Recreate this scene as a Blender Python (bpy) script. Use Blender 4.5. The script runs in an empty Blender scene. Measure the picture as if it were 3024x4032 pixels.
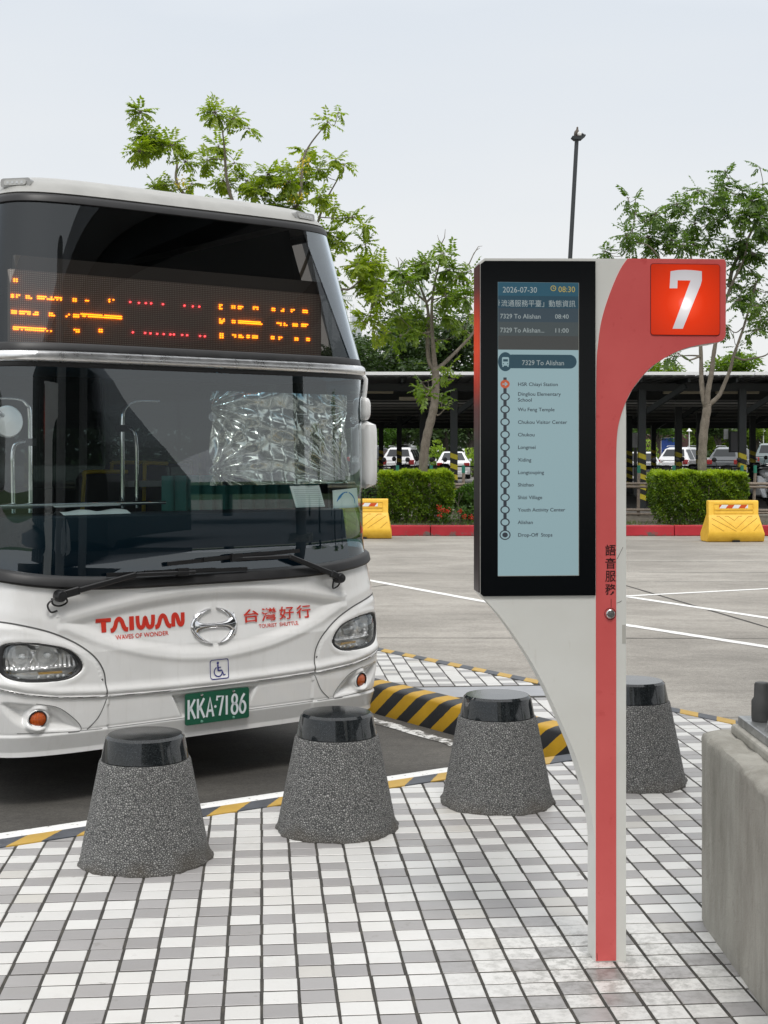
import bpy, bmesh, math, random
import numpy as np
from mathutils import Vector, Matrix

R = math.radians
SC = bpy.context.scene
COL = SC.collection
random.seed(7)

# ------------------------------------------------------------------ camera, sky, sun, exposure
FPX, CX, HY, EYE = 5590.0, 1512.0, 1785.0, 1.6
cam = bpy.data.cameras.new('camera')
cam.sensor_fit = 'VERTICAL'
cam.sensor_height = 36.0
cam.lens = FPX / 4032 * 36.0
cam.shift_y = -(2016 - HY) / 4032
cam.clip_start, cam.clip_end = 0.1, 3000
camo = bpy.data.objects.new('camera', cam)
COL.objects.link(camo)
camo.location = (0, 0, EYE)
camo.rotation_euler = (R(90), 0, 0)
SC.camera = camo

SUN_EL, SUN_AZ = 61.0, 165.0          # degrees above the horizon, degrees clockwise from +Y
world = bpy.data.worlds.new('World')
SC.world = world
world.use_nodes = True
wt = world.node_tree
wt.nodes.clear()
w_out = wt.nodes.new('ShaderNodeOutputWorld')
w_sky = wt.nodes.new('ShaderNodeTexSky')
w_sky.sky_type = 'NISHITA'
w_sky.sun_disc = False
w_sky.sun_elevation = R(SUN_EL)
w_sky.sun_rotation = R(SUN_AZ)
w_sky.dust_density = 4.0
w_b1 = wt.nodes.new('ShaderNodeBackground')
w_b1.inputs[1].default_value = 0.06
wt.links.new(w_sky.outputs[0], w_b1.inputs[0])
w_tc = wt.nodes.new('ShaderNodeTexCoord')
w_sep = wt.nodes.new('ShaderNodeSeparateXYZ')
wt.links.new(w_tc.outputs['Generated'], w_sep.inputs[0])
w_ns = wt.nodes.new('ShaderNodeTexNoise')
w_ns.inputs['Scale'].default_value = 2.2
w_ns.inputs['Detail'].default_value = 4
w_mp = wt.nodes.new('ShaderNodeMapping')
w_mp.inputs['Scale'].default_value = (1, 1, 3.5)
wt.links.new(w_tc.outputs['Generated'], w_mp.inputs[0])
wt.links.new(w_mp.outputs[0], w_ns.inputs[0])
w_m1 = wt.nodes.new('ShaderNodeMath'); w_m1.operation = 'MULTIPLY_ADD'
w_m1.inputs[1].default_value = 0.22
wt.links.new(w_ns.outputs[0], w_m1.inputs[0])
w_m2 = wt.nodes.new('ShaderNodeMath'); w_m2.operation = 'SUBTRACT'; w_m2.inputs[1].default_value = 0.11
wt.links.new(w_sep.outputs[2], w_m2.inputs[0])
wt.links.new(w_m2.outputs[0], w_m1.inputs[2])
w_rmp = wt.nodes.new('ShaderNodeValToRGB')
cr = w_rmp.color_ramp
cr.elements[0].position = 0.0; cr.elements[0].color = (0.87, 0.878, 0.872, 1)
cr.elements[1].position = 1.0; cr.elements[1].color = (1.5, 1.51, 1.53, 1)
e = cr.elements.new(0.12); e.color = (0.85, 0.865, 0.872, 1)
e = cr.elements.new(0.30); e.color = (0.735, 0.785, 0.845, 1)
e = cr.elements.new(0.50); e.color = (1.06, 1.075, 1.09, 1)
wt.links.new(w_m1.outputs[0], w_rmp.inputs[0])
w_b2 = wt.nodes.new('ShaderNodeBackground')
w_b2.inputs[1].default_value = 1.0
wt.links.new(w_rmp.outputs[0], w_b2.inputs[0])
w_mix = wt.nodes.new('ShaderNodeMixShader')
w_mix.inputs[0].default_value = 0.93
wt.links.new(w_b1.outputs[0], w_mix.inputs[1])
wt.links.new(w_b2.outputs[0], w_mix.inputs[2])
wt.links.new(w_mix.outputs[0], w_out.inputs[0])

sun = bpy.data.lights.new('sun', 'SUN')
sun.energy = 1.45
sun.angle = R(16)
sun.color = (1.0, 0.965, 0.92)
suno = bpy.data.objects.new('sun', sun)
COL.objects.link(suno)
sd = Vector((math.sin(R(SUN_AZ)) * math.cos(R(SUN_EL)), math.cos(R(SUN_AZ)) * math.cos(R(SUN_EL)), math.sin(R(SUN_EL))))
suno.rotation_euler = sd.to_track_quat('Z', 'Y').to_euler()

SC.view_settings.view_transform = 'Standard'
SC.view_settings.look = 'None'
SC.view_settings.exposure = 0.10
SC.view_settings.gamma = 1.0
SC.view_settings.use_curve_mapping = False
SC.render.engine = 'CYCLES'
SC.cycles.max_bounces = 10
SC.cycles.transparent_max_bounces = 24
SC.cycles.sample_clamp_indirect = 6.0
SC.cycles.use_denoising = True

# ------------------------------------------------------------------ helpers
def at(x, y, Y):
    "a point of the photograph (3024 x 4032) at depth Y metres, as a place in the scene"
    return Vector(((x - CX) / FPX * Y, Y, EYE + (HY - y) / FPX * Y))

def seg(n):
    return np.linspace(0, 2 * math.pi, n, endpoint=False)

class MB:
    def __init__(s):
        s.v, s.f, s.m, s.uv = [], [], [], {}
    def add(s, verts, faces, mi=0, uvs=None):
        o = len(s.v)
        s.v.extend([tuple(map(float, p)) for p in verts])
        for k, fc in enumerate(faces):
            if uvs is not None:
                s.uv[len(s.f)] = uvs[k]
            s.f.append(tuple(int(i) + o for i in fc)); s.m.append(mi)
        return s
    def box(s, lo, hi, mi=0, M=None):
        x0, y0, z0 = lo; x1, y1, z1 = hi
        vs = [(x0, y0, z0), (x1, y0, z0), (x1, y1, z0), (x0, y1, z0), (x0, y0, z1), (x1, y0, z1), (x1, y1, z1), (x0, y1, z1)]
        if M is not None:
            vs = [M @ Vector(p) for p in vs]
        return s.add(vs, [(0, 3, 2, 1), (4, 5, 6, 7), (0, 1, 5, 4), (1, 2, 6, 5), (2, 3, 7, 6), (3, 0, 4, 7)], mi)
    def bar(s, a, b, w, h, mi=0, up=(0, 0, 1)):
        a, b = Vector(a), Vector(b); d = (b - a); L = d.length; d.normalize()
        u = Vector(up)
        if abs(d.dot(u)) > 0.95: u = Vector((0, 1, 0))
        x = d.cross(u).normalized(); z = x.cross(d)
        M = Matrix(((x.x, d.x, z.x, a.x), (x.y, d.y, z.y, a.y), (x.z, d.z, z.z, a.z), (0, 0, 0, 1)))
        return s.box((-w / 2, 0, -h / 2), (w / 2, L, h / 2), mi, M)
    def tube(s, pts, rad, n=8, mi=0, cap=True):
        pts = [Vector(p) for p in pts]; k = len(pts)
        if not hasattr(rad, '__len__'): rad = [rad] * k
        vs, prev = [], None
        for i, p in enumerate(pts):
            d = (pts[min(i + 1, k - 1)] - pts[max(i - 1, 0)])
            d = d.normalized() if d.length > 1e-9 else Vector((0, 0, 1))
            if prev is None:
                ref = Vector((0, 0, 1)) if abs(d.z) < 0.9 else Vector((1, 0, 0))
                x = d.cross(ref).normalized()
            else:
                x = (prev - d * prev.dot(d)).normalized()
            prev = x; y = d.cross(x)
            for a in seg(n):
                vs.append(p + (x * math.cos(a) + y * math.sin(a)) * rad[i])
        fs = [(i * n + j, i * n + (j + 1) % n, (i + 1) * n + (j + 1) % n, (i + 1) * n + j) for i in range(k - 1) for j in range(n)]
        if cap:
            fs.append(tuple(range(n - 1, -1, -1))); fs.append(tuple(range((k - 1) * n, k * n)))
        return s.add(vs, fs, mi)
    def lathe(s, prof, n=32, c=(0, 0, 0), mi=0, axis='z', mis=None):
        vs = []
        for r, z in prof:
            for a in seg(n):
                x, y = r * math.cos(a), r * math.sin(a)
                p = {'z': (x, y, z), 'y': (x, z, y), 'x': (z, x, y)}[axis]
                vs.append((p[0] + c[0], p[1] + c[1], p[2] + c[2]))
        flip = axis == 'y'
        for i in range(len(prof) - 1):
            o = len(s.v) if i == 0 else o
            if i == 0: s.v.extend([tuple(map(float, p)) for p in vs])
            for j in range(n):
                q = (o + i * n + j, o + i * n + (j + 1) % n, o + (i + 1) * n + (j + 1) % n, o + (i + 1) * n + j)
                s.f.append(q[::-1] if flip else q); s.m.append(mis[i] if mis else mi)
        if prof[0][0] > 1e-5:
            s.f.append(tuple(o + j for j in (range(n) if flip else range(n - 1, -1, -1)))); s.m.append(mis[0] if mis else mi)
        if prof[-1][0] > 1e-5:
            b = o + (len(prof) - 1) * n
            s.f.append(tuple(b + j for j in (range(n - 1, -1, -1) if flip else range(n)))); s.m.append(mis[-1] if mis else mi)
        return s
    def prism(s, poly, f0, f1, mi=0):
        "poly of 2D points, f0 / f1 map (a, b) to the two 3D ends; poly counter-clockwise seen from the f1 end"
        n = len(poly)
        vs = [f0(a, b) for a, b in poly] + [f1(a, b) for a, b in poly]
        fs = [tuple(range(n - 1, -1, -1)), tuple(range(n, 2 * n))] + [(i, (i + 1) % n, n + (i + 1) % n, n + i) for i in range(n)]
        return s.add(vs, fs, mi)
    def grid(s, P, mi=0, uv=None, flip=False):
        "P: array (rows, cols, 3)"
        r, c = P.shape[:2]; o = len(s.v)
        s.v.extend(map(tuple, P.reshape(-1, 3).tolist()))
        for i in range(r - 1):
            for j in range(c - 1):
                q = (o + i * c + j, o + i * c + j + 1, o + (i + 1) * c + j + 1, o + (i + 1) * c + j)
                if uv is not None:
                    u4 = [tuple(uv[i, j]), tuple(uv[i, j + 1]), tuple(uv[i + 1, j + 1]), tuple(uv[i + 1, j])]
                    s.uv[len(s.f)] = u4[::-1] if flip else u4
                s.f.append(q[::-1] if flip else q); s.m.append(mi)
        return s
    def build(s, name, mats, parent=None, smooth=None, loc=None, bevel=None, fix=False):
        me = bpy.data.meshes.new(name)
        me.from_pydata(s.v, [], s.f)
        for m in (mats if isinstance(mats, (list, tuple)) else [mats]):
            me.materials.append(m)
        me.polygons.foreach_set('material_index', s.m)
        if s.uv:
            ul = me.uv_layers.new(name='UVMap')
            for fi, uvs in s.uv.items():
                for li, u in zip(me.polygons[fi].loop_indices, uvs):
                    ul.data[li].uv = u
        if fix:
            bm = bmesh.new(); bm.from_mesh(me); bmesh.ops.remove_doubles(bm, verts=bm.verts, dist=1e-5)
            bmesh.ops.recalc_face_normals(bm, faces=bm.faces); bm.to_mesh(me); bm.free()
        if smooth is not None:
            me.shade_smooth(); me.set_sharp_from_angle(angle=R(smooth))
        me.update()
        o = bpy.data.objects.new(name, me)
        COL.objects.link(o)
        if parent: o.parent = parent
        if loc is not None: o.location = loc
        if bevel:
            md = o.modifiers.new('edge', 'BEVEL'); md.width = bevel[0]; md.segments = bevel[1]; md.limit_method = 'ANGLE'; md.angle_limit = R(35)
            md.harden_normals = False
        return o

def empty(name, loc, rz=0):
    o = bpy.data.objects.new(name, None); COL.objects.link(o)
    o.empty_display_size = 0.2
    o.location = loc; o.rotation_euler = (0, 0, rz)
    return o

def tag(o, label=None, cat=None, group=None, kind=None):
    if label: o['label'] = label
    if cat: o['category'] = cat
    if group: o['group'] = group
    if kind: o['kind'] = kind
    return o

KIDS = {}
def copy_tree(o, parent=None):
    c = o.copy(); COL.objects.link(c)
    if parent: c.parent = parent
    for ch in [x for x in o.children]:
        copy_tree(ch, c)
    return c

# ------------------------------------------------------------------ materials
class NT:
    def __init__(s, name):
        s.m = bpy.data.materials.new(name); s.m.use_nodes = True
        s.t = s.m.node_tree; s.b = s.t.nodes['Principled BSDF']; s.o = s.t.nodes['Material Output']
    def n(s, typ, **kw):
        nd = s.t.nodes.new('ShaderNode' + typ)
        for k, v in kw.items():
            if k.startswith('i_'):
                key = k[2:]; key = int(key) if key.isdigit() else key.replace('_', ' ')
                nd.inputs[key].default_value = v
            else:
                setattr(nd, k, v)
        return nd
    def l(s, a, b): s.t.links.new(a, b)
    def set(s, **kw):
        for k, v in kw.items(): s.b.inputs[k.replace('_', ' ')].default_value = v
        return s
    def pos(s, kind='Object', scale=None):
        tc = s.n('TexCoord').outputs[kind]
        if scale is None: return tc
        mp = s.n('Mapping'); mp.inputs['Scale'].default_value = scale; s.l(tc, mp.inputs[0]); return mp.outputs[0]
    def wpos(s, scale=None):
        g = s.n('NewGeometry').outputs['Position']
        if scale is None: return g
        mp = s.n('Mapping'); mp.inputs['Scale'].default_value = scale; s.l(g, mp.inputs[0]); return mp.outputs[0]
    def noise(s, vec, scale, detail=4, rough=0.55):
        nd = s.n('TexNoise'); nd.inputs['Scale'].default_value = scale; nd.inputs['Detail'].default_value = detail; nd.inputs['Roughness'].default_value = rough
        s.l(vec, nd.inputs['Vector']); return nd.outputs['Fac']
    def ramp(s, fac, stops):
        nd = s.n('ValToRGB'); el = nd.color_ramp.elements
        while len(el) < len(stops): el.new(0.5)
        for e_, (p, c) in zip(el, stops):
            e_.position = p; e_.color = (*c, 1) if len(c) == 3 else c
        s.l(fac, nd.inputs[0]); return nd.outputs[0]
    def mix(s, fac, a, b, mode='MIX'):
        nd = s.n('Mix', data_type='RGBA', blend_type=mode)
        for sock, val in ((nd.inputs[0], fac), (nd.inputs[6], a), (nd.inputs[7], b)):
            if hasattr(val, 'links'): s.l(val, sock)
            elif isinstance(val, (int, float)): sock.default_value = val
            else: sock.default_value = (*val, 1) if len(val) == 3 else val
        return nd.outputs[2]
    def math(s, op, a, b=None, c=None):
        nd = s.n('Math', operation=op)
        for i, val in enumerate((a, b, c)):
            if val is None: continue
            if hasattr(val, 'links'): s.l(val, nd.inputs[i])
            else: nd.inputs[i].default_value = val
        return nd.outputs[0]
    def bump(s, h, strength, dist):
        nd = s.n('Bump'); nd.inputs['Strength'].default_value = strength; nd.inputs['Distance'].default_value = dist
        s.l(h, nd.inputs['Height']); s.l(nd.outputs[0], s.b.inputs['Normal'])
    def col(s, c): s.l(c, s.b.inputs['Base Color'])

def simple(name, col, rough=0.5, metal=0.0, var=0.0, vscale=6.0, coat=0.0, bump=0.0, bscale=60.0, spec=0.5):
    t = NT(name); t.set(Roughness=rough, Metallic=metal, Coat_Weight=coat); t.b.inputs['Specular IOR Level'].default_value = spec
    if var > 0:
        nz = t.noise(t.wpos(), vscale, 5)
        t.col(t.ramp(nz, [(0.3, [c * (1 - var) for c in col]), (0.7, [min(1, c * (1 + var * 0.5)) for c in col])]))
        t.l(t.math('MULTIPLY_ADD', nz, 0.25, max(rough - 0.12, 0.02)), t.b.inputs['Roughness'])
    else:
        t.b.inputs['Base Color'].default_value = (*col, 1)
    if bump > 0: t.bump(t.noise(t.wpos(), bscale, 4), bump, 0.01)
    return t.m

def emis(name, col, strength, base=(0.02, 0.02, 0.02), rough=0.2):
    t = NT(name); t.set(Roughness=rough); t.b.inputs['Base Color'].default_value = (*base, 1)
    t.b.inputs['Emission Color'].default_value = (*col, 1); t.b.inputs['Emission Strength'].default_value = strength
    return t.m

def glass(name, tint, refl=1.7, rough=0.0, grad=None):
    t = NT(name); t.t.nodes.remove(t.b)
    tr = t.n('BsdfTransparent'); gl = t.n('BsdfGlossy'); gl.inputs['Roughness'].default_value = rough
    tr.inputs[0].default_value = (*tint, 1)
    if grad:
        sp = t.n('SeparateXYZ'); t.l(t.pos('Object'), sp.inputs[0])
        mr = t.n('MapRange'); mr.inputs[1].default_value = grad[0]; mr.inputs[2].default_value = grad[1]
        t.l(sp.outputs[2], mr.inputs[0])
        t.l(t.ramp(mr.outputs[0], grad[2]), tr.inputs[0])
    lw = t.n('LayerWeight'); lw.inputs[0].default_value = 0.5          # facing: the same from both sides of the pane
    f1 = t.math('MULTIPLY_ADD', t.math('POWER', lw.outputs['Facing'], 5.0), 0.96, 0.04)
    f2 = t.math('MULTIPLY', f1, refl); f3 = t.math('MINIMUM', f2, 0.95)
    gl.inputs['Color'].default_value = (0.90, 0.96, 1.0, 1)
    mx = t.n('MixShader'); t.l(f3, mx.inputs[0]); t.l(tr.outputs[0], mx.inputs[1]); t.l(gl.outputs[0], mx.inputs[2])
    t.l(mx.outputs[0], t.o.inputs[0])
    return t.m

M = {}
# bus
def m_buspaint():
    t = NT('bus_white_paint'); t.set(Roughness=0.2, Coat_Weight=0.8, Coat_Roughness=0.03)
    nz = t.noise(t.wpos((1, 1, 0.5)), 5, 6)
    st = t.noise(t.wpos((9, 9, 0.8)), 3.0, 5, 0.7); sp_ = t.noise(t.wpos(), 75, 3, 0.8)
    c = t.ramp(nz, [(0.25, (0.78, 0.78, 0.765)), (0.6, (0.83, 0.83, 0.82))])
    c = t.mix(t.ramp(st, [(0.54, (0, 0, 0)), (0.80, (0.22, 0.22, 0.22))]), c, (0.50, 0.48, 0.43))
    t.col(t.mix(t.ramp(sp_, [(0.70, (0, 0, 0)), (0.76, (0.35, 0.35, 0.35))]), c, (0.30, 0.28, 0.25)))
    t.l(t.math('MULTIPLY_ADD', st, 0.25, 0.08), t.b.inputs['Roughness'])
    return t.m
M['bus'] = m_buspaint()
M['bus_cap'] = simple('bus_roof_paint', (0.38, 0.38, 0.36), 0.35, var=0.12, vscale=7)
M['rubber'] = simple('black_rubber', (0.018, 0.018, 0.019), 0.45, var=0.3, vscale=9)
M['black'] = simple('black_plastic', (0.012, 0.012, 0.013), 0.35)
M['seam'] = simple('dark_gap', (0.10, 0.10, 0.10), 0.8)
M['chrome'] = simple('chrome', (0.80, 0.80, 0.81), 0.06, 1.0)
M['band'] = simple('brushed_aluminium', (0.88, 0.88, 0.88), 0.30, 1.0, var=0.1, vscale=20)
M['mirror'] = simple('reflector_metal', (0.86, 0.86, 0.86), 0.28, 0.75)
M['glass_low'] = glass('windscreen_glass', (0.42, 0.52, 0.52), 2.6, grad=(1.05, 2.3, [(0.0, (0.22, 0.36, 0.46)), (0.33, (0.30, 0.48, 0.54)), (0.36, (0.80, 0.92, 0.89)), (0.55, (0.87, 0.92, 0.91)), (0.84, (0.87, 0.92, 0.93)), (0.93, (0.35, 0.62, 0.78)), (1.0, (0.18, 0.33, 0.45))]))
M['glass_up'] = glass('upper_windscreen_glass', (0.40, 0.385, 0.37), 1.5)
M['glass_lens'] = glass('lamp_lens', (0.95, 0.955, 0.95), 2.2)
M['dark_in'] = simple('dark_interior', (0.022, 0.025, 0.028), 0.8)
M['dash'] = simple('dashboard_dark', (0.012, 0.02, 0.03), 0.6)
M['seat'] = simple('seat_fabric', (0.05, 0.05, 0.053), 0.9)
M['seat_yellow'] = simple('seat_yellow_piping', (0.70, 0.50, 0.03), 0.6)
M['curtain'] = simple('green_curtain', (0.04, 0.17, 0.15), 0.8)
M['red_print'] = simple('red_lettering', (0.62, 0.035, 0.018), 0.35)
M['blue_print'] = simple('blue_lettering', (0.03, 0.03, 0.20), 0.4)
M['plate_green'] = simple('plate_green', (0.006, 0.095, 0.05), 0.4)
M['plate_white'] = simple('plate_white', (0.72, 0.78, 0.80), 0.5)
M['paper'] = simple('white_paper', (0.72, 0.74, 0.75), 0.8)
M['sticker_blue'] = simple('sticker_blue', (0.015, 0.19, 0.50), 0.5)
M['led'] = emis('led_orange', (1.0, 0.20, 0.008), 12)
M['led_red'] = emis('led_red', (1.0, 0.05, 0.06), 11)
def m_ledpanel():
    t = NT('led_panel'); t.set(Roughness=0.5)
    v = t.n('VectorMath', operation='MULTIPLY'); t.l(t.pos('Object'), v.inputs[0]); v.inputs[1].default_value = (1 / 0.0105,) * 3
    fr = t.n('VectorMath', operation='FRACTION'); t.l(v.outputs[0], fr.inputs[0])
    sp = t.n('SeparateXYZ'); t.l(fr.outputs[0], sp.inputs[0])
    a = t.math('SUBTRACT', sp.outputs[0], 0.5); b = t.math('SUBTRACT', sp.outputs[2], 0.5)
    d = t.math('ADD', t.math('MULTIPLY', a, a), t.math('MULTIPLY', b, b))
    k = t.math('LESS_THAN', d, 0.075)
    t.col(t.mix(k, (0.27, 0.245, 0.225), (0.72, 0.70, 0.66)))
    return t.m
M['ledpanel'] = m_ledpanel()
def m_amber():
    t = NT('amber_lens'); t.set(Roughness=0.12, Coat_Weight=1.0)
    sp = t.n('TexWave', wave_type='BANDS'); sp.inputs['Scale'].default_value = 45; t.l(t.pos('Object'), sp.inputs[0])
    t.col(t.ramp(sp.outputs[1], [(0.0, (0.42, 0.05, 0.005)), (1.0, (0.80, 0.15, 0.008))]))
    t.bump(sp.outputs[1], 0.5, 0.006)
    return t.m
M['amber'] = m_amber()
def m_foil():
    t = NT('crinkled_foil'); t.set(Roughness=0.17, Metallic=0.93)
    t.b.inputs['Base Color'].default_value = (0.58, 0.59, 0.55, 1)
    return t.m
M['foil'] = m_foil()
M['tyre'] = simple('tyre_rubber', (0.02, 0.02, 0.02), 0.85)
M['grey_lens'] = simple('grey_lamp_lens', (0.34, 0.34, 0.33), 0.2, coat=1.0)

# sign
def m_signwhite():
    t = NT('sign_cream_paint'); t.set(Roughness=0.32)
    nz = t.noise(t.wpos(), 4, 6); n2 = t.noise(t.wpos((2, 2, 0.4)), 22, 5)
    c = t.ramp(nz, [(0.3, (0.70, 0.70, 0.655)), (0.7, (0.76, 0.765, 0.73))])
    st = t.ramp(n2, [(0.66, (0, 0, 0)), (0.80, (1, 1, 1))])
    t.col(t.mix(t.math('MULTIPLY', st, 0.25), c, (0.45, 0.41, 0.33)))
    return t.m
M['sign_white'] = m_signwhite()
def m_signred():
    t = NT('sign_faded_red'); t.set(Roughness=0.38)
    sp = t.n('SeparateXYZ'); t.l(t.wpos(), sp.inputs[0])
    nz = t.noise(t.wpos(), 3.2, 5); n2 = t.noise(t.wpos(), 30, 4)
    c = t.ramp(nz, [(0.3, (0.63, 0.095, 0.092)), (0.7, (0.72, 0.13, 0.125))])
    st = t.ramp(n2, [(0.62, (0, 0, 0)), (0.78, (1, 1, 1))])
    t.col(t.mix(t.math('MULTIPLY', st, 0.45), c, (0.50, 0.035, 0.035)))
    return t.m
M['sign_red'] = m_signred()
M['sign_black'] = simple('sign_black_glass', (0.004, 0.005, 0.006), 0.14, spec=0.16)
M['sign_ink'] = simple('sign_ink', (0.035, 0.006, 0.006), 0.5)
M['steel'] = simple('stainless_steel', (0.55, 0.55, 0.54), 0.25, 1.0)
def lit_panel(name, edge, mid, hot, s):
    t = NT(name); t.set(Roughness=0.25)
    t.b.inputs['Base Color'].default_value = (edge[0] * 0.16, edge[1] * 0.16, edge[2] * 0.16, 1)
    g = t.n('VectorMath', operation='DISTANCE'); t.l(t.pos('Object'), g.inputs[0]); g.inputs[1].default_value = (0.287, 0.0, 2.073)
    c = t.ramp(t.math('MULTIPLY', g.outputs['Value'], 6.5), [(0.0, hot), (0.16, mid), (0.40, edge), (1.0, [x * 0.62 for x in edge])])
    t.l(c, t.b.inputs['Emission Color']); t.b.inputs['Emission Strength'].default_value = s
    return t.m
M['lit_red'] = lit_panel('lit_red_acrylic', (0.78, 0.034, 0.0), (1.0, 0.075, 0.02), (1.15, 0.30, 0.30), 0.80)
M['lit_white'] = lit_panel('lit_white_acrylic', (0.62, 0.60, 0.62), (0.90, 0.86, 0.86), (1.7, 1.6, 1.6), 0.80)
def m_sidered():  # red glow on the sign's side edge, put in as graded emission colour
    t = NT('side_glow_red'); t.set(Roughness=0.3)
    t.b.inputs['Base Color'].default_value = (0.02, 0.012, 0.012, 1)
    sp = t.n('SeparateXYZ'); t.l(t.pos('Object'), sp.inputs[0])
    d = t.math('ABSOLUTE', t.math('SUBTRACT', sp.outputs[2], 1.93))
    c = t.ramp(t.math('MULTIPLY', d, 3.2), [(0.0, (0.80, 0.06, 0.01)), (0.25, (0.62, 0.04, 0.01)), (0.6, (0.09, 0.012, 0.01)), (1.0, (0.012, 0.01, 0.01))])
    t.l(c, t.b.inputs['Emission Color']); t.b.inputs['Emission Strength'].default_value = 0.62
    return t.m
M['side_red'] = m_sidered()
def scr(name, col, s=1.0): return emis(name, col, s, base=(0.01, 0.01, 0.011), rough=0.22)
M['scr_light'] = scr('screen_pale_blue', (0.23, 0.335, 0.36))
M['scr_head'] = scr('screen_header_teal', (0.012, 0.065, 0.10))
M['scr_band'] = scr('screen_band_teal', (0.010, 0.042, 0.065))
M['scr_row_a'] = scr('screen_row_slate', (0.026, 0.045, 0.060))
M['scr_row_b'] = scr('screen_row_grey', (0.042, 0.055, 0.058))
M['scr_row_c'] = scr('screen_row_brown', (0.040, 0.042, 0.040))
M['scr_pill'] = scr('screen_pill_teal', (0.012, 0.045, 0.065))
M['scr_ink'] = scr('screen_dark_ink', (0.022, 0.028, 0.036))
M['scr_text'] = scr('screen_grey_text', (0.27, 0.31, 0.31))
M['scr_gold'] = scr('screen_gold_text', (0.34, 0.27, 0.06))
M['scr_orange'] = scr('screen_orange', (0.40, 0.075, 0.025))

# ground
def m_tile(name, col, var):
    t = NT(name); t.set(Roughness=0.33); t.b.inputs['Specular IOR Level'].default_value = 0.6
    oi = t.n('ObjectInfo').outputs['Random']
    w = t.wpos()
    n1 = t.noise(w, 1.3, 4); n2 = t.noise(w, 55, 5, 0.65); n3 = t.noise(w, 9, 6, 0.7)
    c0 = t.mix(oi, [x * (1 - var) for x in col], [min(1, x * (1 + var * 0.4)) for x in col])
    c1 = t.mix(t.ramp(n1, [(0.45, (0, 0, 0)), (0.75, (0.35, 0.35, 0.35))]), c0, [x * y for x, y in zip(col, (0.82, 0.79, 0.74))])
    c2 = t.mix(t.ramp(n2, [(0.62, (0, 0, 0)), (0.76, (0.28, 0.28, 0.28))]), c1, [x * 0.62 for x in col])
    n4 = t.noise(w, 2.1, 8, 0.75)
    c2 = t.mix(t.ramp(n4, [(0.56, (0, 0, 0)), (0.72, (0.22, 0.22, 0.22))]), c2, (0.30, 0.275, 0.235))
    c3 = t.mix(t.ramp(n3, [(0.63, (0, 0, 0)), (0.74, (0.65, 0.65, 0.65))]), c2, (0.17, 0.155, 0.13))
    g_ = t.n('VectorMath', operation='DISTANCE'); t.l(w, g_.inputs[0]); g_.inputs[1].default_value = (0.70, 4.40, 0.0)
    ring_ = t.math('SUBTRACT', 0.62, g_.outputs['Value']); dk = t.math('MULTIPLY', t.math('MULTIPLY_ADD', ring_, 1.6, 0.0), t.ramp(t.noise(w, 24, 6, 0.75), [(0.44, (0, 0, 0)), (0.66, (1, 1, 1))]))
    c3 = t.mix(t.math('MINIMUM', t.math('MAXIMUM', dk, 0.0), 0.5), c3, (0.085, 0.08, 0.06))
    t.col(c3)
    t.l(t.math('MULTIPLY_ADD', n3, 0.3, 0.22), t.b.inputs['Roughness'])
    t.bump(n2, 0.22, 0.004)
    return t.m
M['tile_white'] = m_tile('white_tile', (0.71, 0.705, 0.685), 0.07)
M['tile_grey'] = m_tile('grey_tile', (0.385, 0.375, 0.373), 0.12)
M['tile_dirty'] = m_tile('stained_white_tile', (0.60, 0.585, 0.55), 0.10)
def m_grout():
    t = NT('grout'); t.set(Roughness=0.9)
    n = t.noise(t.wpos(), 14, 6, 0.7)
    t.col(t.ramp(n, [(0.25, (0.022, 0.021, 0.018)), (0.5, (0.05, 0.047, 0.041)), (0.75, (0.10, 0.09, 0.072))]))
    t.bump(t.noise(t.wpos(), 200, 4), 0.4, 0.004)
    return t.m
M['grout'] = m_grout()
M['slab'] = simple('grey_slab', (0.36, 0.37, 0.39), 0.5, var=0.12, vscale=8, bump=0.1)
def m_hazard(name, period, yellow=(0.62, 0.34, 0.015), black=(0.022, 0.023, 0.026), wear=0.5):
    t = NT(name); t.set(Roughness=0.45)
    uv = t.n('UVMap').outputs[0]
    sp = t.n('SeparateXYZ'); t.l(uv, sp.inputs[0])
    w = t.wpos()
    wob = t.math('MULTIPLY', t.math('SUBTRACT', t.noise(w, 30, 3), 0.5), 0.012)
    s_ = t.math('ADD', t.math('MULTIPLY_ADD', sp.outputs[1], 1.0, sp.outputs[0]), wob)
    fr = t.math('FRACT', t.math('DIVIDE', s_, period))
    k = t.math('LESS_THAN', fr, 0.5)
    n1 = t.noise(w, 7, 6, 0.65); n2 = t.noise(w, 60, 5, 0.7)
    yc = t.ramp(n1, [(0.3, [c * 0.82 for c in yellow]), (0.7, yellow)])
    bc = t.ramp(n1, [(0.3, black), (0.75, [c * 2.2 for c in black])])
    c = t.mix(k, bc, yc)
    c = t.mix(t.math('MULTIPLY', t.ramp(n2, [(0.60, (0, 0, 0)), (0.74, (1, 1, 1))]), wear), c, (0.20, 0.19, 0.17))
    t.col(c); t.bump(n2, 0.3, 0.004)
    return t.m
M['hazard_edge'] = m_hazard('edge_stripe_paint', 0.30, (0.60, 0.37, 0.06), (0.045, 0.05, 0.06), 0.35)
M['hazard_kerb'] = m_hazard('kerb_stripe_paint', 0.262, (0.58, 0.33, 0.008), (0.011, 0.012, 0.014), 0.18)
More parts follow.
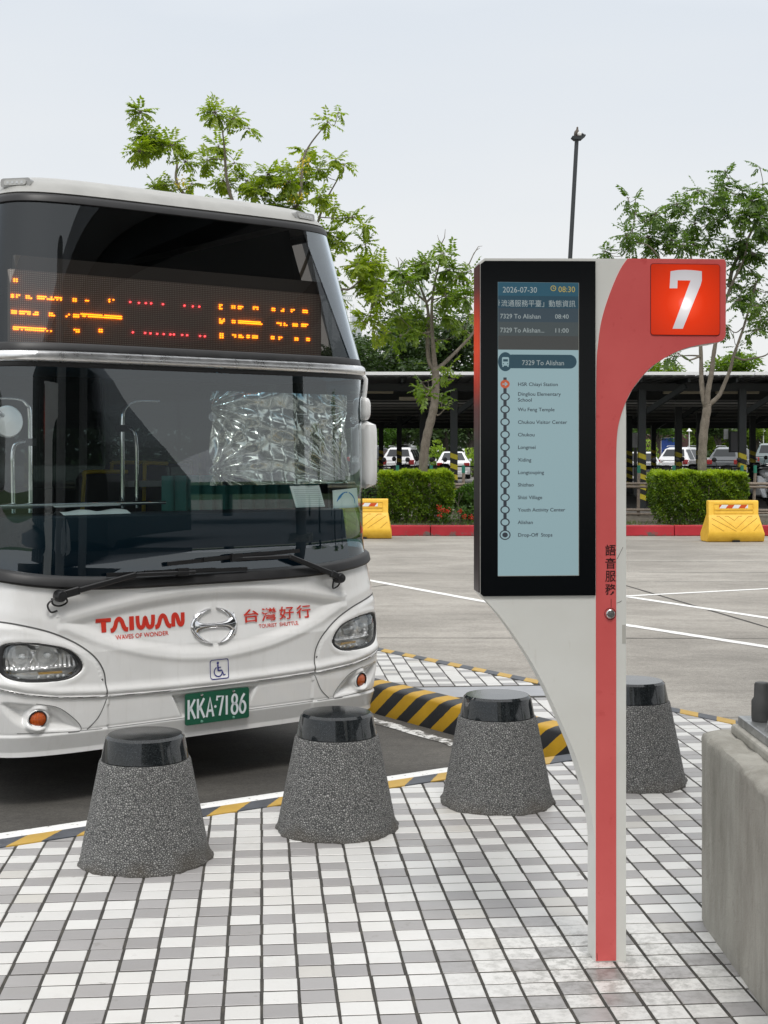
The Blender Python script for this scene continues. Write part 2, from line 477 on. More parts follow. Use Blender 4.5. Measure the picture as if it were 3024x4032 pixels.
def m_road(name, lo, hi, sc=1.0):
    t = NT(name); t.set(Roughness=0.85)
    w = t.wpos((0.55, 1, 1)); g = t.wpos()
    n1 = t.noise(w, 0.55 * sc, 6, 0.6); n2 = t.noise(g, 120, 3, 0.7); n3 = t.noise(w, 3.0, 6, 0.7); n4 = t.noise(g, 38, 4, 0.7)
    c = t.ramp(n1, [(0.28, lo), (0.5, [(a + b) / 2 for a, b in zip(lo, hi)]), (0.72, hi)])
    c = t.mix(t.ramp(n3, [(0.34, (0.34, 0.34, 0.34)), (0.56, (0, 0, 0))]), c, [x * 0.62 for x in lo])
    c = t.mix(0.75, c, t.ramp(n2, [(0.3, (0.28, 0.28, 0.28)), (0.7, (0.72, 0.72, 0.72))]), 'OVERLAY')
    c = t.mix(0.6, c, t.ramp(n4, [(0.3, (0.33, 0.33, 0.33)), (0.7, (0.67, 0.67, 0.67))]), 'OVERLAY')
    t.col(c); t.bump(n2, 0.5, 0.006)
    return t.m
M['road'] = m_road('road_concrete', (0.215, 0.20, 0.176), (0.41, 0.385, 0.345))
M['bay'] = m_road('bay_asphalt', (0.045, 0.042, 0.038), (0.125, 0.118, 0.105), 2.0)
M['joint'] = simple('dark_joint', (0.05, 0.048, 0.043), 0.9)
def m_line():
    t = NT('road_line_paint'); t.set(Roughness=0.7)
    n = t.noise(t.wpos(), 26, 6, 0.75)
    t.col(t.ramp(n, [(0.36, (0.30, 0.285, 0.26)), (0.42, (0.80, 0.80, 0.78))]))
    return t.m
M['line'] = m_line()
def m_broken():
    t = NT('broken_line_paint'); t.set(Roughness=0.8)
    n = t.noise(t.wpos(), 13, 7, 0.72)
    t.col(t.ramp(n, [(0.47, (0.13, 0.125, 0.115)), (0.52, (0.68, 0.68, 0.66))]))
    return t.m
M['line_broken'] = m_broken()
M['line_worn'] = simple('worn_line_paint', (0.45, 0.43, 0.39), 0.8, var=0.35, vscale=9)
def m_redkerb():
    t = NT('red_kerb_paint'); t.set(Roughness=0.5)
    sp = t.n('SeparateXYZ'); t.l(t.wpos(), sp.inputs[0])
    n1 = t.noise(t.wpos(), 3.5, 7, 0.72)
    low = t.math('MULTIPLY_ADD', sp.outputs[2], -0.9, -0.05)
    k = t.ramp(t.math('ADD', n1, low), [(0.60, (0, 0, 0)), (0.68, (1, 1, 1))])
    c = t.ramp(t.noise(t.wpos(), 1.5, 4), [(0.3, (0.36, 0.012, 0.022)), (0.7, (0.50, 0.028, 0.045))])
    t.col(t.mix(k, c, (0.13, 0.10, 0.09)))
    return t.m
M['redkerb'] = m_redkerb()
M['soil'] = simple('soil', (0.10, 0.085, 0.062), 0.95, var=0.5, vscale=9, bump=0.6, bscale=40)
M['lot'] = m_road('lot_asphalt', (0.15, 0.145, 0.135), (0.24, 0.23, 0.215))
M['grassland'] = simple('grass_ground', (0.055, 0.10, 0.025), 0.95, var=0.4, vscale=0.8, bump=0.5)
def m_concrete():
    t = NT('rough_concrete'); t.set(Roughness=0.85)
    w = t.wpos(); n1 = t.noise(t.wpos((1, 1, 0.35)), 3.5, 7, 0.65); n2 = t.noise(w, 45, 6, 0.75); n3 = t.noise(w, 9, 7, 0.8); n4 = t.noise(t.wpos((1, 1, 0.12)), 16, 4)
    c = t.ramp(n1, [(0.28, (0.24, 0.228, 0.195)), (0.5, (0.38, 0.367, 0.325)), (0.72, (0.49, 0.475, 0.43))])
    c = t.mix(t.ramp(n3, [(0.60, (0, 0, 0)), (0.72, (0.6, 0.6, 0.6))]), c, (0.13, 0.12, 0.095))
    c = t.mix(t.ramp(n4, [(0.52, (0, 0, 0)), (0.75, (0.4, 0.4, 0.4))]), c, (0.17, 0.165, 0.14))
    c = t.mix(t.ramp(n2, [(0.66, (0, 0, 0)), (0.73, (0.7, 0.7, 0.7))]), c, (0.07, 0.065, 0.055))
    vo = t.n('TexVoronoi', feature='DISTANCE_TO_EDGE'); vo.inputs['Scale'].default_value = 3.2
    wv = t.mix(0.12, w, t.n('TexNoise').outputs['Color'])
    t.l(wv, vo.inputs['Vector'])
    t.col(t.mix(t.ramp(vo.outputs[0], [(0.0, (0.16, 0.16, 0.16)), (0.004, (0, 0, 0))]), c, (0.10, 0.09, 0.08)))
    t.bump(t.math('ADD', n2, t.math('MULTIPLY', n3, 1.5)), 0.5, 0.012)
    return t.m
M['concrete'] = m_concrete()
def m_pebble():
    t = NT('exposed_aggregate'); t.set(Roughness=0.8)
    o = t.pos('Object')
    wn = t.n('TexNoise'); wn.inputs['Scale'].default_value = 60; t.l(o, wn.inputs['Vector'])
    v = t.n('VectorMath', operation='MULTIPLY_ADD'); t.l(wn.outputs['Color'], v.inputs[0]); v.inputs[1].default_value = (0.008,) * 3; t.l(o, v.inputs[2])
    vo = t.n('TexVoronoi', feature='DISTANCE_TO_EDGE'); vo.inputs['Scale'].default_value = 122; t.l(v.outputs[0], vo.inputs['Vector'])
    vc = t.n('TexVoronoi'); vc.inputs['Scale'].default_value = 122; t.l(v.outputs[0], vc.inputs['Vector'])
    r_ = t.n('SeparateColor'); t.l(vc.outputs['Color'], r_.inputs[0])
    peb = t.ramp(r_.outputs[0], [(0.0, (0.27, 0.27, 0.26)), (0.4, (0.33, 0.33, 0.32)), (0.75, (0.39, 0.39, 0.375)), (1.0, (0.45, 0.445, 0.43))])
    k = t.ramp(vo.outputs[0], [(0.04, (0, 0, 0)), (0.20, (1, 1, 1))])
    c = t.mix(k, (0.062, 0.064, 0.065), peb)
    sp = t.n('SeparateXYZ'); t.l(o, sp.inputs[0])
    dirt = t.math('ADD', t.math('MULTIPLY', sp.outputs[2], -9.0), t.math('MULTIPLY', t.noise(o, 7, 5), 1.9))
    c = t.mix(t.ramp(dirt, [(0.45, (0, 0, 0)), (1.2, (0.65, 0.65, 0.65))]), c, (0.12, 0.105, 0.085))
    t.col(c)
    t.bump(t.ramp(vo.outputs[0], [(0.0, (0, 0, 0)), (0.35, (1, 1, 1))]), 0.9, 0.006)
    return t.m
M['pebble'] = m_pebble()
def m_granite():
    t = NT('polished_granite'); t.set(Roughness=0.07); t.b.inputs['Specular IOR Level'].default_value = 0.6
    o = t.pos('Object'); n = t.noise(o, 260, 3, 0.8); n2 = t.noise(o, 110, 4, 0.8)
    c = t.ramp(n, [(0.42, (0.006, 0.007, 0.008)), (0.58, (0.018, 0.022, 0.024)), (0.68, (0.075, 0.085, 0.09))])
    t.col(t.mix(t.ramp(n2, [(0.5, (0, 0, 0)), (0.7, (0.3, 0.3, 0.3))]), c, (0.05, 0.055, 0.058)))
    t.l(t.math('MULTIPLY_ADD', t.noise(o, 14, 4), 0.12, 0.01), t.b.inputs['Roughness'])
    return t.m
M['granite'] = m_granite()
def m_galv():
    t = NT('galvanised_steel'); t.set(Roughness=0.42, Metallic=0.85)
    vo = t.n('TexVoronoi'); vo.inputs['Scale'].default_value = 26; t.l(t.wpos(), vo.inputs['Vector'])
    r_ = t.n('SeparateColor'); t.l(vo.outputs['Color'], r_.inputs[0])
    t.col(t.ramp(r_.outputs[0], [(0, (0.34, 0.35, 0.35)), (1, (0.48, 0.49, 0.49))]))
    return t.m
M['galv'] = m_galv()
M['boltcap'] = simple('dark_bolt_cap', (0.055, 0.055, 0.054), 0.55, var=0.3, vscale=18)

# background
def m_leaf(name, cols, trans=0.35):
    t = NT(name); t.set(Roughness=0.42)
    a = t.n('Attribute', attribute_name='rnd').outputs['Fac']
    c = t.ramp(a, [(i / (len(cols) - 1), c) for i, c in enumerate(cols)])
    t.col(c)
    tl = t.n('BsdfTranslucent'); hs = t.mix(1.0, c, (1.5, 1.6, 0.6), 'MULTIPLY'); t.l(hs, tl.inputs[0])
    mx = t.n('MixShader'); mx.inputs[0].default_value = trans
    t.l(t.b.outputs[0], mx.inputs[1]); t.l(tl.outputs[0], mx.inputs[2]); t.l(mx.outputs[0], t.o.inputs[0])
    return t.m
M['leaf_a'] = m_leaf('golden_shower_leaf', [(0.125, 0.185, 0.016), (0.19, 0.27, 0.022), (0.27, 0.345, 0.03), (0.36, 0.42, 0.04)], 0.5)
M['leaf_b'] = m_leaf('street_tree_leaf', [(0.072, 0.13, 0.018), (0.12, 0.20, 0.022), (0.18, 0.265, 0.03), (0.25, 0.34, 0.038)], 0.45)
M['leaf_c'] = m_leaf('forked_tree_leaf', [(0.050, 0.10, 0.022), (0.08, 0.15, 0.028), (0.12, 0.20, 0.034), (0.17, 0.27, 0.04)], 0.42)  # darker green than the other two street trees
M['leaf_far'] = m_leaf('far_tree_leaf', [(0.024, 0.048, 0.018), (0.040, 0.075, 0.024), (0.062, 0.11, 0.030), (0.10, 0.16, 0.04)], 0.25)
M['leaf_hedge'] = m_leaf('hedge_leaf', [(0.045, 0.09, 0.008), (0.115, 0.20, 0.012), (0.24, 0.36, 0.018), (0.36, 0.47, 0.025)], 0.35)
M['leaf_bush'] = m_leaf('bush_leaf', [(0.03, 0.075, 0.012), (0.05, 0.115, 0.016), (0.08, 0.17, 0.02), (0.12, 0.23, 0.025)], 0.3)
M['leaf_lime'] = m_leaf('lime_shrub_leaf', [(0.10, 0.17, 0.02), (0.16, 0.26, 0.025), (0.24, 0.36, 0.03), (0.3, 0.42, 0.04)], 0.35)
M['leaf_red'] = m_leaf('red_shrub_leaf', [(0.09, 0.03, 0.03), (0.17, 0.04, 0.04), (0.12, 0.10, 0.03), (0.22, 0.06, 0.05)], 0.3)
M['flower_red'] = m_leaf('red_flower', [(0.45, 0.02, 0.015), (0.6, 0.03, 0.02), (0.6, 0.06, 0.03)], 0.2)
M['flower_yellow'] = m_leaf('yellow_flower', [(0.6, 0.42, 0.02), (0.75, 0.55, 0.03), (0.7, 0.6, 0.08)], 0.3)
M['grass'] = m_leaf('grass_blade', [(0.05, 0.08, 0.015), (0.08, 0.13, 0.02), (0.13, 0.15, 0.04)], 0.3)
def m_bark(name, a, b):
    t = NT(name); t.set(Roughness=0.9)
    n = t.noise(t.wpos((1, 1, 0.55)), 14, 6, 0.7); n2 = t.noise(t.wpos(), 60, 4)
    t.col(t.mix(0.4, t.ramp(n, [(0.3, a), (0.7, b)]), t.ramp(n2, [(0.3, a), (0.7, b)])))
    t.bump(n, 0.8, 0.03)
    return t.m
M['bark'] = m_bark('pale_bark', (0.10, 0.085, 0.065), (0.28, 0.245, 0.20))
M['bark_dark'] = m_bark('dark_bark', (0.035, 0.03, 0.025), (0.10, 0.088, 0.07))
M['steel_dark'] = simple('dark_green_steel', (0.022, 0.027, 0.029), 0.5, var=0.2, vscale=3)
M['steel_grey'] = simple('grey_pipe', (0.20, 0.20, 0.195), 0.5)
M['roofsheet'] = simple('roof_sheet', (0.10, 0.105, 0.11), 0.5, var=0.15)
M['fascia'] = simple('white_fascia', (0.85, 0.86, 0.87), 0.4)
M['tan_lamp'] = simple('tan_tube_lamp', (0.30, 0.27, 0.20), 0.5)
def m_colstripe():
    t = NT('column_stripe_paint'); t.set(Roughness=0.5)
    sp = t.n('SeparateXYZ'); t.l(t.pos('Object'), sp.inputs[0])
    s_ = t.math('MULTIPLY_ADD', sp.outputs[0], 0.35, sp.outputs[2])
    k = t.math('LESS_THAN', t.math('FRACT', t.math('DIVIDE', s_, 0.285)), 0.5)
    t.col(t.mix(k, (0.022, 0.022, 0.02), (0.58, 0.48, 0.03)))
    return t.m
M['colstripe'] = m_colstripe()
M['bamboo'] = simple('bamboo_pole', (0.26, 0.21, 0.165), 0.7, var=0.35, vscale=20)
M['green_cap'] = simple('green_cap', (0.02, 0.20, 0.13), 0.5)
def m_barrier():
    t = NT('yellow_plastic'); t.set(Roughness=0.42)
    n = t.noise(t.wpos(), 8, 6, 0.7)
    t.col(t.ramp(n, [(0.3, (0.78, 0.44, 0.03)), (0.6, (0.88, 0.54, 0.055))]))
    return t.m
M['barrier'] = m_barrier()
M['groove'] = simple('barrier_groove', (0.40, 0.20, 0.01), 0.7)
M['refl_white'] = simple('reflective_white', (0.80, 0.82, 0.84), 0.4)
M['refl_red'] = simple('reflective_red', (0.66, 0.085, 0.012), 0.4)
M['carwhite'] = simple('car_white_paint', (0.78, 0.79, 0.80), 0.2, coat=1.0)
M['cargrey'] = simple('car_grey_paint', (0.10, 0.11, 0.12), 0.2, coat=1.0)
M['cardark'] = simple('car_dark_paint', (0.018, 0.022, 0.028), 0.2, coat=1.0)
M['carteal'] = simple('car_teal_paint', (0.12, 0.16, 0.165), 0.2, coat=1.0)
M['carsilver'] = simple('scooter_silver_paint', (0.46, 0.47, 0.48), 0.3, 0.3, coat=0.6)
M['carglass'] = simple('car_window', (0.018, 0.022, 0.025), 0.05, spec=0.5)
M['taillight'] = simple('tail_light_red', (0.32, 0.012, 0.015), 0.15, coat=1.0)
M['lamp_clear'] = simple('clear_lamp', (0.6, 0.62, 0.63), 0.1, coat=1.0)
M['white_paint'] = simple('white_paint', (0.78, 0.78, 0.77), 0.4)
M['pole_dark'] = simple('dark_pole', (0.035, 0.04, 0.045), 0.5)
M['bird'] = simple('dove_feathers', (0.17, 0.145, 0.125), 0.9, var=0.4, vscale=40)
M['blue_board'] = simple('blue_board', (0.03, 0.10, 0.45), 0.5, var=0.3, vscale=8)
M['mural_wall'] = simple('brown_wall', (0.07, 0.035, 0.03), 0.8, var=0.5, vscale=1.2)
M['mural_pink'] = simple('salmon_paint', (0.36, 0.15, 0.10), 0.8, var=0.3, vscale=2)
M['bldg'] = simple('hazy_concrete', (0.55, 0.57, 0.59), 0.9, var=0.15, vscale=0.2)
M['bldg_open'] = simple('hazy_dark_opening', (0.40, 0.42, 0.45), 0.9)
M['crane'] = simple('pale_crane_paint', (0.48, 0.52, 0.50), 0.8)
M['canopy'] = simple('canopy_soffit', (0.42, 0.425, 0.44), 0.6, var=0.1, vscale=1)
M['canopy_beam'] = simple('canopy_beam_grey', (0.05, 0.055, 0.06), 0.5)
M['col_grey'] = simple('canopy_column_paint', (0.17, 0.175, 0.17), 0.45)
M['membrane'] = simple('white_membrane', (0.8, 0.8, 0.82), 0.6)
M['station'] = simple('unseen_facade_dark', (0.02, 0.035, 0.038), 0.25)

# ------------------------------------------------------------------ text
def text_data(body, offset=0.0, spacing=1.0):
    cu = bpy.data.curves.new('t', 'FONT'); cu.body = body; cu.size = 1.0; cu.offset = offset; cu.resolution_u = 3
    cu.space_character = spacing
    o = bpy.data.objects.new('t', cu)
    me = o.to_mesh()
    vs = np.array([v.co[:2] for v in me.vertices]) if len(me.vertices) else np.zeros((0, 2))
    fs = [tuple(p.vertices) for p in me.polygons]
    o.to_mesh_clear(); bpy.data.objects.remove(o); bpy.data.curves.remove(cu)
    return vs, fs
def fit_text(body, x0, x1, y0, y1, offset=0.0, spacing=1.0, squeeze=True, fix_h=None):
    "text whose outline fills the box; fix_h: cap height, width free when x1 is None"
    vs, fs = text_data(body, offset, spacing)
    lo, hi = vs.min(0), vs.max(0)
    sy = (y1 - y0) / (hi[1] - lo[1])
    if fix_h: sy = fix_h / 0.727; lo = np.array([lo[0], 0.0])
    sx = (x1 - x0) / (hi[0] - lo[0]) if x1 is not None else sy
    return np.stack([(vs[:, 0] - lo[0]) * sx + x0, (vs[:, 1] - lo[1]) * sy + y0], 1), fs

def ribbon(pts, w):
    "flat stroke of width w along 2D points"
    p = np.array(pts, float); d = np.gradient(p, axis=0); d /= np.maximum(np.linalg.norm(d, axis=1, keepdims=True), 1e-9)
    nn = np.stack([-d[:, 1], d[:, 0]], 1); ww = (np.asarray(w) / 2 * np.ones(len(p)))[:, None]
    a, b = p + nn * ww, p - nn * ww; n = len(p)
    vs = np.concatenate([a, b]); fs = [(i, n + i, n + i + 1, i + 1) for i in range(n - 1)]
    return vs, fs
def smooth_line(pts, k=8):
    p = [np.array(q, float) for q in pts]; out = []
    p = [2 * p[0] - p[1]] + p + [2 * p[-1] - p[-2]]
    for i in range(1, len(p) - 2):
        for j in range(k):
            t = j / k
            out.append(0.5 * ((2 * p[i]) + (-p[i - 1] + p[i + 1]) * t + (2 * p[i - 1] - 5 * p[i] + 4 * p[i + 1] - p[i + 2]) * t * t + (-p[i - 1] + 3 * p[i] - 3 * p[i + 1] + p[i + 2]) * t ** 3))
    out.append(p[-2])
    return np.array(out)
def chaikin(poly, k=2, closed=True):
    p = np.array(poly, float)
    for _ in range(k):
        q = np.roll(p, -1, 0); p = np.stack([0.75 * p + 0.25 * q, 0.25 * p + 0.75 * q], 1).reshape(-1, 2)
    return p
def disc2(cx, cy, rx, ry=None, n=32):
    ry = ry or rx
    vs = np.array([(cx + rx * math.cos(a), cy + ry * math.sin(a)) for a in seg(n)]); return vs, [tuple(range(n))]
def ring2(cx, cy, r1x, r1y, r0x, r0y, n=40):
    a = seg(n); o = np.stack([cx + r1x * np.cos(a), cy + r1y * np.sin(a)], 1); i = np.stack([cx + r0x * np.cos(a), cy + r0y * np.sin(a)], 1)
    return np.concatenate([o, i]), [(j, (j + 1) % n, n + (j + 1) % n, n + j) for j in range(n)]
def rect2(x0, y0, x1, y1, r=0.0, n=6):
    if r <= 0: return np.array([(x0, y0), (x1, y0), (x1, y1), (x0, y1)]), [(0, 1, 2, 3)]
    vs = []
    for cx, cy, a0 in ((x1 - r, y0 + r, -90), (x1 - r, y1 - r, 0), (x0 + r, y1 - r, 90), (x0 + r, y0 + r, 180)):
        for k in range(n + 1):
            a = R(a0 + 90 * k / n); vs.append((cx + r * math.cos(a), cy + r * math.sin(a)))
    return np.array(vs), [tuple(range(len(vs)))]
def merge2(*parts):
    vs, fs, o = [], [], 0
    for v, f in parts:
        vs.append(np.asarray(v, float)); fs += [tuple(i + o for i in q) for q in f]; o += len(v)
    return np.concatenate(vs), fs

# ------------------------------------------------------------------ ground, road, pavement
ROAD = -0.20
def sheet(name, poly, z, mat, parent=None, uv=None):
    m = MB(); m.add([(x, y, z) for x, y in poly], [tuple(range(len(poly)))])
    return m.build(name, mat, parent)
tag(sheet('ground', [(-1500, -1500), (1500, -1500), (1500, 1500), (-1500, 1500)], ROAD - 0.012, M['grassland']), kind='structure')
tag(sheet('road', [(-90, -60), (90, -60), (90, 31.3), (-90, 31.3)], ROAD, M['road']), kind='structure')

dN = np.array((0.8397, 0.5431)); nN = np.array((-0.5431, 0.8397)); pN = np.array((0.982, 7.398))       # kerb in front of the bus
dA = np.array((0.560, -0.8285)); nA = np.array((-0.8285, -0.560)); pA = np.array((0.517, 8.949))       # side of the finger island, outward to the bay
dB = dA; nB = -nA; pB = np.array((1.08, 10.05))                                                         # outer edge of the island
def lint(p, d, q, e):
    A_ = np.array([d, -e]).T; t = np.linalg.solve(A_, q - p); return p + d * t[0]
wN, wA, wB = 0.145, 0.155, 0.12
Ni, No = pN, pN + nN * wN
Ao, Ai = pA, pA - nA * wA
Bo, Bi = pB, pB - nB * wB
cornerO = lint(No, dN, Ao, dA); cornerI = lint(Ni, dN, Ai, dA)
farA = Ao - dA * 14; farB = Bo - dB * 14; nearB = Bo + dB * 9
# asphalt of the bay under the bus
bay = [tuple(cornerO + np.array((0.6, -0.4))), tuple(farA + np.array((0.5, 0))), tuple(farA - dN * 5.2), tuple(No - dN * 9 + nN * 12), tuple(No - dN * 9 - nN * 0.3)]
tag(sheet('bay_road', bay, ROAD + 0.004, M['bay']), kind='structure')
plat = [tuple(No - dN * 9), tuple(cornerO), tuple(farA), tuple(farB), tuple(nearB), (9, -9), (-8, -9)]
pm = MB()
inset = lambda p, q: p
pm.prism([tuple(Ni - dN * 9 + nN * 0.02), tuple(cornerI + np.array((-0.01, 0.02))), tuple(farA - nA * (wA - 0.02)), tuple(farB - nB * (wB - 0.02)), tuple(nearB - nB * (wB - 0.02)), (9, -9), (-8, -9)][::-1],
         lambda a, b: (a, b, ROAD), lambda a, b: (a, b, -0.0022))
pave = pm.build('pavement', M['grout'], fix=True); tag(pave, kind='structure')

def kerb_strip(name, prof, p, d, n, s0, s1, mat, parent=None, step=0.25):
    "prof: (outward, z, stripe shift)"
    k = max(2, int(abs(s1 - s0) / step)); ss = np.linspace(s0, s1, k)
    P = np.zeros((len(prof), k, 3)); UV = np.zeros((len(prof), k, 2))
    rng = np.random.RandomState(3)
    for i, (o, z, v) in enumerate(prof):
        q = p[None] + d[None] * ss[:, None] + n[None] * (o + rng.uniform(-.002, .002, k)[:, None])
        P[i, :, :2] = q; P[i, :, 2] = z; UV[i, :, 0] = ss; UV[i, :, 1] = v
    return MB().grid(P, uv=UV, flip=False).build(name, mat, parent, smooth=50)
profN = [(0, -0.006, 0), (0.001, 0.003, 0), (0.122, 0.003, -0.134), (0.138, -0.003, -0.15), (wN, -0.016, -0.165), (wN + 0.004, ROAD, -0.36)]
kN = kerb_strip('kerb', profN, Ni, dN, nN, -9, float(np.dot(cornerI - Ni, dN)) - 0.0, M['hazard_edge'])
tag(kN, kind='structure')
cp_ = kerb_strip('kerb_coping', [(wN + .0052, -0.05, 0), (wN + .006, -0.006, 0), (wN + .05, -0.004, 0), (wN + .098, -0.006, 0), (wN + .106, -0.014, 0), (wN + .11, ROAD, 0)], Ni, dN, nN, -9, -0.55, M['line'])
tag(cp_, kind='structure')
profA = [(0, -0.006, 0), (0.001, 0.004, 0), (0.115, 0.004, -0.02), (0.138, -0.004, -0.01), (wA, -0.024, 0.02), (wA + 0.006, ROAD, 0.25)]
profA = [(o, z, v) for o, z, v in profA]
kA = kerb_strip('kerb_face', [(o, z, -v) for o, z, v in profA], Ai, -dA, nA, -float(np.dot(cornerI - Ai, dA)), 14.0, M['hazard_kerb'])
tag(kA, kind='structure')
profB = [(0, -0.006, 0), (0.001, 0.003, 0), (0.10, 0.003, 0.09), (0.115, -0.004, 0.10), (wB, -0.02, 0.11), (wB + 0.004, ROAD, 0.3)]
kB = kerb_strip('kerb_edge', profB, Bi, dB, nB, -14, 9, M['hazard_edge'])
tag(kB, kind='structure')

# tiles: every near tile its own object, the small far ones one joined part
TF = np.array((-0.0859, 0.9963)); TR = np.array((0.9963, 0.0859))
PA_, PB_ = 0.1107, 0.1010
A0, B0 = -0.664, 4.136
def clip(poly, p, n):
    "keep the side where (x-p).n <= 0"
    out = []
    for i in range(len(poly)):
        a, b = poly[i], poly[(i + 1) % len(poly)]
        da, db = np.dot(a - p, n), np.dot(b - p, n)
        if da <= 0: out.append(a)
        if (da < 0) != (db < 0) and abs(da - db) > 1e-9: out.append(a + (b - a) * da / (da - db))
    return out
rt = random.Random(11)
def tile_verts(w, h, z, cham=0.0022):
    x, y = w / 2, h / 2; c = cham
    return [(-x, -y, -0.006), (x, -y, -0.006), (x, y, -0.006), (-x, y, -0.006), (-x, -y, z - c), (x, -y, z - c), (x, y, z - c), (-x, y, z - c),
            (-x + c, -y + c, z), (x - c, -y + c, z), (x - c, y - c, z), (-x + c, y - c, z)]
TFACES = [(0, 1, 5, 4), (1, 2, 6, 5), (2, 3, 7, 6), (3, 0, 4, 7), (4, 5, 9, 8), (5, 6, 10, 9), (6, 7, 11, 10), (7, 4, 8, 11), (8, 9, 10, 11)]
tile_me = {}
for key in ('tile_white', 'tile_grey', 'tile_dirty'):
    b_ = MB().add(tile_verts(PA_ - 0.0100, PB_ - 0.0095, 0.0, 0.0014), TFACES).build('tile', M[key]); tile_me[key] = b_.data; bpy.data.objects.remove(b_)
cands, joined, tone = [], MB(), {}
yaw = math.atan2(TR[1], TR[0])
mats_j = [M['tile_white'], M['tile_grey'], M['tile_dirty']]
for ib in range(-22, 130):
    bc = B0 + PB_ * (ib + 0.5)
    for ia in range(-46, 46):
        ac = A0 + PA_ * (ia + 0.5)
        c = TR * ac + TF * bc
        X, Y = c
        if Y < 2.4 or abs(X) > 0.34 * Y + 0.45: continue
        belowN = np.dot(c - Ni, nN) < 0.03; rightA = np.dot(c - Ai, nA) < 0.03; leftB = np.dot(c - Bi, nB) < 0.03
        if not leftB or not (belowN or rightA): continue
        if 9.235 < bc < 9.66 and rightA and not belowN: continue
        r = rt.random()
        g1, g2, gl = tone.get((ia, ib - 1), 0), tone.get((ia, ib - 2), 0), tone.get((ia - 1, ib), 0)
        pg = 0.16 if g1 else (0.74 if not g2 else 0.46)
        pg *= (0.62 if gl else 1.18) * (1.0 if Y < 9 else 0.85)
        tone[(ia, ib)] = int(r < pg)
        key = 'tile_grey' if r < pg else ('tile_dirty' if r > 0.975 else 'tile_white')
        js, jt = rt.uniform(-.0016, .0016), rt.uniform(-.0012, .0012)
        zz = rt.uniform(-.0008, .0006)
        w, h = PA_ - 0.0100, PB_ - 0.0095
        c2 = c + TR * js + TF * jt
        poly = [c2 - TR * w / 2 - TF * h / 2, c2 + TR * w / 2 - TF * h / 2, c2 + TR * w / 2 + TF * h / 2, c2 - TR * w / 2 + TF * h / 2]
        cl = poly
        gap = 0.004
        if belowN and not all(np.dot(q - Ai, nA) < -gap for q in poly):
            cl = clip(cl, Ni - nN * gap, nN)
        elif rightA and not belowN:
            cl = clip(cl, Ai - nA * gap, nA)
        if len(cl) >= 3: cl = clip(cl, Bi - nB * gap, nB)
        if len(cl) < 3: continue
        whole = len(cl) == 4 and all(np.allclose(a, b) for a, b in zip(cl, poly))
        px = CX + FPX * X / Y; py = HY + FPX * EYE / Y
        inview = 0 < px < 3024 and py < 4032
        hid = (1.1 < X and Y < 4.95)
        cands.append((whole and inview and not hid, Y, key, c2, zz, cl))
cands.sort(key=lambda t_: (not t_[0], t_[1]))
for k, (ok, Y, key, c2, zz, cl) in enumerate(cands):
    if ok and k < 300:
        o = bpy.data.objects.new('tile', tile_me[key]); COL.objects.link(o)
        o.parent = pave; o.location = (c2[0], c2[1], zz); o.rotation_euler = (rt.uniform(-.004, .004), rt.uniform(-.004, .004), yaw + rt.uniform(-.006, .006))
    else:
        n_ = len(cl); area = 0.5 * sum(cl[i][0] * cl[(i + 1) % n_][1] - cl[(i + 1) % n_][0] * cl[i][1] for i in range(n_))
        if abs(area) < 2e-4: continue
        if area < 0: cl = cl[::-1]
        cm = sum(cl) / n_
        mi = {'tile_white': 0, 'tile_grey': 1, 'tile_dirty': 2}[key]
        vs = [(q[0], q[1], -0.006) for q in cl] + [(q[0], q[1], zz - 0.002) for q in cl] + [(q[0] + (cm[0] - q[0]) * 0.04, q[1] + (cm[1] - q[1]) * 0.04, zz) for q in cl]
        fs = [(i, (i + 1) % n_, n_ + (i + 1) % n_, n_ + i) for i in range(n_)] + [(n_ + i, n_ + (i + 1) % n_, 2 * n_ + (i + 1) % n_, 2 * n_ + i) for i in range(n_)] + [tuple(range(2 * n_, 3 * n_))]
        joined.add(vs, fs, mi)
jt_ = joined.build('tile_field', mats_j, pave); tag(jt_, kind='stuff')
# grey threshold slab in the island
sl = [TR * -1.6 + TF * 9.25, TR * 4 + TF * 9.25, TR * 4 + TF * 9.645, TR * -1.6 + TF * 9.645]
sl = clip(clip(sl, Ai - nA * 0.004, nA), Bi - nB * 0.004, nB)
sb = MB().prism([tuple(q) for q in sl], lambda a, b: (a, b, -0.006), lambda a, b: (a, b, 0.0)).build('paving_slab', M['slab'], pave)

# painted lines
def line_strip(name, p, q, w, z, mat, n=None, wob=0.0):
    p, q = np.array(p, float), np.array(q, float); d = (q - p) / np.linalg.norm(q - p); nn = np.array((-d[1], d[0])); k = n or 2
    rg = np.random.RandomState(int(abs(p[0] * 100 + q[1] * 10)) % 9999)
    ts = np.linspace(0, 1, k)[:, None]; c = p + (q - p) * ts
    a = c + nn * (w / 2 + rg.uniform(-wob, wob, (k, 1))); b = c - nn * (w / 2 + rg.uniform(-wob, wob, (k, 1)))
    m = MB().add([(x, y, z) for x, y in np.concatenate([b, a])], [(i, i + 1, k + i + 1, k + i) for i in range(k - 1)])
    return tag(m.build(name, mat), kind='structure')
aF = Ao + nA * 0.17
line_strip('road_line', aF - dA * 9, aF + dA * 0.15, 0.11, ROAD + 0.008, M['line_broken'], 90, 0.018)
line_strip('road_line', aF + dA * 0.36, aF + dA * 0.62, 0.10, ROAD + 0.008, M['line_broken'], 12, 0.02)
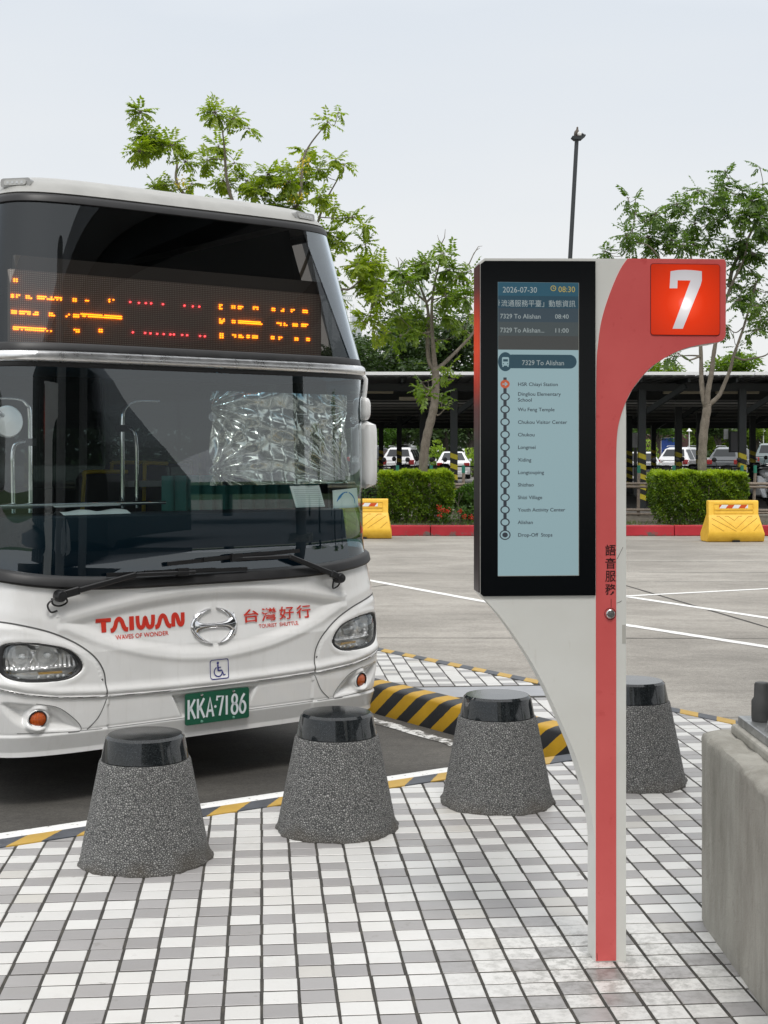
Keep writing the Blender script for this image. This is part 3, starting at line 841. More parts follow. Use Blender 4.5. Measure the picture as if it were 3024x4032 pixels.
for p, q, w in (((3.0, 17.86), (9.5, 20.95), 0.11), ((3.06, 17.78), (6.5, 10.83), 0.12), ((2.45, 15.0), (5.2, 10.5), 0.13), ((-1.4, 22.5), (1.9, 15.85), 0.12),
                ((-3.2, 24.0), (-1.3, 22.6), 0.11)):
    line_strip('road_line', p, q, w, ROAD + 0.004, M['line'], 40, 0.006)
for p, q, w in (((1.5, 23.9), (9, 23.4), 0.09), ((3.2, 21.6), (8, 21.3), 0.06), ((3.1, 19.9), (9, 19.95), 0.05)):
    line_strip('worn_line', p, q, w, ROAD + 0.004, M['line_worn'], 30, 0.02)
jp = smooth_line([(2.6, 22.0), (3.5, 20.5), (3.62, 18.3), (3.75, 16.4), (3.86, 14.27), (4.1, 11.5)], 6)
for i, (p, q, w) in enumerate((((3.0, 21.3), (4.25, 12.7), 0.035), ((-6, 13.9), (12, 13.7), 0.018), ((-6, 9.75), (12, 9.55), 0.014), ((0.2, 19.6), (-4, 13.8), 0.02))):
    line_strip('expansion_joint', p, q, w, ROAD + 0.0035, M['joint'], 40, 0.004)

# red kerb and planting strip
km = MB().box((-0.525, 0, ROAD), (0.525, 0.18, 0.03))
k0 = km.build('kerbstone', M['redkerb'], bevel=(0.018, 2)); rk = empty('red_kerb', (0, 30.9, 0)); tag(rk, kind='structure')
kme = k0.data
for i in range(-16, 20):
    o = k0 if i == -16 else k0.copy()
    if i != -16: COL.objects.link(o)
    o.parent = rk; o.location = (i * 1.062 + 0.48, rt.uniform(-.008, .008), rt.uniform(-.006, .006)); o.rotation_euler = (0, 0, rt.uniform(-.006, .006))
sm = MB(); rg = np.random.RandomState(5)
gx, gy = np.meshgrid(np.linspace(-24, 26, 140), np.linspace(31.0, 36.6, 24))
gz = 0.015 + rg.uniform(-.02, .03, gx.shape) + 0.03 * np.sin(gx * 0.9) * np.sin(gy)
gz[0] = -0.01
tag(sm.grid(np.stack([gx, gy, gz], 2)).build('planting_bed', M['soil'], smooth=80), kind='structure')
tag(MB().box((-24, 36.6, ROAD), (26, 36.8, 0.02)).build('lot_edge', M['concrete']), kind='structure')
lg = MB(); lx, ly = np.meshgrid(np.linspace(-60, 60, 8), np.linspace(36.8, 132, 12))
tag(lg.grid(np.stack([lx, ly, 0.0 + (ly - 36.8) * 0.0062], 2)).build('parking_lot', M['lot']), kind='structure')
lotz = lambda Y: (Y - 36.8) * 0.0062
for i in range(-6, 9):
    line_strip('bay_line', (i * 2.6 + 1.1, 39), (i * 2.6 + 1.5, 43.5), 0.1, 0.045, M['line'])
tag(MB().add([(-60, 37.2, 0.012), (60, 37.2, 0.012), (60, 37.32, 0.013), (-60, 37.32, 0.013)], [(0, 1, 2, 3)]).build('bay_line', M['line']), kind='structure')
tag(sheet('lawn', [(-200, 132), (200, 132), (200, 400), (-200, 400)], 0.6, M['grassland']), kind='structure')

# ------------------------------------------------------------------ bollards
def make_bollard():
    t = empty('bollard', (0, 0, 0))
    prof = [(0.262, 0.0), (0.262, 0.008), (0.254, 0.02), (0.251, 0.03)] + [(0.251 - (0.251 - 0.180) * k / 14, 0.03 + (0.388 - 0.03) * k / 14) for k in range(1, 15)] + [(0.176, 0.396), (0.10, 0.397)]
    m = MB().lathe(prof, 96)
    rg = np.random.RandomState(2)
    vv = np.array(m.v); ang = np.arctan2(vv[:, 1], vv[:, 0]); low = np.clip((0.05 - vv[:, 2]) / 0.05, 0, 1)
    r_ = 1 + 0.022 * low * (np.sin(ang * 5 + 1) + 0.7 * np.sin(ang * 11) + 0.5 * np.sin(ang * 23 + 2))
    vv[:, 0] *= r_; vv[:, 1] *= r_; m.v = [tuple(p) for p in vv]
    m.build('body', M['pebble'], t, smooth=50)
    MB().lathe([(0.168, 0.396), (0.171, 0.400), (0.1565, 0.478), (0.1545, 0.484), (0.144, 0.494), (0.0, 0.4945)], 96).build('cap', M['granite'], t, smooth=20)
    return t
BG = 'stone bollards in a row along the striped edge'
b0 = make_bollard()
for i, (x, y, lab) in enumerate(((-0.944, 5.61, 'stone bollard left of the licence plate, nearest and leftmost of the row'),
                                 (-0.202, 6.075, 'stone bollard with black cap below the right corner of the bus, second from the left'),
                                 (0.520, 6.522, 'stone bollard left of the sign post with its cap mirroring the sky'),
                                 (1.214, 6.93, 'stone bollard half hidden behind the sign post, rightmost of the row'))):
    o = b0 if i == 0 else copy_tree(b0)
    o.location = (x, y, 0); o.rotation_euler = (0, 0, i * 1.3)
    tag(o, lab, 'bollard', BG)

# ------------------------------------------------------------------ concrete footing with column
blk = MB(); rg = np.random.RandomState(4)
def block_mesh():
    nx, ny, nz = 14, 26, 14
    bm = bmesh.new(); bmesh.ops.create_cube(bm, size=1.0)
    bmesh.ops.subdivide_edges(bm, edges=bm.edges[:], cuts=22, use_grid_fill=True)
    lo, hi = Vector((1.135, 2.9, -0.01)), Vector((2.05, 4.885, 0.655))
    for v in bm.verts:
        p = Vector([(v.co[i] + 0.5) * (hi[i] - lo[i]) + lo[i] for i in range(3)])
        # rounded, ragged upper edges
        q = p.copy(); rr = 0.034
        inner = Vector((min(max(p.x, lo.x + rr), hi.x - rr), min(max(p.y, lo.y + rr), hi.y - rr), min(p.z, hi.z - rr)))
        d = p - inner
        if p.z < hi.z - rr: d.z = 0
        k = max(abs(d.x), abs(d.y), abs(d.z))
        if d.length > 1e-6 and sum(1 for c in d if abs(c) > 0.01) > 1: p = inner + d.normalized() * k
        h = math.sin(p.x * 31 + p.y * 17) * math.cos(p.y * 23 - p.z * 29) + 0.6 * math.sin(p.y * 71 + p.z * 53)
        amp = 0.010 * max(0, min(1, (p.z - 0.56) / 0.08)) + 0.0012
        v.co = p + d * 0.0 + Vector((0.5, 0.3, 1.0)) * h * amp
    me = bpy.data.meshes.new('block'); bm.to_mesh(me); bm.free(); me.materials.append(M['concrete'])
    me.shade_smooth(); me.set_sharp_from_angle(angle=R(45)); return me
foot = bpy.data.objects.new('concrete_footing', block_mesh()); COL.objects.link(foot)
foot.rotation_euler = (0, 0, R(0.6))
tag(foot, 'rough grey concrete footing block with worn edges at the right beside the sign', 'concrete block')
cp = empty('canopy_column', (1.605, 4.235, 0.655))
MB().box((-0.42, -0.62, -0.015), (0.42, 0.62, 0.022)).build('grout_pad', M['concrete'], cp, bevel=(0.01, 2))
MB().box((-0.40, -0.60, 0.022), (0.40, 0.60, 0.052)).build('base_plate', M['galv'], cp, bevel=(0.004, 2))
for bx, by in ((-0.345, 0.50), (-0.345, -0.50), (0.34, 0.50), (0.34, -0.50), (-0.345, 0.02)):
    MB().lathe([(0.032, 0.052), (0.034, 0.06), (0.034, 0.12), (0.026, 0.132), (0.0245, 0.175), (0.021, 0.181), (0.0, 0.182)], 20, (bx, by, 0)).build('bolt_cap', M['boltcap'], cp, smooth=35)
for sx in (-1, 1):
    MB().prism([(0.05, 0.052), (0.385, 0.052), (0.37, 0.10), (0.22, 0.42), (0.05, 0.5)][::sx], lambda a, b: (sx * a, 0.30, b), lambda a, b: (sx * a, 0.32, b)).build('gusset', M['galv'], cp, fix=True)
    MB().prism([(0.05, 0.052), (0.56, 0.052), (0.55, 0.1), (0.22, 0.5), (0.05, 0.6)][::sx], lambda a, b: (-0.01, sx * a, b), lambda a, b: (0.01, sx * a, b)).build('gusset', M['galv'], cp, fix=True)
MB().tube([(0, 0, 0.05), (0.55, -0.3, 5.6)], [0.21, 0.19], 28).build('pipe', M['col_grey'], cp, smooth=40)
tag(cp, 'galvanised base of a canopy column bolted onto the concrete footing', 'column')

# ------------------------------------------------------------------ bus stop sign
sign = empty('bus_stop_sign', (0.665, 4.463, 0.0), R(4.9))
tag(sign, 'tall red and white bus stop sign with number 7 and a route screen', 'bus stop sign')
CUR = [(0.4206, 2.205), (0.4195, 1.975), (0.4165, 1.965), (0.4091, 1.9557), (0.393, 1.9499), (0.3309, 1.9407), (0.2657, 1.922), (0.225, 1.903), (0.1931, 1.8815), (0.157, 1.8500), (0.118, 1.8016), (0.0968, 1.7604)]
FIN = [(-0.3563, 1.1496), (-0.3051, 1.093), (-0.2512, 1.0194), (-0.1999, 0.94), (-0.1545, 0.8549), (-0.12, 0.7811), (-0.0802, 0.6904), (-0.057, 0.631), (-0.0364, 0.5628), (-0.0186, 0.4906), (-0.0052, 0.4185), (-0.0005, 0.37)]
FINs = [tuple(p) for p in smooth_line(FIN, 4)]
outline = [(-0.0005, 0.0), (0.0978, 0.0), (0.0978, 1.72)] + CUR[::-1] + [(0.416, 2.2165), (-0.352, 2.209), (-0.3667, 2.198), (-0.3667, 1.160)] + FINs
ob = MB().prism(outline, lambda a, b: (a, 0.105, b), lambda a, b: (a, 0.0, b)).build('body', M['sign_white'], sign, fix=True, smooth=25)
REDL = [(0.1025, 2.2136), (0.0789, 2.1791), (0.0545, 2.1259), (0.0309, 2.0609), (0.0158, 2.0017), (0.0072, 1.937), (0.0040, 1.9018), (0.0020, 1.8275), (0.0010, 1.70)]
REDs = [tuple(p) for p in smooth_line(REDL, 4)]
CURR = [tuple(p) for p in smooth_line([(0.393, 1.952), (0.3309, 1.9427), (0.2657, 1.924), (0.1931, 1.8835), (0.157, 1.852), (0.118, 1.8036), (0.0958, 1.7604), (0.0789, 1.7131), (0.070, 1.672), (0.0662, 1.6187), (0.0655, 1.55)], 4)]
red = [(0.0008, 0.004), (0.0655, 0.004)] + CURR[::-1] + [(0.409, 1.958), (0.416, 1.967), (0.4185, 1.977), (0.4195, 2.203), (0.415, 2.2145)] + REDs
MB().prism(red, lambda a, b: (a, 0.0, b), lambda a, b: (a, -0.002, b)).build('red_panel', M['sign_red'], sign, fix=True)
bp = [(-0.3655, 1.162), (-0.357, 1.154), (-0.0015, 1.154), (-0.0015, 2.2035), (-0.352, 2.2005), (-0.3655, 2.190)]
blackp = MB().prism(bp, lambda a, b: (a, 0.0, b), lambda a, b: (a, -0.006, b)).build('screen_housing', M['sign_black'], sign, fix=True)
MB().box((-0.3705, 0.0005, 1.165), (-0.3672, 0.104, 2.19)).build('side_glow', M['side_red'], sign)  # thin emissive strip added to carry the painted red glow
def sgn2(name, vf, y, mat, parent, thick=0.0):
    vs, fs = vf
    m = MB()
    m.add([(a, y, b) for a, b in vs], fs)
    me = m.build(name, mat, parent)
    return me
scrn = sgn2('screen', rect2(-0.3115, 1.2178, -0.0560, 2.1345), -0.0072, M['scr_light'], sign)
sgn2('screen_rim', merge2(rect2(-0.0560, 1.2178, -0.0545, 2.1345), rect2(-0.3115, 1.2163, -0.0545, 1.2178)), -0.0074, simple('screen_rim', (0.30, 0.30, 0.27), 0.4), sign)
Xa, Xb = -0.3112, -0.0562
for z1, z0, k in ((2.134, 2.092, 'scr_head'), (2.092, 2.0541, 'scr_band'), (2.0541, 2.0105, 'scr_row_a'), (2.0105, 1.9671, 'scr_row_b'), (1.9671, 1.9235, 'scr_row_c')):
    sgn2('screen_band', rect2(Xa, z0, Xb, z1), -0.0080, M[k], scrn)
YT = -0.0090
def scr_text(body, x0, x1, y0, y1, mat, **kw):
    return sgn2('lettering', fit_text(body, x0, x1, y0, y1, **kw), YT, M[mat], scrn)
scr_text('2026-07-30', -0.2963, -0.1885, 2.1018, 2.1196, 'scr_text')
scr_text('08:30', -0.1199, -0.0675, 2.1047, 2.1225, 'scr_gold')
sgn2('clock_icon', merge2(ring2(-0.1364, 2.1165, 0.0088, 0.0088, 0.0066, 0.0066), rect2(-0.1372, 2.1155, -0.1356, 2.1215), rect2(-0.1372, 2.1150, -0.1322, 2.1166)), YT, M['scr_gold'], scrn)
scr_text('流通服務平臺」動態資訊', -0.3014, -0.0663, 2.0579, 2.0792, 'scr_text')
sgn2('lettering', merge2(rect2(-0.3092, 2.060, -0.3078, 2.079), rect2(-0.3092, 2.069, -0.3050, 2.0705)), YT, M['scr_text'], scrn)
scr_text('7329 To Alishan', -0.3043, -0.1771, 2.0208, 2.0353, 'scr_text')
scr_text('08:40', -0.1308, -0.0877, 2.0215, 2.0351, 'scr_text')
scr_text('7329 To Alishan...', -0.3043, -0.1656, 1.9773, 1.992, 'scr_text')
scr_text('11:00', -0.1296, -0.0877, 1.9778, 1.9914, 'scr_text')
pill = sgn2('route_pill', rect2(-0.2881, 1.8655, -0.0621, 1.9086, 0.0213, 10), -0.0078, M['scr_pill'], scrn)
sgn2('route_disc', disc2(-0.2881, 1.8860, 0.0230, 0.0298, 40), -0.0083, M['scr_pill'], scrn)
scr_text('7329 To Alishan', -0.2353, -0.1028, 1.8755, 1.8908, 'scr_text')
ic = merge2(rect2(-0.2988, 1.8735, -0.2766, 1.9002, 0.004), rect2(-0.2975, 1.8697, -0.2935, 1.8740), rect2(-0.2819, 1.8697, -0.2779, 1.8740))
sgn2('bus_icon', ic, YT, M['scr_light'], scrn)
sgn2('bus_icon', merge2(rect2(-0.2952, 1.8863, -0.2802, 1.8938), disc2(-0.2945, 1.8795, 0.0018), disc2(-0.2809, 1.8795, 0.0018)), YT - 0.0006, M['scr_pill'], scrn)
zs = [1.8162, 1.7764, 1.7374, 1.6979, 1.6587, 1.6194, 1.5799, 1.5409, 1.5022, 1.4627, 1.4239, 1.3849, 1.3454]
xl = -0.2891
for a, b in zip(zs[:-1], zs[1:]):
    sgn2('route_line', rect2(xl - 0.0052, b + 0.012, xl + 0.0052, a - 0.012), -0.0078, M['scr_ink'], scrn)
sgn2('route_line', rect2(xl - 0.0052, zs[0] + 0.012, xl + 0.0052, 1.8368), -0.0078, M['scr_ink'], scrn)
sgn2('stop_marker', disc2(xl, zs[0], 0.0148, 0.0132), YT, M['scr_orange'], scrn)
sgn2('arrow_icon', merge2(rect2(xl - 0.0088, zs[0] - 0.0016, xl + 0.005, zs[0] + 0.0016), (np.array([(xl + 0.0085, zs[0]), (xl + 0.0005, zs[0] + 0.0072), (xl - 0.0018, zs[0] + 0.0052), (xl + 0.0035, zs[0]), (xl - 0.0018, zs[0] - 0.0052), (xl + 0.0005, zs[0] - 0.0072)]), [(0, 1, 2, 3), (0, 3, 4, 5)])), YT - 0.0006, M['scr_light'], scrn)
for z in zs[1:-1]:
    sgn2('stop_marker', ring2(xl, z, 0.0150, 0.0128, 0.0108, 0.0090), YT, M['scr_ink'], scrn)
sgn2('stop_marker', merge2(ring2(xl, zs[-1], 0.0175, 0.0155, 0.0140, 0.0122), disc2(xl, zs[-1], 0.0088, 0.0078)), YT, M['scr_ink'], scrn)
names = ['HSR Chiayi Station', None, 'Wu Feng Temple', 'Chukou Visitor Center', 'Chukou', 'Longmei', 'Xiding', 'Longtouping', 'Shizhao', 'Shizi Village', 'Youth Activity Center', 'Alishan', 'Drop-Off  Stops']
CAPH = 0.0114
def stop_text(body, z):
    vs, fs = text_data(body, 0.012); sc_ = CAPH / 0.727
    return sgn2('lettering', (np.stack([vs[:, 0] * sc_ * 1.06 - 0.2490, vs[:, 1] * sc_ + z - CAPH / 2], 1), fs), YT, M['scr_ink'], scrn)
for nm, z in zip(names, zs):
    if nm: stop_text(nm, z)
stop_text('Dingliou Elementary', 1.7858); stop_text('School', 1.7673)
# lit number box
sgn2('box_gap', rect2(0.1745, 1.9718, 0.4005, 2.1992, 0.010), -0.0026, simple('dark_red_gap', (0.16, 0.012, 0.012), 0.6), sign)
lit = MB().prism([tuple(p) for p in rect2(0.1770, 1.9742, 0.3980, 2.1968, 0.008)[0]], lambda a, b: (a, -0.0026, b), lambda a, b: (a, -0.0052, b)).build('lit_panel', M['lit_red'], sign, fix=True)
g7 = [(0.2391, 2.1743), (0.262, 2.1782), (0.2873, 2.1792), (0.313, 2.1782), (0.3399, 2.1754), (0.3402, 2.1472), (0.3365, 2.1330), (0.2785, 1.9933), (0.2455, 1.9931), (0.3036, 2.1457), (0.2617, 2.146), (0.2609, 2.1207), (0.2359, 2.1205)]
sgn2('number_seven', (np.array(g7), [tuple(range(len(g7)))]), -0.0062, M['lit_white'], lit)
# voice service text and button
for ch, z in zip('語音服務', (1.2958, 1.2544, 1.2134, 1.1725)):
    sgn2('lettering', fit_text(ch, 0.0305, 0.0640, z - 0.0175, z + 0.0175, offset=0.012), -0.0028, M['sign_ink'], sign)
sgn2('guide_line', rect2(0.0486, 1.1160, 0.0500, 1.1416), -0.0028, M['sign_ink'], sign)
sgn2('guide_ring', ring2(0.0464, 1.0954, 0.0186, 0.0186, 0.0172, 0.0172), -0.0028, M['sign_ink'], sign)
bt = MB().lathe([(0.0145, 0.0), (0.0142, 0.006), (0.0112, 0.0085), (0.0094, 0.0085), (0.0092, 0.0062), (0.0090, 0.0075), (0.0, 0.0078)], 32, axis='y')
bt.v = [(x + 0.0464, -y - 0.002, z + 1.0954) for x, y, z in bt.v]
bt.build('push_button', M['steel'], sign, fix=True, smooth=30)
# scuffs
for pts in (((0.0690, 1.268), (0.0880, 1.305)), ((0.0685, 1.129), (0.078, 1.1325), (0.083, 1.136)), ((0.005, 0.008), (0.004, 0.03))):
    sgn2('scratch', ribbon(smooth_line(pts, 4) if len(pts) > 2 else pts, [0.0012] * (len(smooth_line(pts, 4)) if len(pts) > 2 else 2)), -0.0008 if pts[0][0] > 0.05 else -0.003, M['sign_ink'], sign)
sgn2('tape_scrap', rect2(0.0850, 1.001, 0.0968, 1.060), -0.0008, simple('old_tape', (0.50, 0.49, 0.45), 0.25), sign)

# ------------------------------------------------------------------ the bus
PSI = R(37.6)
BC = Vector((-0.916, 7.71, ROAD))
bus = empty('tour_bus', BC, PSI)
tag(bus, 'white coach bus facing the kerb with red lettering and a green licence plate', 'bus')
ZO = 0.20                                   # bus-local z = height above pavement + ZO
WZ = [(.1, 1.20), (.35, 1.235), (.72, 1.235), (.95, 1.195), (1.1, 1.18), (2.08, 1.17), (2.16, 1.16), (2.5, 1.105), (2.95, 1.03), (3.02, .985), (3.06, .95), (3.09, .88)]
FZ = [(.1, .035), (.2, .004), (.3, .0), (.58, .0), (.65, .012), (.9, .03), (1.05, .05), (2.08, .06), (2.16, .07), (2.93, .25), (2.97, .265), (3.02, .31), (3.06, .38), (3.09, .50)]
NE, DEP = 5.5, 0.5
def Wf(z): return np.interp(z, *zip(*WZ))
def Ff(z): return np.interp(z, *zip(*FZ))
def gq(q): return DEP * (1 - (1 - np.clip(np.abs(q), 0, 0.99999) ** NE) ** (1 / NE))
def sm(x, a, b):
    t = np.clip((x - a) / (b - a), 0, 1); return t * t * (3 - 2 * t)
def pdist(poly, U, Z):
    "signed distance to a closed polygon, positive inside"
    P = np.array(poly, float); n = len(P); d2 = np.full(U.shape, 1e9); ins = np.zeros(U.shape, bool)
    for i in range(n):
        a, b = P[i], P[(i + 1) % n]; e = b - a; wx, wz = U - a[0], Z - a[1]
        t = np.clip((wx * e[0] + wz * e[1]) / max(e @ e, 1e-12), 0, 1)
        d2 = np.minimum(d2, (wx - e[0] * t) ** 2 + (wz - e[1] * t) ** 2)
        c = (a[1] > Z) != (b[1] > Z)
        with np.errstate(divide='ignore', invalid='ignore'):
            ins ^= c & (U < (b[0] - a[0]) * (Z - a[1]) / (b[1] - a[1] + 1e-15) + a[0])
    d = np.sqrt(d2); return np.where(ins, d, -d)
def ldist(line, U, Z):
    P = np.array(line, float); d2 = np.full(U.shape, 1e9)
    for a, b in zip(P[:-1], P[1:]):
        e = b - a; wx, wz = U - a[0], Z - a[1]; t = np.clip((wx * e[0] + wz * e[1]) / max(e @ e, 1e-12), 0, 1)
        d2 = np.minimum(d2, (wx - e[0] * t) ** 2 + (wz - e[1] * t) ** 2)
    return np.sqrt(d2)
mir_ = lambda L: [(-a, b) for a, b in L]
HL = chaikin([(-1.185, 0.600), (-1.165, 0.652), (-1.06, 0.655), (-0.955, 0.637), (-0.86, 0.612), (-0.806, 0.572), (-0.773, 0.514), (-0.80, 0.478), (-0.862, 0.450), (-1.00, 0.449), (-1.10, 0.458), (-1.165, 0.485), (-1.188, 0.54)], 2)
POD = [(-1.21, 0.757), (-1.163, 0.756), (-1.066, 0.735), (-0.937, 0.695), (-0.811, 0.633), (-0.715, 0.558), (-0.665, 0.482), (-0.653, 0.410), (-0.650, 0.352)]
PODs = [tuple(p) for p in smooth_line(POD, 5)]
CRE = [(-1.21, 0.44), (-1.168, 0.425), (-1.072, 0.398), (-0.919, 0.373), (-0.650, 0.352), (-0.30, 0.342), (0, 0.339), (0.30, 0.342), (0.650, 0.352), (0.919, 0.373), (1.072, 0.398), (1.168, 0.425), (1.21, 0.44)]
FOGR = chaikin([(-1.19, 0.372), (-1.072, 0.354), (-0.93, 0.330), (-0.862, 0.288), (-0.768, 0.192), (-0.83, 0.182), (-0.99, 0.196), (-1.085, 0.224), (-1.15, 0.285)], 2)
PREC = [(-0.275, 0.318), (-0.205, 0.183), (0.205, 0.183), (0.275, 0.318)]
def crease_z(U): return np.interp(U, [a for a, b in CRE], [b for a, b in CRE])
def Dsp(U, Z):
    U, Z = np.broadcast_arrays(np.asarray(U, float), np.asarray(Z, float))
    d = np.zeros(U.shape)
    k = np.clip(1 - (U / .86) ** 2, 0, 1)
    zt = .737 + .098 * k ** 1.1; zb = .737 - .212 * k
    ins = np.minimum(zt - Z, Z - zb)
    d -= 0.020 * sm(ins, -0.012, 0.045) * (np.abs(U) < .86)
    d += 0.006 * np.exp(-((ins + 0.03) / 0.020) ** 2) * (np.abs(U) < .9)
    for L in (PODs, [(-a, b) for a, b in PODs]):
        dl = ldist(L, U, Z); side = np.sign(np.interp(np.abs(U), [.65, .715, .811, .937, 1.066, 1.21], [.36, .558, .633, .695, .735, .757]) - Z)
        inside = np.where(side > 0, dl, -dl) * (np.abs(U) > .64)
        same = (U < 0) if L is PODs else (U > 0)
        d += np.where(same, 0.008 * sm(inside, -0.004, 0.035), 0)
        d += np.where(same, 0.003 * np.exp(-((inside + 0.05) / 0.034) ** 2), 0)
    cz = crease_z(U); h = Z - cz
    d += 0.015 * np.exp(-((h - 0.024) / 0.024) ** 2) + 0.012 * sm(-h, -0.005, 0.004) - 0.010 * sm(-h, 0.0, 0.012)
    d += 0.010 * sm(0.188 - Z, -0.006, 0.012)
    for P in (FOGR, FOGR * np.array([-1, 1])):
        d -= 0.036 * sm(pdist(P, U, Z), 0.0, 0.05)
    d -= 0.030 * sm(pdist(PREC, U, Z), 0.0, 0.022)
    for P in (HL, HL * np.array([-1, 1])):
        pd = pdist(P, U, Z); d -= 0.075 * sm(pd, -0.001, 0.012); d += 0.003 * np.exp(-((pd + 0.016) / 0.014) ** 2)
    for s_ in (-1, 1):
        rr = np.hypot(U - s_ * 1.008, Z - 0.266); d += 0.024 * sm(0.060 - rr, -0.014, 0.010)
    return d
def bsurf(U, Z, off=0.0, disp=True):
    U, Z = np.broadcast_arrays(np.asarray(U, float), np.asarray(Z, float))
    w = Wf(Z); q = np.clip(U / w, -.9999, .9999)
    v = Ff(Z) + gq(q)
    e = 1e-4; dv = (gq(np.clip(q + e, -.99999, .99999)) - gq(q - e)) / (2 * e * w)
    nx, ny = dv, -np.ones_like(dv); L = np.hypot(nx, ny); nx, ny = nx / L, ny / L
    o = off + (Dsp(U, Z) if disp else 0)
    return np.stack([U + nx * o, v + ny * o, Z + ZO], -1)
# outline of the body in plan as (q, extra length along the side)
ph = np.linspace(0, math.pi / 2, 1500)
qs, vs_ = np.sin(ph) ** (2 / NE), DEP * (1 - np.cos(ph) ** (2 / NE))
def plan(n, ext):
    u, v, q = qs * 1.18, vs_, qs
    u = np.append(u, 1.18); v = np.append(v, DEP + ext); q = np.append(q, 1.0); ex = np.append(np.zeros(len(qs)), ext)
    s = np.concatenate([[0], np.cumsum(np.hypot(np.diff(u), np.diff(v)))])
    t = np.linspace(0, s[-1], n)
    Q, E_, V_ = np.interp(t, s, q), np.interp(t, s, ex), np.interp(t, s, v); U_ = np.interp(t, s, u)
    tx, ty = np.gradient(U_), np.gradient(V_); L = np.hypot(tx, ty); nx, ny = ty / L, -tx / L
    f = lambda a, sg: np.concatenate([sg * a[:0:-1], a])
    return f(Q, -1), f(E_, 1), f(V_ - E_, 1), f(nx, -1), f(ny, 1)
def shell(zrow, n, ext, offs=0.0, disp=False):
    "zrow: function(q) -> array of heights (rows, len(q))"
    Q, E_, G, nx, ny = plan(n, ext); Z = zrow(Q); Z = np.atleast_2d(Z)
    U = Q[None] * Wf(Z); V = Ff(Z) + np.minimum(G, DEP)[None] + E_[None]
    o = np.broadcast_to(np.asarray(offs, float), Z.shape).copy()
    if disp: o += Dsp(U, Z)
    return np.stack([U + nx[None] * o, V + ny[None] * o, Z + ZO], -1)
rub_bot = lambda q: 0.889 + 0.072 * np.abs(q) ** 4
rows = lambda z0, z1, n: (lambda Q: np.linspace(0, 1, n)[:, None] * (z1(Q) - z0(Q))[None] + z0(Q)[None])
cst = lambda z: (lambda Q: np.full(Q.shape, z))
MB().grid(shell(rows(cst(.075), lambda q: rub_bot(q) + .006, 215), 250, 0.30, 0, True)).build('front_panel', M['bus'], bus, smooth=60)
# lower lip turned under
und = shell(lambda Q: np.full((1, len(Q)), .075), 80, 0.30, 0, True)[0]; back = und.copy(); back[:, 1] += 0.25; back[:, 2] -= 0.0; back[:, 0] *= .95
MB().grid(np.stack([und, back])).build('front_lip', M['bus'], bus, smooth=60)
# rubber surround
rp = [(0.0, 0.002), (0.004, 0.020), (0.014, 0.028), (0.05, 0.026), (0.062, 0.014), (0.068, 0.0)]
def rubber(zf, prof, ext, name, mat, n=120):
    Q, *_ = plan(n, ext); Zb = zf(Q)
    P = shell(lambda q: np.stack([Zb + a for a, _ in prof]), n, ext, np.array([o for _, o in prof])[:, None] * np.ones((1, 2 * n - 1)))
    return MB().grid(P).build(name, mat, bus, smooth=40)
rubber(rub_bot, rp, 0.10, 'windscreen_rubber', M['rubber'])
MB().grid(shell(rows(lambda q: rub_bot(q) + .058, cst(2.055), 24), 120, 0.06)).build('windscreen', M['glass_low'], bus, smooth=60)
rubber(cst(2.040), [(0.0, 0.001), (0.003, 0.008), (0.02, 0.010), (0.026, 0.008)], 0.10, 'windscreen_trim', M['rubber'])
rubber(cst(2.064), [(0.0, -0.002), (0.003, 0.018), (0.012, 0.027), (0.03, 0.032), (0.05, 0.029), (0.058, 0.018), (0.060, -0.002)], 0.22, 'chrome_band', M['band'])
rubber(cst(2.123), [(0.0, 0.003), (0.004, 0.010), (0.035, 0.008), (0.042, 0.001)], 0.16, 'upper_trim', M['rubber'])
MB().grid(shell(rows(cst(2.155), cst(2.925), 20), 120, 0.06)).build('upper_windscreen', M['glass_up'], bus, smooth=60)
for s_ in (1,):
    zq = np.linspace(2.158, 2.915, 16); P = []
    for z in zq:
        k_ = (z - 2.158) / (2.915 - 2.158); u0 = .985 + (.745 - .985) * k_; w_ = float(Wf(z)); f0 = math.asin(min(1, (u0 / w_)) ** (NE / 2)); f_ = np.linspace(f0, math.pi / 2 - .002, 26)
        u_ = w_ * np.sin(f_) ** (2 / NE); v_ = float(Ff(z)) + DEP * (1 - np.cos(f_) ** (2 / NE))
        tx_, ty_ = np.gradient(u_), np.gradient(v_); l_ = np.hypot(tx_, ty_)
        P.append(np.stack([s_ * (u_ + ty_ / l_ * .006), v_ - tx_ / l_ * .006, np.full(26, z + ZO)], 1))
    MB().grid(np.array(P), flip=s_ < 0).build('quarter_glass', glass('quarter_glass', (0.30, 0.33, 0.36), 4.5), bus, smooth=60)
rubber(cst(2.912), [(0.0, 0.001), (0.004, 0.012), (0.03, 0.014), (0.046, 0.010), (0.05, 0.0)], 0.16, 'upper_rubber', M['rubber'])
capz = np.array([2.958, 2.966, 2.985, 3.0, 3.02, 3.035, 3.05, 3.06, 3.07, 3.08, 3.086, 3.09])
MB().grid(shell(lambda Q: np.repeat(capz[:, None], len(Q), 1), 120, 0.30, np.array([-.01, .012] + [.012] * 10)[:, None] * np.ones((1, 239)))).build('front_cap', M['bus_cap'], bus, smooth=50)
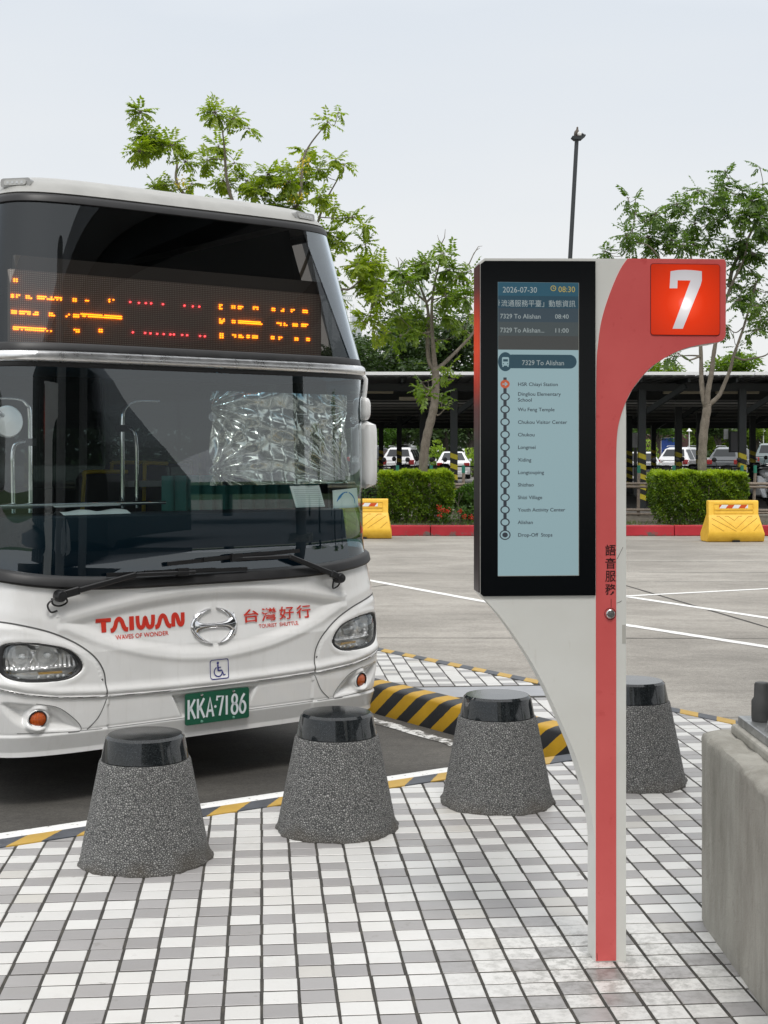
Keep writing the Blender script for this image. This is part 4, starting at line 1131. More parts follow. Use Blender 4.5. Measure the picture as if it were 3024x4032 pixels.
# rest of the body
LEN = 8.4
Q, E_, G, nx, ny = plan(60, 0.30)
top = shell(lambda Q: np.full((1, len(Q)), 3.09), 60, 0.30, 0.012)[0]
mid = np.stack([top * np.array([1 - k, 1, 1]) + np.array([0, k * 1.0, 0.0]) for k in np.linspace(0, 1, 2)])
rm = MB()
for xa, xb in ((-1, 1),):
    zz = np.linspace(-.9, .9, 13); yy = [0.5, 2.2, 5, LEN]
    P = np.array([[(x, y if y > .6 else 0.5 + 0.52 * (abs(x) / .9) ** 6, 3.088 + ZO + 0.05 * (1 - (x / .9) ** 2) * min(1, (y - .4) / 2)) for x in zz] for y in yy])
    rm.grid(P)
rm.build('roof', M['bus_cap'], bus, smooth=40)
def side_sheet(name, z0, z1, y0, y1, mat, off=0.0, nz=8):
    for s_ in (-1, 1):
        z = np.linspace(z0, z1, nz); P = np.array([[(s_ * (float(Wf(a)) + off), y, a + ZO) for y in (y0, y1)] for a in z])
        MB().grid(P).build(name, mat, bus, smooth=40)
side_sheet('side_panel', .12, 1.25, 0.81, LEN, M['bus'])
side_sheet('side_window', 1.25, 2.45, 0.842, LEN, glass('side_window_glass', (0.04, 0.055, 0.052), 1.8), -0.004)
side_sheet('side_panel', 2.45, 3.09, 0.81, LEN, M['bus_cap'])
for s_ in (-1, 1):
    zq = np.linspace(.93, 3.0, 24)
    MB().grid(np.array([[(s_ * (float(Wf(z)) - .005), y, z + ZO) for y in (float(Ff(z)) + DEP + .045, .84)] for z in zq])).build('corner_pillar', M['black'], bus, smooth=40)
for y in (0.86, 2.1, 3.6, 5.1, 6.6):
    side_sheet('window_pillar', 1.25, 2.45, y, y + 0.07, M['black'], 0.003)
MB().box((-1.17, LEN - .02, .14 + ZO), (1.17, LEN, 3.05 + ZO)).build('rear_panel', M['bus'], bus, bevel=(0.05, 3))
MB().box((-1.12, 0.35, 0.16 + ZO), (1.12, LEN - .03, 0.26 + ZO)).build('chassis', M['black'], bus)
for s_ in (-1, 1):
    for y in (1.9, 6.3):
        w = empty('wheel', (s_ * 1.02, y, 0.46)); w.parent = bus
        MB().lathe([(0.28, -.13), (0.42, -.13), (0.46, -.10), (0.46, .10), (0.42, .13), (0.28, .13)], 36, axis='x').build('tyre', M['tyre'], w, smooth=40)
        MB().lathe([(0.0, -.05), (0.10, -.08), (0.22, -.06), (0.285, -.12), (0.285, .12), (0.22, .06), (0.1, .08), (0.0, .05)], 30, axis='x').build('rim', M['steel'], w, smooth=40)
        m_ = MB(); a = np.linspace(0, math.pi, 18)
        m_.add([(s_ * 1.241, y + 0.53 * math.cos(t_), .30 + ZO + 0.53 * math.sin(t_) - .02) for t_ in a] + [(s_ * 1.241, y, .13 + ZO)], [tuple(range(18))]).build('wheel_arch', M['black'], bus)
# decals and fittings that follow the front skin
def decal(name, vf, mat, off=0.003, parent=None, disp=True, thick=0.0, smooth=None):
    vs, fs = vf; vs = np.asarray(vs, float)
    P = bsurf(vs[:, 0], vs[:, 1], off, disp)
    m = MB(); m.add(P, fs)
    return m.build(name, mat, parent or bus, smooth=smooth)
def seam(name, pts, w=0.006, off=0.0018, mat=None, k=6):
    L = smooth_line(pts, k) if len(pts) > 2 else np.linspace(pts[0], pts[1], 20)
    return decal(name, ribbon(L, w), mat or M['seam'], off)
for s_ in (1, -1):
    fl = (lambda L: L) if s_ == 1 else mir_
    seam('panel_seam', fl(POD), 0.0075)
    seam('panel_seam', fl([(-0.651, 0.336), (-0.695, 0.249), (-0.756, 0.190)]), 0.0045)
    seam('panel_seam', fl(list(map(tuple, FOGR[4:22:3]))), 0.003)
seam('panel_seam', [(a, b - 0.001) for a, b in CRE], 0.0055)
seam('panel_seam', [(-1.1, .2), (-.756, .187), (-.3, .185), (.3, .185), (.756, .187), (1.1, .2)], 0.0035, mat=simple('soft_gap', (0.25, 0.25, 0.245), 0.8))
# lettering on the nose
XA, XB, ZA, ZB = -0.695, -0.176, 0.674, 0.746
def L2(pts): return [(XA + x / 520 * (XB - XA), ZA + y / 75 * (ZB - ZA)) for x, y in pts]
ST = 0.0265
tw = [ribbon(L2([(2, 64), (90, 64)]), 0.0205), ribbon(L2([(47, 60), (47, 0)]), ST + .002)]
tw.append(ribbon(smooth_line(L2([(86, 6), (101, 9), (113, 28), (121, 54), (136, 66), (151, 54), (160, 28), (171, 9), (187, 6)]), 5), ST - .003))
tw.append(ribbon(L2([(208, 75), (208, 0)]), ST + .001))
tw.append(ribbon(smooth_line(L2([(243, 75), (244, 40), (249, 18), (262, 9), (276, 18), (283, 45), (288, 62), (294, 45), (302, 18), (315, 9), (329, 18), (334, 40), (335, 75)]), 5), ST - .004))
tw.append(ribbon(smooth_line(L2([(346, 6), (360, 9), (371, 28), (379, 54), (393, 66), (407, 54), (416, 28), (427, 9), (442, 6)]), 5), ST - .003))
tw.append(ribbon(smooth_line(L2([(455, 0), (455, 40), (458, 60), (468, 66), (478, 56), (489, 20), (499, 9), (509, 14), (513, 30), (514, 75)]), 5), ST - .003))
decal('lettering', merge2(*tw), M['red_print'], 0.003)
decal('lettering', fit_text('WAVES OF WONDER', -0.585, -0.272, 0.632, 0.655, offset=0.012), M['red_print'], 0.003)
xs = np.linspace(0.188, 0.658, 5)
for ch, a, b in zip('台灣好行', xs[:-1], xs[1:]):
    decal('lettering', fit_text(ch, a + .010, b - .008, 0.662, 0.735, offset=0.014), M['red_print'], 0.006)
decal('lettering', fit_text('TOURIST  SHUTTLE', 0.296, 0.556, 0.626, 0.647, offset=0.008), M['red_print'], 0.003)
# wheelchair mark
wc = [ring2(0, 0, .001, .001, .0009, .0009)]
o_, f_ = rect2(-.037, .374, .081, .481, .014); i_, _ = rect2(-.0325, .3785, .0765, .4765, .011)
n_ = len(o_); wc = [(np.concatenate([o_, i_]), [(k, (k + 1) % n_, n_ + (k + 1) % n_, n_ + k) for k in range(n_)])]
wc.append(disc2(.0135, .4605, .0075))
wc.append(ribbon([(.0135, .452), (.0155, .4195)], .009)); wc.append(ribbon([(.0145, .436), (.034, .436)], .006))
wc.append(ribbon([(.0125, .4195), (.0385, .4195), (.0500, .393), (.0600, .396)], .0075))
aa = np.linspace(R(115), R(352), 30); wc.append(ribbon([(.0165 + .0255 * math.cos(t_), .4135 + .0255 * math.sin(t_)) for t_ in aa], .006))
decal('wheelchair_mark', merge2(*wc), M['blue_print'], 0.003)
# round chrome emblem
def crescent(sgn):
    a = np.linspace(R(97), R(263), 40)
    wv = np.sin((a - a[0]) / (a[-1] - a[0]) * math.pi) ** 0.6
    outer = [(0.010 + 0.148 * math.cos(t_) * sgn, 0.662 + 0.098 * math.sin(t_)) for t_ in a]
    inner = [(0.010 + (0.148 - 0.030 * w_ - .008) * math.cos(t_) * sgn, 0.662 + (0.098 - 0.020 * w_ - .004) * math.sin(t_)) for t_, w_ in zip(a, wv)]
    return outer, inner
em = MB()
def raised(outer, inner, h=0.016):
    n = len(outer); o, i = np.array(outer), np.array(inner); c = o * .55 + i * .45
    P = np.stack([bsurf(o[:, 0], o[:, 1], 0.0), bsurf(o[:, 0] * .9 + i[:, 0] * .1, o[:, 1] * .9 + i[:, 1] * .1, h * .7), bsurf(c[:, 0], c[:, 1], h), bsurf(o[:, 0] * .15 + i[:, 0] * .85, o[:, 1] * .15 + i[:, 1] * .85, h * .7), bsurf(i[:, 0], i[:, 1], 0.0)])
    em.grid(P)
raised(*crescent(1)); raised(*crescent(-1))
x = np.linspace(-.126, .126, 41); hh = 0.0145 + 0.042 * (np.abs(x) / .126) ** 5 + .010 * (np.abs(x) / .126) ** 2
raised([(0.010 + a, 0.662 + b) for a, b in zip(x, hh)], [(0.010 + a, 0.662 - b) for a, b in zip(x, hh)], 0.018)
em.build('chrome_emblem', M['chrome'], bus, smooth=60)
# licence plate
pl = empty('licence_plate', (0.008, -0.012, 0.228 + ZO)); pl.parent = bus
MB().prism([tuple(p) for p in rect2(-.200, -.084, .200, .084, .012)[0]], lambda a, b: (a, 0.006, b), lambda a, b: (a, 0, b)).build('plate_board', M['plate_green'], pl, fix=True)
def flat(name, vf, y, mat, parent):
    m = MB(); m.add([(a, y, b) for a, b in vf[0]], vf[1]); return m.build(name, mat, parent)
pw = 0.0135
G = {'K': [[(0, 0), (0, 1)], [(.95, 1), (.08, .42)], [(.32, .58), (1, 0)]], 'A': [[(0, 0), (.5, 1), (1, 0)], [(.2, .32), (.8, .32)]], '7': [[(0, .80), (0, 1), (1, 1), (.42, 0)]], '1': [[(.5, 0), (.5, 1)]],
     '8': 'eight', '6': 'six'}
plates = []
def put(ch, x0, w, z0=-.052, h=.104):
    f = lambda L: [(x0 + a * w, z0 + b * h) for a, b in L]
    if ch == '8':
        plates.append(ribbon([(x0 + w * (.5 + .42 * math.cos(t_)), z0 + h * (.76 + .24 * math.sin(t_))) for t_ in np.linspace(0, 6.3, 26)], pw))
        plates.append(ribbon([(x0 + w * (.5 + .5 * math.cos(t_)), z0 + h * (.27 + .27 * math.sin(t_))) for t_ in np.linspace(0, 6.3, 26)], pw))
    elif ch == '6':
        plates.append(ribbon([(x0 + w * (.5 + .5 * math.cos(t_)), z0 + h * (.30 + .30 * math.sin(t_))) for t_ in np.linspace(0, 6.3, 26)], pw))
        plates.append(ribbon(smooth_line(f([(.85, 1.0), (.40, .78), (.08, .45), (.02, .3)]), 4), pw))
    else:
        for L in G[ch]: plates.append(ribbon(f(L), pw))
for ch, x0, w in (('K', -.181, .040), ('K', -.124, .040), ('A', -.070, .042), ('7', -.005, .038), ('1', .036, .040), ('8', .088, .036), ('6', .139, .036)):
    put(ch, x0, w)
plates.append(disc2(-.0155, 0.0, .0075))
flat('lettering', merge2(*plates), -0.0012, M['plate_white'], pl)
for a, b, k in ((-.10, .070, 'steel'), (.10, .070, 'steel'), (-.10, -.072, 'plate_white'), (.10, -.072, 'plate_white')):
    MB().lathe([(0.008, 0), (0.008, -.003), (0.005, -.005), (0.0, -.005)], 12, (a, 0, b), axis='y').build('bolt', M[k] if k == 'steel' else simple('bolt_cover', (0.12, 0.30, 0.22), 0.4), pl, smooth=40)
# lamps
def patch(poly, rings, offf, name, mat, parent, sh=1.0, smooth=60, disp=False):
    P = np.array(poly); c = (P.max(0) + P.min(0)) / 2; n = len(P); vs, fs = [], []
    for k in range(rings + 1):
        t_ = 1 - k / rings; p = c + (P - c) * sh * t_ if k < rings else c + (P - c) * sh * 0.02
        vs.append(bsurf(p[:, 0], p[:, 1], offf(p[:, 0], p[:, 1], t_), disp))
    V = np.concatenate(vs)
    for k in range(rings):
        fs += [(k * n + i, k * n + (i + 1) % n, (k + 1) * n + (i + 1) % n, (k + 1) * n + i) for i in range(n)]
    fs.append(tuple(rings * n + i for i in range(n)))
    m = MB(); m.add(V, fs); return m.build(name, mat, parent, smooth=smooth)
def annulus(poly, s0, s1, o0, o1, name, mat, parent):
    P = np.array(poly); c = (P.max(0) + P.min(0)) / 2; n = len(P)
    rings_ = [(s1, o0 - .02), (s1, o1), ((s0 + s1) / 2, o1 + .003), (s0, o1 - 0.004), (s0, o0 - .05)]
    V = np.concatenate([bsurf((c + (P - c) * s)[:, 0], (c + (P - c) * s)[:, 1], o, False) for s, o in rings_])
    fs = [(k * n + i, k * n + (i + 1) % n, (k + 1) * n + (i + 1) % n, (k + 1) * n + i) for k in range(len(rings_) - 1) for i in range(n)]
    m = MB(); m.add(V, fs); return m.build(name, mat, parent, smooth=50)
POD_OFF = 0.009
for s_ in (1, -1):
    P = HL * np.array([s_, 1]); sg = s_
    h = empty('headlight', (0, 0, 0)); h.parent = bus
    annulus(P, 0.90, 1.0, POD_OFF, POD_OFF - 0.004, 'gasket', M['rubber'], h)
    def refl(U, Z, t_, sg=sg):
        o = -0.045 + 0.004 * np.sin(np.abs(U) * 260) * (Z > .515)
        for cu, cz, r_ in ((-1.09, .58, .062), (-.955, .575, .058)):
            rr = np.hypot((U - sg * cu), (Z - cz) * 1.1); o = o - 0.05 * np.clip(1 - (rr / r_) ** 2, 0, 1) + 0.012 * np.exp(-((rr - r_) / .006) ** 2)
        o = o + 0.018 * np.exp(-((Z - .512) / .007) ** 2)
        return o
    patch(P, 34, refl, 'reflector', M['mirror'], h, 0.93, 70)
    for cu in (-1.09, -.955):
        q = bsurf(np.array([sg * cu]), np.array([.578]), -0.055, False)[0]
        MB().lathe([(0.016, 0.0), (0.016, -.03), (0.010, -.038), (0.0, -.04)], 14, tuple(q), axis='y').build('bulb', M['lamp_clear'], h, smooth=40)
    for cu, wd in ((-1.0, .10), (-.905, .03)):
        decal('amber_strip', rect2(min(sg * cu, sg * (cu + wd)), .484, max(sg * cu, sg * (cu + wd)), .496), simple('pale_amber', (0.42, 0.26, 0.07), 0.3), -0.03, h, False)
    for cu in (-1.1, -1.0, -.95, -.90, -.87):
        q = bsurf(np.array([sg * cu]), np.array([.470]), -0.026, False)[0]
        MB().lathe([(0.009, 0.0), (0.006, -.006), (0.0, -.008)], 10, tuple(q), axis='y').build('led_lamp', M['lamp_clear'], h, smooth=60)
    patch(P, 10, lambda U, Z, t_: POD_OFF - 0.012 + 0.010 * (1 - t_ ** 2), 'lens', M['glass_lens'], h, 0.92, 70)
    fg = empty('fog_lamp', (0, 0, 0)); fg.parent = bus
    cu, cz = s_ * 1.008, 0.266
    dk = disc2(cu, cz, .0385, n=36)[0]
    patch(dk, 8, lambda U, Z, t_: 0.008 + 0.010 * (1 - t_ ** 2), 'lens', M['amber'], fg, 1.0, 70)
    annulus(dk, 1.0, 1.07, 0.0, 0.012, 'bezel', M['black'], fg)
    annulus(dk, 1.07, 1.30, 0.0, 0.009, 'housing', M['bus'], fg)
    q = bsurf(np.array([s_ * 0.672]), np.array([0.435]), 0.0)[0]
    MB().lathe([(0.0075, 0.001), (0.006, -.003), (0.0, -.0035)], 12, tuple(q), axis='y').build('screw', simple('screw_head', (0.15, 0.15, 0.15), 0.4), bus, smooth=40)
# marker lights on the cap
for u, z in ((-0.94, 3.022), (0.79, 3.006)):
    q = bsurf(np.array([u]), np.array([z]), 0.012, False)[0]; q2 = bsurf(np.array([u + .02]), np.array([z]), 0.012, False)[0]
    ang = math.atan2(q2[1] - q[1], q2[0] - q[0])
    mk = empty('marker_light', tuple(q + np.array([0, 0.004, 0.0])), ang); mk.parent = bus
    MB().prism([tuple(p) for p in rect2(-.085, -.024, .085, .024, .016)[0]], lambda a, b: (a, 0.02, b), lambda a, b: (a, -0.018, b)).build('housing', M['grey_lens'], mk, fix=True, smooth=30)
    MB().prism([tuple(p) for p in rect2(-.062, -.014, .062, .014, .012)[0]], lambda a, b: (a, -0.016, b), lambda a, b: (a, -0.026, b)).build('lens', simple('marker_lens', (0.5, 0.5, 0.48), 0.12, coat=1.0), mk, fix=True, smooth=30)
    for a in (-.04, -.013, .013, .04):
        MB().box((a - .006, -.0275, -.006), (a + .006, -.0262, .006)).build('diode', M['lamp_clear'], mk)
# wipers
def wiper(points, blade, piv, name='wiper'):
    w = empty(name, (0, 0, 0)); w.parent = bus
    pt = lambda u, z, o: Vector(bsurf(np.array([u]), np.array([z]), o, False)[0])
    arm = MB()
    P = [pt(*p) for p in points]
    for a, b, wd in zip(P[:-1], P[1:], (0.040, 0.028, 0.020)): arm.bar(a, b, 0.022, wd, up=(0, 0, 1))
    arm.build('arm', M['black'], w, bevel=(0.004, 1))
    B = [pt(*p) for p in blade]; bl = MB()
    bl.bar(B[0], B[1], 0.012, 0.020); bl.bar(B[0] + (B[1] - B[0]) * .25 + Vector((0, -.012, .006)), B[0] + (B[1] - B[0]) * .75 + Vector((0, -.012, .006)), 0.014, 0.018)
    bl.bar(B[0] + (B[1] - B[0]) * .47 + Vector((0, -.02, .0)), B[0] + (B[1] - B[0]) * .55 + Vector((0, -.02, .0)), 0.025, 0.04)
    bl.build('blade', M['black'], w)
    q = pt(*piv); pv = MB(); pv.lathe([(0.030, 0.01), (0.030, -.03), (0.024, -.045), (0.0, -.048)], 20, tuple(q), axis='y'); pv.build('pivot', M['black'], w, smooth=40)
    return w
wiper([(-0.905, .880, .045), (-0.80, .905, .05), (-0.488, .968, .055), (-0.13, .962, .05)], [(-0.64, .972, .03), (0.207, .962, .03)], (-0.895, .879, .02))
wiper([(0.845, .872, .045), (0.76, .910, .05), (0.475, 1.020, .055), (0.12, 1.020, .05)], [(0.565, 1.047, .03), (-0.285, 1.012, .03)], (0.832, .878, .02))
def hose(pts, name='washer_hose'):
    L = [Vector(bsurf(np.array([p[0]]), np.array([p[1]]), p[2], True)[0]) for p in pts]
    sl_ = smooth_line([tuple(p) for p in L], 6); MB().tube(sl_, 0.005, 6).build(name, M['black'], bus, smooth=60)
hose([(-0.91, .875, .03), (-0.955, .84, .03), (-0.94, .80, .02), (-0.905, .803, .01)])
hose([(-0.935, .87, .03), (-0.93, .84, .03), (-0.895, .828, .02), (-0.86, .845, .03), (-0.865, .875, .03)])
hose([(0.795, .872, .03), (0.785, .84, .03), (0.805, .818, .01), (0.835, .835, .02), (0.845, .87, .03)])
# outside mirrors
for s_ in (1, -1):
    mr = empty('side_mirror', (0, 0, 0)); mr.parent = bus
    sx = s_
    mm = MB()
    def shellm(cx, cy, z0, z1, rx, ry, kp=5):
        zz = np.linspace(z0, z1, 16); out = []
        for z in zz:
            t_ = (z - (z0 + z1) / 2) / ((z1 - z0) / 2); k = (1 - abs(t_) ** kp) ** (1 / kp) if abs(t_) < 1 else 0.02; k = max(k, 0.02)
            out.append([(cx + rx * k * math.copysign(abs(math.cos(a)) ** .8, math.cos(a)), cy + ry * k * math.copysign(abs(math.sin(a)) ** .8, math.sin(a)), z + ZO) for a in np.linspace(0, 2 * math.pi, 29)])
        return np.array(out)
    MB().grid(shellm(sx * 1.205, 0.25, 1.385, 1.80, .046, .095)).build('housing', M['bus'], mr, smooth=50)
    MB().grid(shellm(sx * 1.192, 0.27, 1.795, 1.945, .034, .075, 3)).build('housing', M['bus'], mr, smooth=50)
    MB().tube([(sx * 1.14, .36, 2.10 + ZO), (sx * 1.20, .28, 2.09 + ZO), (sx * 1.215, .26, 2.05 + ZO), (sx * 1.212, .26, 2.0 + ZO), (sx * 1.20, .26, 1.92 + ZO)], 0.015, 10).build('bracket', M['bus'], mr, smooth=50)
    MB().tube(smooth_line([(sx * 1.20, .29, 2.06 + ZO), (sx * 1.225, .27, 2.0 + ZO), (sx * 1.19, .27, 1.975 + ZO), (sx * 1.17, .30, 2.02 + ZO)], 6), 0.006, 6).build('cable', M['black'], mr, smooth=50)
    MB().box((sx * 1.205 - .038, .348, 1.43 + ZO), (sx * 1.205 + .038, .352, 1.76 + ZO)).build('mirror_glass', M['chrome'], mr)
MB().prism([tuple(p) for p in rect2(1.19, .69, 1.262, .725, .015)[0]], lambda a, b: (a, 0.62, b + ZO), lambda a, b: (a, 0.50, b + ZO)).build('side_indicator', M['bus'], bus, fix=True)
# ---- inside
li = MB()
for s_ in (-1, 1):
    li.add([(s_ * 1.13, .75, .8 + ZO), (s_ * 1.13, LEN - .1, .8 + ZO), (s_ * 1.13, LEN - .1, 1.30 + ZO), (s_ * 1.13, .75, 1.30 + ZO)], [(0, 1, 2, 3)])
    li.add([(s_ * 1.08, .75, 2.3 + ZO), (s_ * 1.08, LEN - .1, 2.3 + ZO), (s_ * .98, LEN - .1, 3.0 + ZO), (s_ * .98, .75, 3.0 + ZO)], [(0, 1, 2, 3)])
li.add([(-1.1, LEN - .1, .6 + ZO), (1.1, LEN - .1, .6 + ZO), (1.1, LEN - .1, 3 + ZO), (-1.1, LEN - .1, 3 + ZO)], [(0, 1, 2, 3)])
li.add([(-.95, .55, 3.03 + ZO), (.95, .55, 3.03 + ZO), (1.0, LEN - .1, 3.05 + ZO), (-1.0, LEN - .1, 3.05 + ZO)], [(0, 1, 2, 3)])
li.add([(-1.1, .4, .8 + ZO), (1.1, .4, .8 + ZO), (1.1, LEN - .1, .8 + ZO), (-1.1, LEN - .1, .8 + ZO)], [(0, 1, 2, 3)])
li.build('interior', M['dark_in'], bus)
def inset_curve(off, n, z): return shell(lambda Q: np.full((1, len(Q)), z), n, 0.0, -off)[0]
dA_, dB_, dC_ = inset_curve(.10, 50, .93), inset_curve(.12, 50, 1.265), inset_curve(.12, 50, 1.265).copy(); dC_[:, 1] += 0.5; dC_[:, 0] *= .94
MB().grid(np.stack([dA_, dB_, dC_])).build('dashboard', M['dash'], bus, smooth=30)
ua, ub = inset_curve(.015, 50, 2.05), inset_curve(.10, 50, 2.60); uc = ub.copy(); uc[:, 1] += 1.0; uc[:, 0] *= .9; ud = ua.copy(); ud[:, 1] += 1.0; ud[:, 0] *= .9
lb = MB(); lb.grid(np.stack([ud, ua])); lb.build('header_shelf', simple('header_shelf', (0.02, 0.024, 0.03), 0.6), bus, smooth=30)
# destination display behind the upper glass
dd = empty('destination_display', (0, 0, 0)); dd.parent = bus
VP = 0.262
MB().box((-1.06, VP, 2.162 + ZO), (0.885, VP + .03, 2.545 + ZO)).build('led_board', M['ledpanel'], dd)
MB().box((-1.03, VP + .001, 2.546 + ZO), (0.92, VP + .04, 2.62 + ZO)).build('board_frame', simple('board_frame', (0.10, 0.10, 0.098), 0.6), dd)
LED = [(-1.045, -1.017, 2.489), (-1.055, -1.04, 2.407), (-1.03, -1.005, 2.408), (-0.977, -0.94, 2.407), (-0.914, -0.775, 2.409), (-0.716, -0.69, 2.409), (-0.644, -0.608, 2.415), (-0.508, -0.472, 2.419), (-1.055, -0.905, 2.325), (-0.849, -0.813, 2.325), (-0.756, -0.728, 2.325), (-0.713, -0.676, 2.326), (-0.67, -0.427, 2.332), (-1.045, -0.831, 2.243), (-0.71, -0.673, 2.247), (-0.566, -0.54, 2.255), (0.178, 0.214, 2.429), (0.259, 0.288, 2.433), (0.303, 0.339, 2.433), (0.404, 0.442, 2.436), (0.532, 0.558, 2.436), (0.596, 0.62, 2.436), (0.665, 0.695, 2.437), (0.749, 0.787, 2.438), (0.179, 0.217, 2.349), (0.262, 0.289, 2.35), (0.305, 0.468, 2.351), (0.566, 0.603, 2.353), (0.614, 0.644, 2.354), (0.678, 0.716, 2.354), (0.74, 0.789, 2.356), (0.181, 0.21, 2.266), (0.264, 0.293, 2.269), (0.307, 0.343, 2.269), (0.361, 0.384, 2.27), (0.398, 0.439, 2.27), (0.527, 0.553, 2.272), (0.578, 0.608, 2.271), (0.692, 0.72, 2.272), (0.775, 0.803, 2.274)]
LEDR = [(-0.378, 2.419), (-0.325, 2.418), (-0.283, 2.419), (-0.251, 2.42), (-0.178, 2.42), (-0.362, 2.256), (-0.288, 2.256), (-0.255, 2.256), (-0.214, 2.255), (-0.173, 2.256), (-0.132, 2.256), (-0.11, 2.257), (-0.043, 2.421), (0.01, 2.42), (0.051, 2.421), (-0.058, 2.257), (-0.027, 2.257), (0.056, 2.257), (0.087, 2.257)]
def dot(mb, u, z, r=0.0042):
    n = 6; a = seg(n)
    mb.add([(u + r * math.cos(t_), VP, z + ZO + r * math.sin(t_)) for t_ in a] + [(u + .7 * r * math.cos(t_), VP - .009, z + ZO + .7 * r * math.sin(t_)) for t_ in a],
           [(i, (i + 1) % n, n + (i + 1) % n, n + i) for i in range(n)] + [tuple(range(n, 2 * n))])
pitch = 0.0105
rl = random.Random(3)
for a, b, z in LED:
    m = MB(); k = max(2, int((b - a) / pitch)); nrow = 3 if 0.17 < a < 0.19 else 2
    for i in range(k):
        u = a + (b - a) * (i + .5) / k
        for r_ in range(nrow):
            if rl.random() < 0.85: dot(m, u, z + (r_ - (nrow - 1) / 2) * pitch)
    if m.v: m.build('lit_row', M['led'], dd)
for u, z in LEDR:
    m = MB(); dot(m, u, z, .0048); m.build('lit_dot', M['led_red'], dd)
# rails, seats, mirror
rail = MB(); v = .55
cat = lambda L: [(a, v, b + ZO) for a, b in L]
MB().tube([(-1.06, .5, 1.318 + ZO), (-0.35, .5, 1.322 + ZO), (-0.02, .52, 1.320 + ZO)], [.0155, .0145, .010], 10).build('front_rail', M['chrome'], bus, smooth=60)
MB().tube(smooth_line(cat([(-1.08, 1.894), (-.90, 1.892), (-.845, 1.86), (-.828, 1.80), (-.825, 1.40), (-.825, 1.28)]), 6), .014, 10).build('handrail', M['chrome'], bus, smooth=60)
MB().tube(smooth_line(cat([(-.83, 1.665), (-.89, 1.66), (-.922, 1.62), (-.925, 1.5), (-.92, 1.28)]), 6), .013, 10).build('handrail', M['chrome'], bus, smooth=60)
v = .8
MB().tube(smooth_line(cat([(.09, 1.909), (-.06, 1.905), (-.125, 1.87), (-.148, 1.80), (-.148, 1.5), (-.148, 1.28)]), 6), .014, 10).build('handrail', M['chrome'], bus, smooth=60)
MB().tube(smooth_line(cat([(-.145, 1.75), (-.09, 1.74), (-.062, 1.69), (-.055, 1.55), (-.055, 1.28)]), 6), .013, 10).build('handrail', M['chrome'], bus, smooth=60)
for u, z in ((-.825, 1.66), (-.148, 1.745)):
    MB().box((u - .025, (.55 if u < -.5 else .8) - .025, z - .02 + ZO), (u + .025, (.55 if u < -.5 else .8) + .025, z + .02 + ZO)).build('rail_clamp', M['black'], bus)
MB().lathe([(0.082, 0.0), (0.083, -.01), (0.076, -.022), (0.0, -.028)], 40, (-1.073, .27, 1.762 + ZO), axis='y').build('interior_mirror', M['white_paint'], bus, smooth=50)
MB().tube([(-1.09, .26, 1.785 + ZO), (-1.12, .24, 1.80 + ZO), (-1.14, .3, 1.84 + ZO)], .012, 8).build('mirror_arm', M['carsilver'], bus, smooth=50)
def seat(u, v_, z, w, h, yellow):
    t = empty('seat', (u, v_, z + ZO)); t.parent = bus
    pr = [tuple(p) for p in rect2(-w / 2, -.5, w / 2, h, .06)[0]]
    MB().prism(pr, lambda a, b: (a * (1 - .12 * (b > 0)), .12, b), lambda a, b: (a * (1 - .12 * (b > 0)), 0, b)).build('backrest', M['seat'], t, fix=True)
    L = [(-w / 2, -.05), (-w / 2 * .90, h * .85), (-w / 2 * .78, h), (w / 2 * .85, h)]
    MB().tube([(a, -.012, b) for a, b in smooth_line(L, 4)], .014, 8).build('piping', M['seat_yellow'], t, smooth=60)
seat(0.345, 2.0, 1.20, .36, .275, 1); seat(1.0, 2.9, 1.36, .36, .17, 1); seat(0.72, 2.0, 1.20, .2, .33, 1)
MB().box((.46, 1.9, 1.375 + ZO), (.80, 1.95, 1.415 + ZO)).build('shelf_edge', M['paper'], bus)
cur = MB(); cx_ = np.linspace(.02, 1.06, 60); cz_ = np.linspace(1.26, 1.47, 6)
cur.grid(np.array([[(a, .62 + .018 * math.sin(a * 70) - .25 * max(0, a - .8), b + ZO) for a in cx_] for b in cz_])).build('side_curtain', M['curtain'], bus, smooth=60)
tl = MB(); tx_ = np.linspace(-.70, -.30, 30)
tag_t = tl.grid(np.array([[(a, .40 + .05 * b, 1.268 + .022 * math.sin(b * 3.14 / 3) * (1 + .3 * math.sin(a * 31)) + ZO) for a in tx_] for b in range(4)]))
def in_bus(o, label, cat):
    o.location = BC; o.rotation_euler = (0, 0, PSI); return tag(o, label, cat)
in_bus(tl.build('towel', M['white_paint'], smooth=60), 'folded white towel lying on the dashboard of the bus', 'towel')
# crinkled sunshade hung on the glass by suction cups
U0, U1, Z0, Z1 = 0.045, 1.005, 1.422, 1.945
nu, nz = 230, 130
uu, zz = np.meshgrid(np.linspace(U0, U1, nu), np.linspace(Z0, Z1, nz))
s, t = (uu - U0) / (U1 - U0), (zz - Z0) / (Z1 - Z0)
rg = np.random.RandomState(9)
d = np.zeros_like(uu)
def fold(cx, cz, amp, fr, ph_, fall):
    a = np.arctan2((t - cz) * .55, s - cx + 1e-6); r_ = np.hypot(s - cx, (t - cz) * .55)
    return amp * np.sin(a * fr + ph_ + 3 * r_) * np.exp(-r_ / fall) * np.clip(r_ * 12, 0, 1)
d += fold(-.01, .82, .026, 15, .3, .5) + fold(-.01, .16, .026, 17, 1.2, .5) + fold(1.01, .02, .018, 23, .5, .6) + fold(1.01, .85, .014, 15, 2.2, .4)
d += 0.0022 * np.sin((s * 1.0 + t * 1.5) * 42 + 2.2 * np.sin(t * 9)) * np.clip(s * 1.5 - .1, 0, 1) * (0.4 + 0.6 * np.sin(s * 7 + t * 3) ** 2)
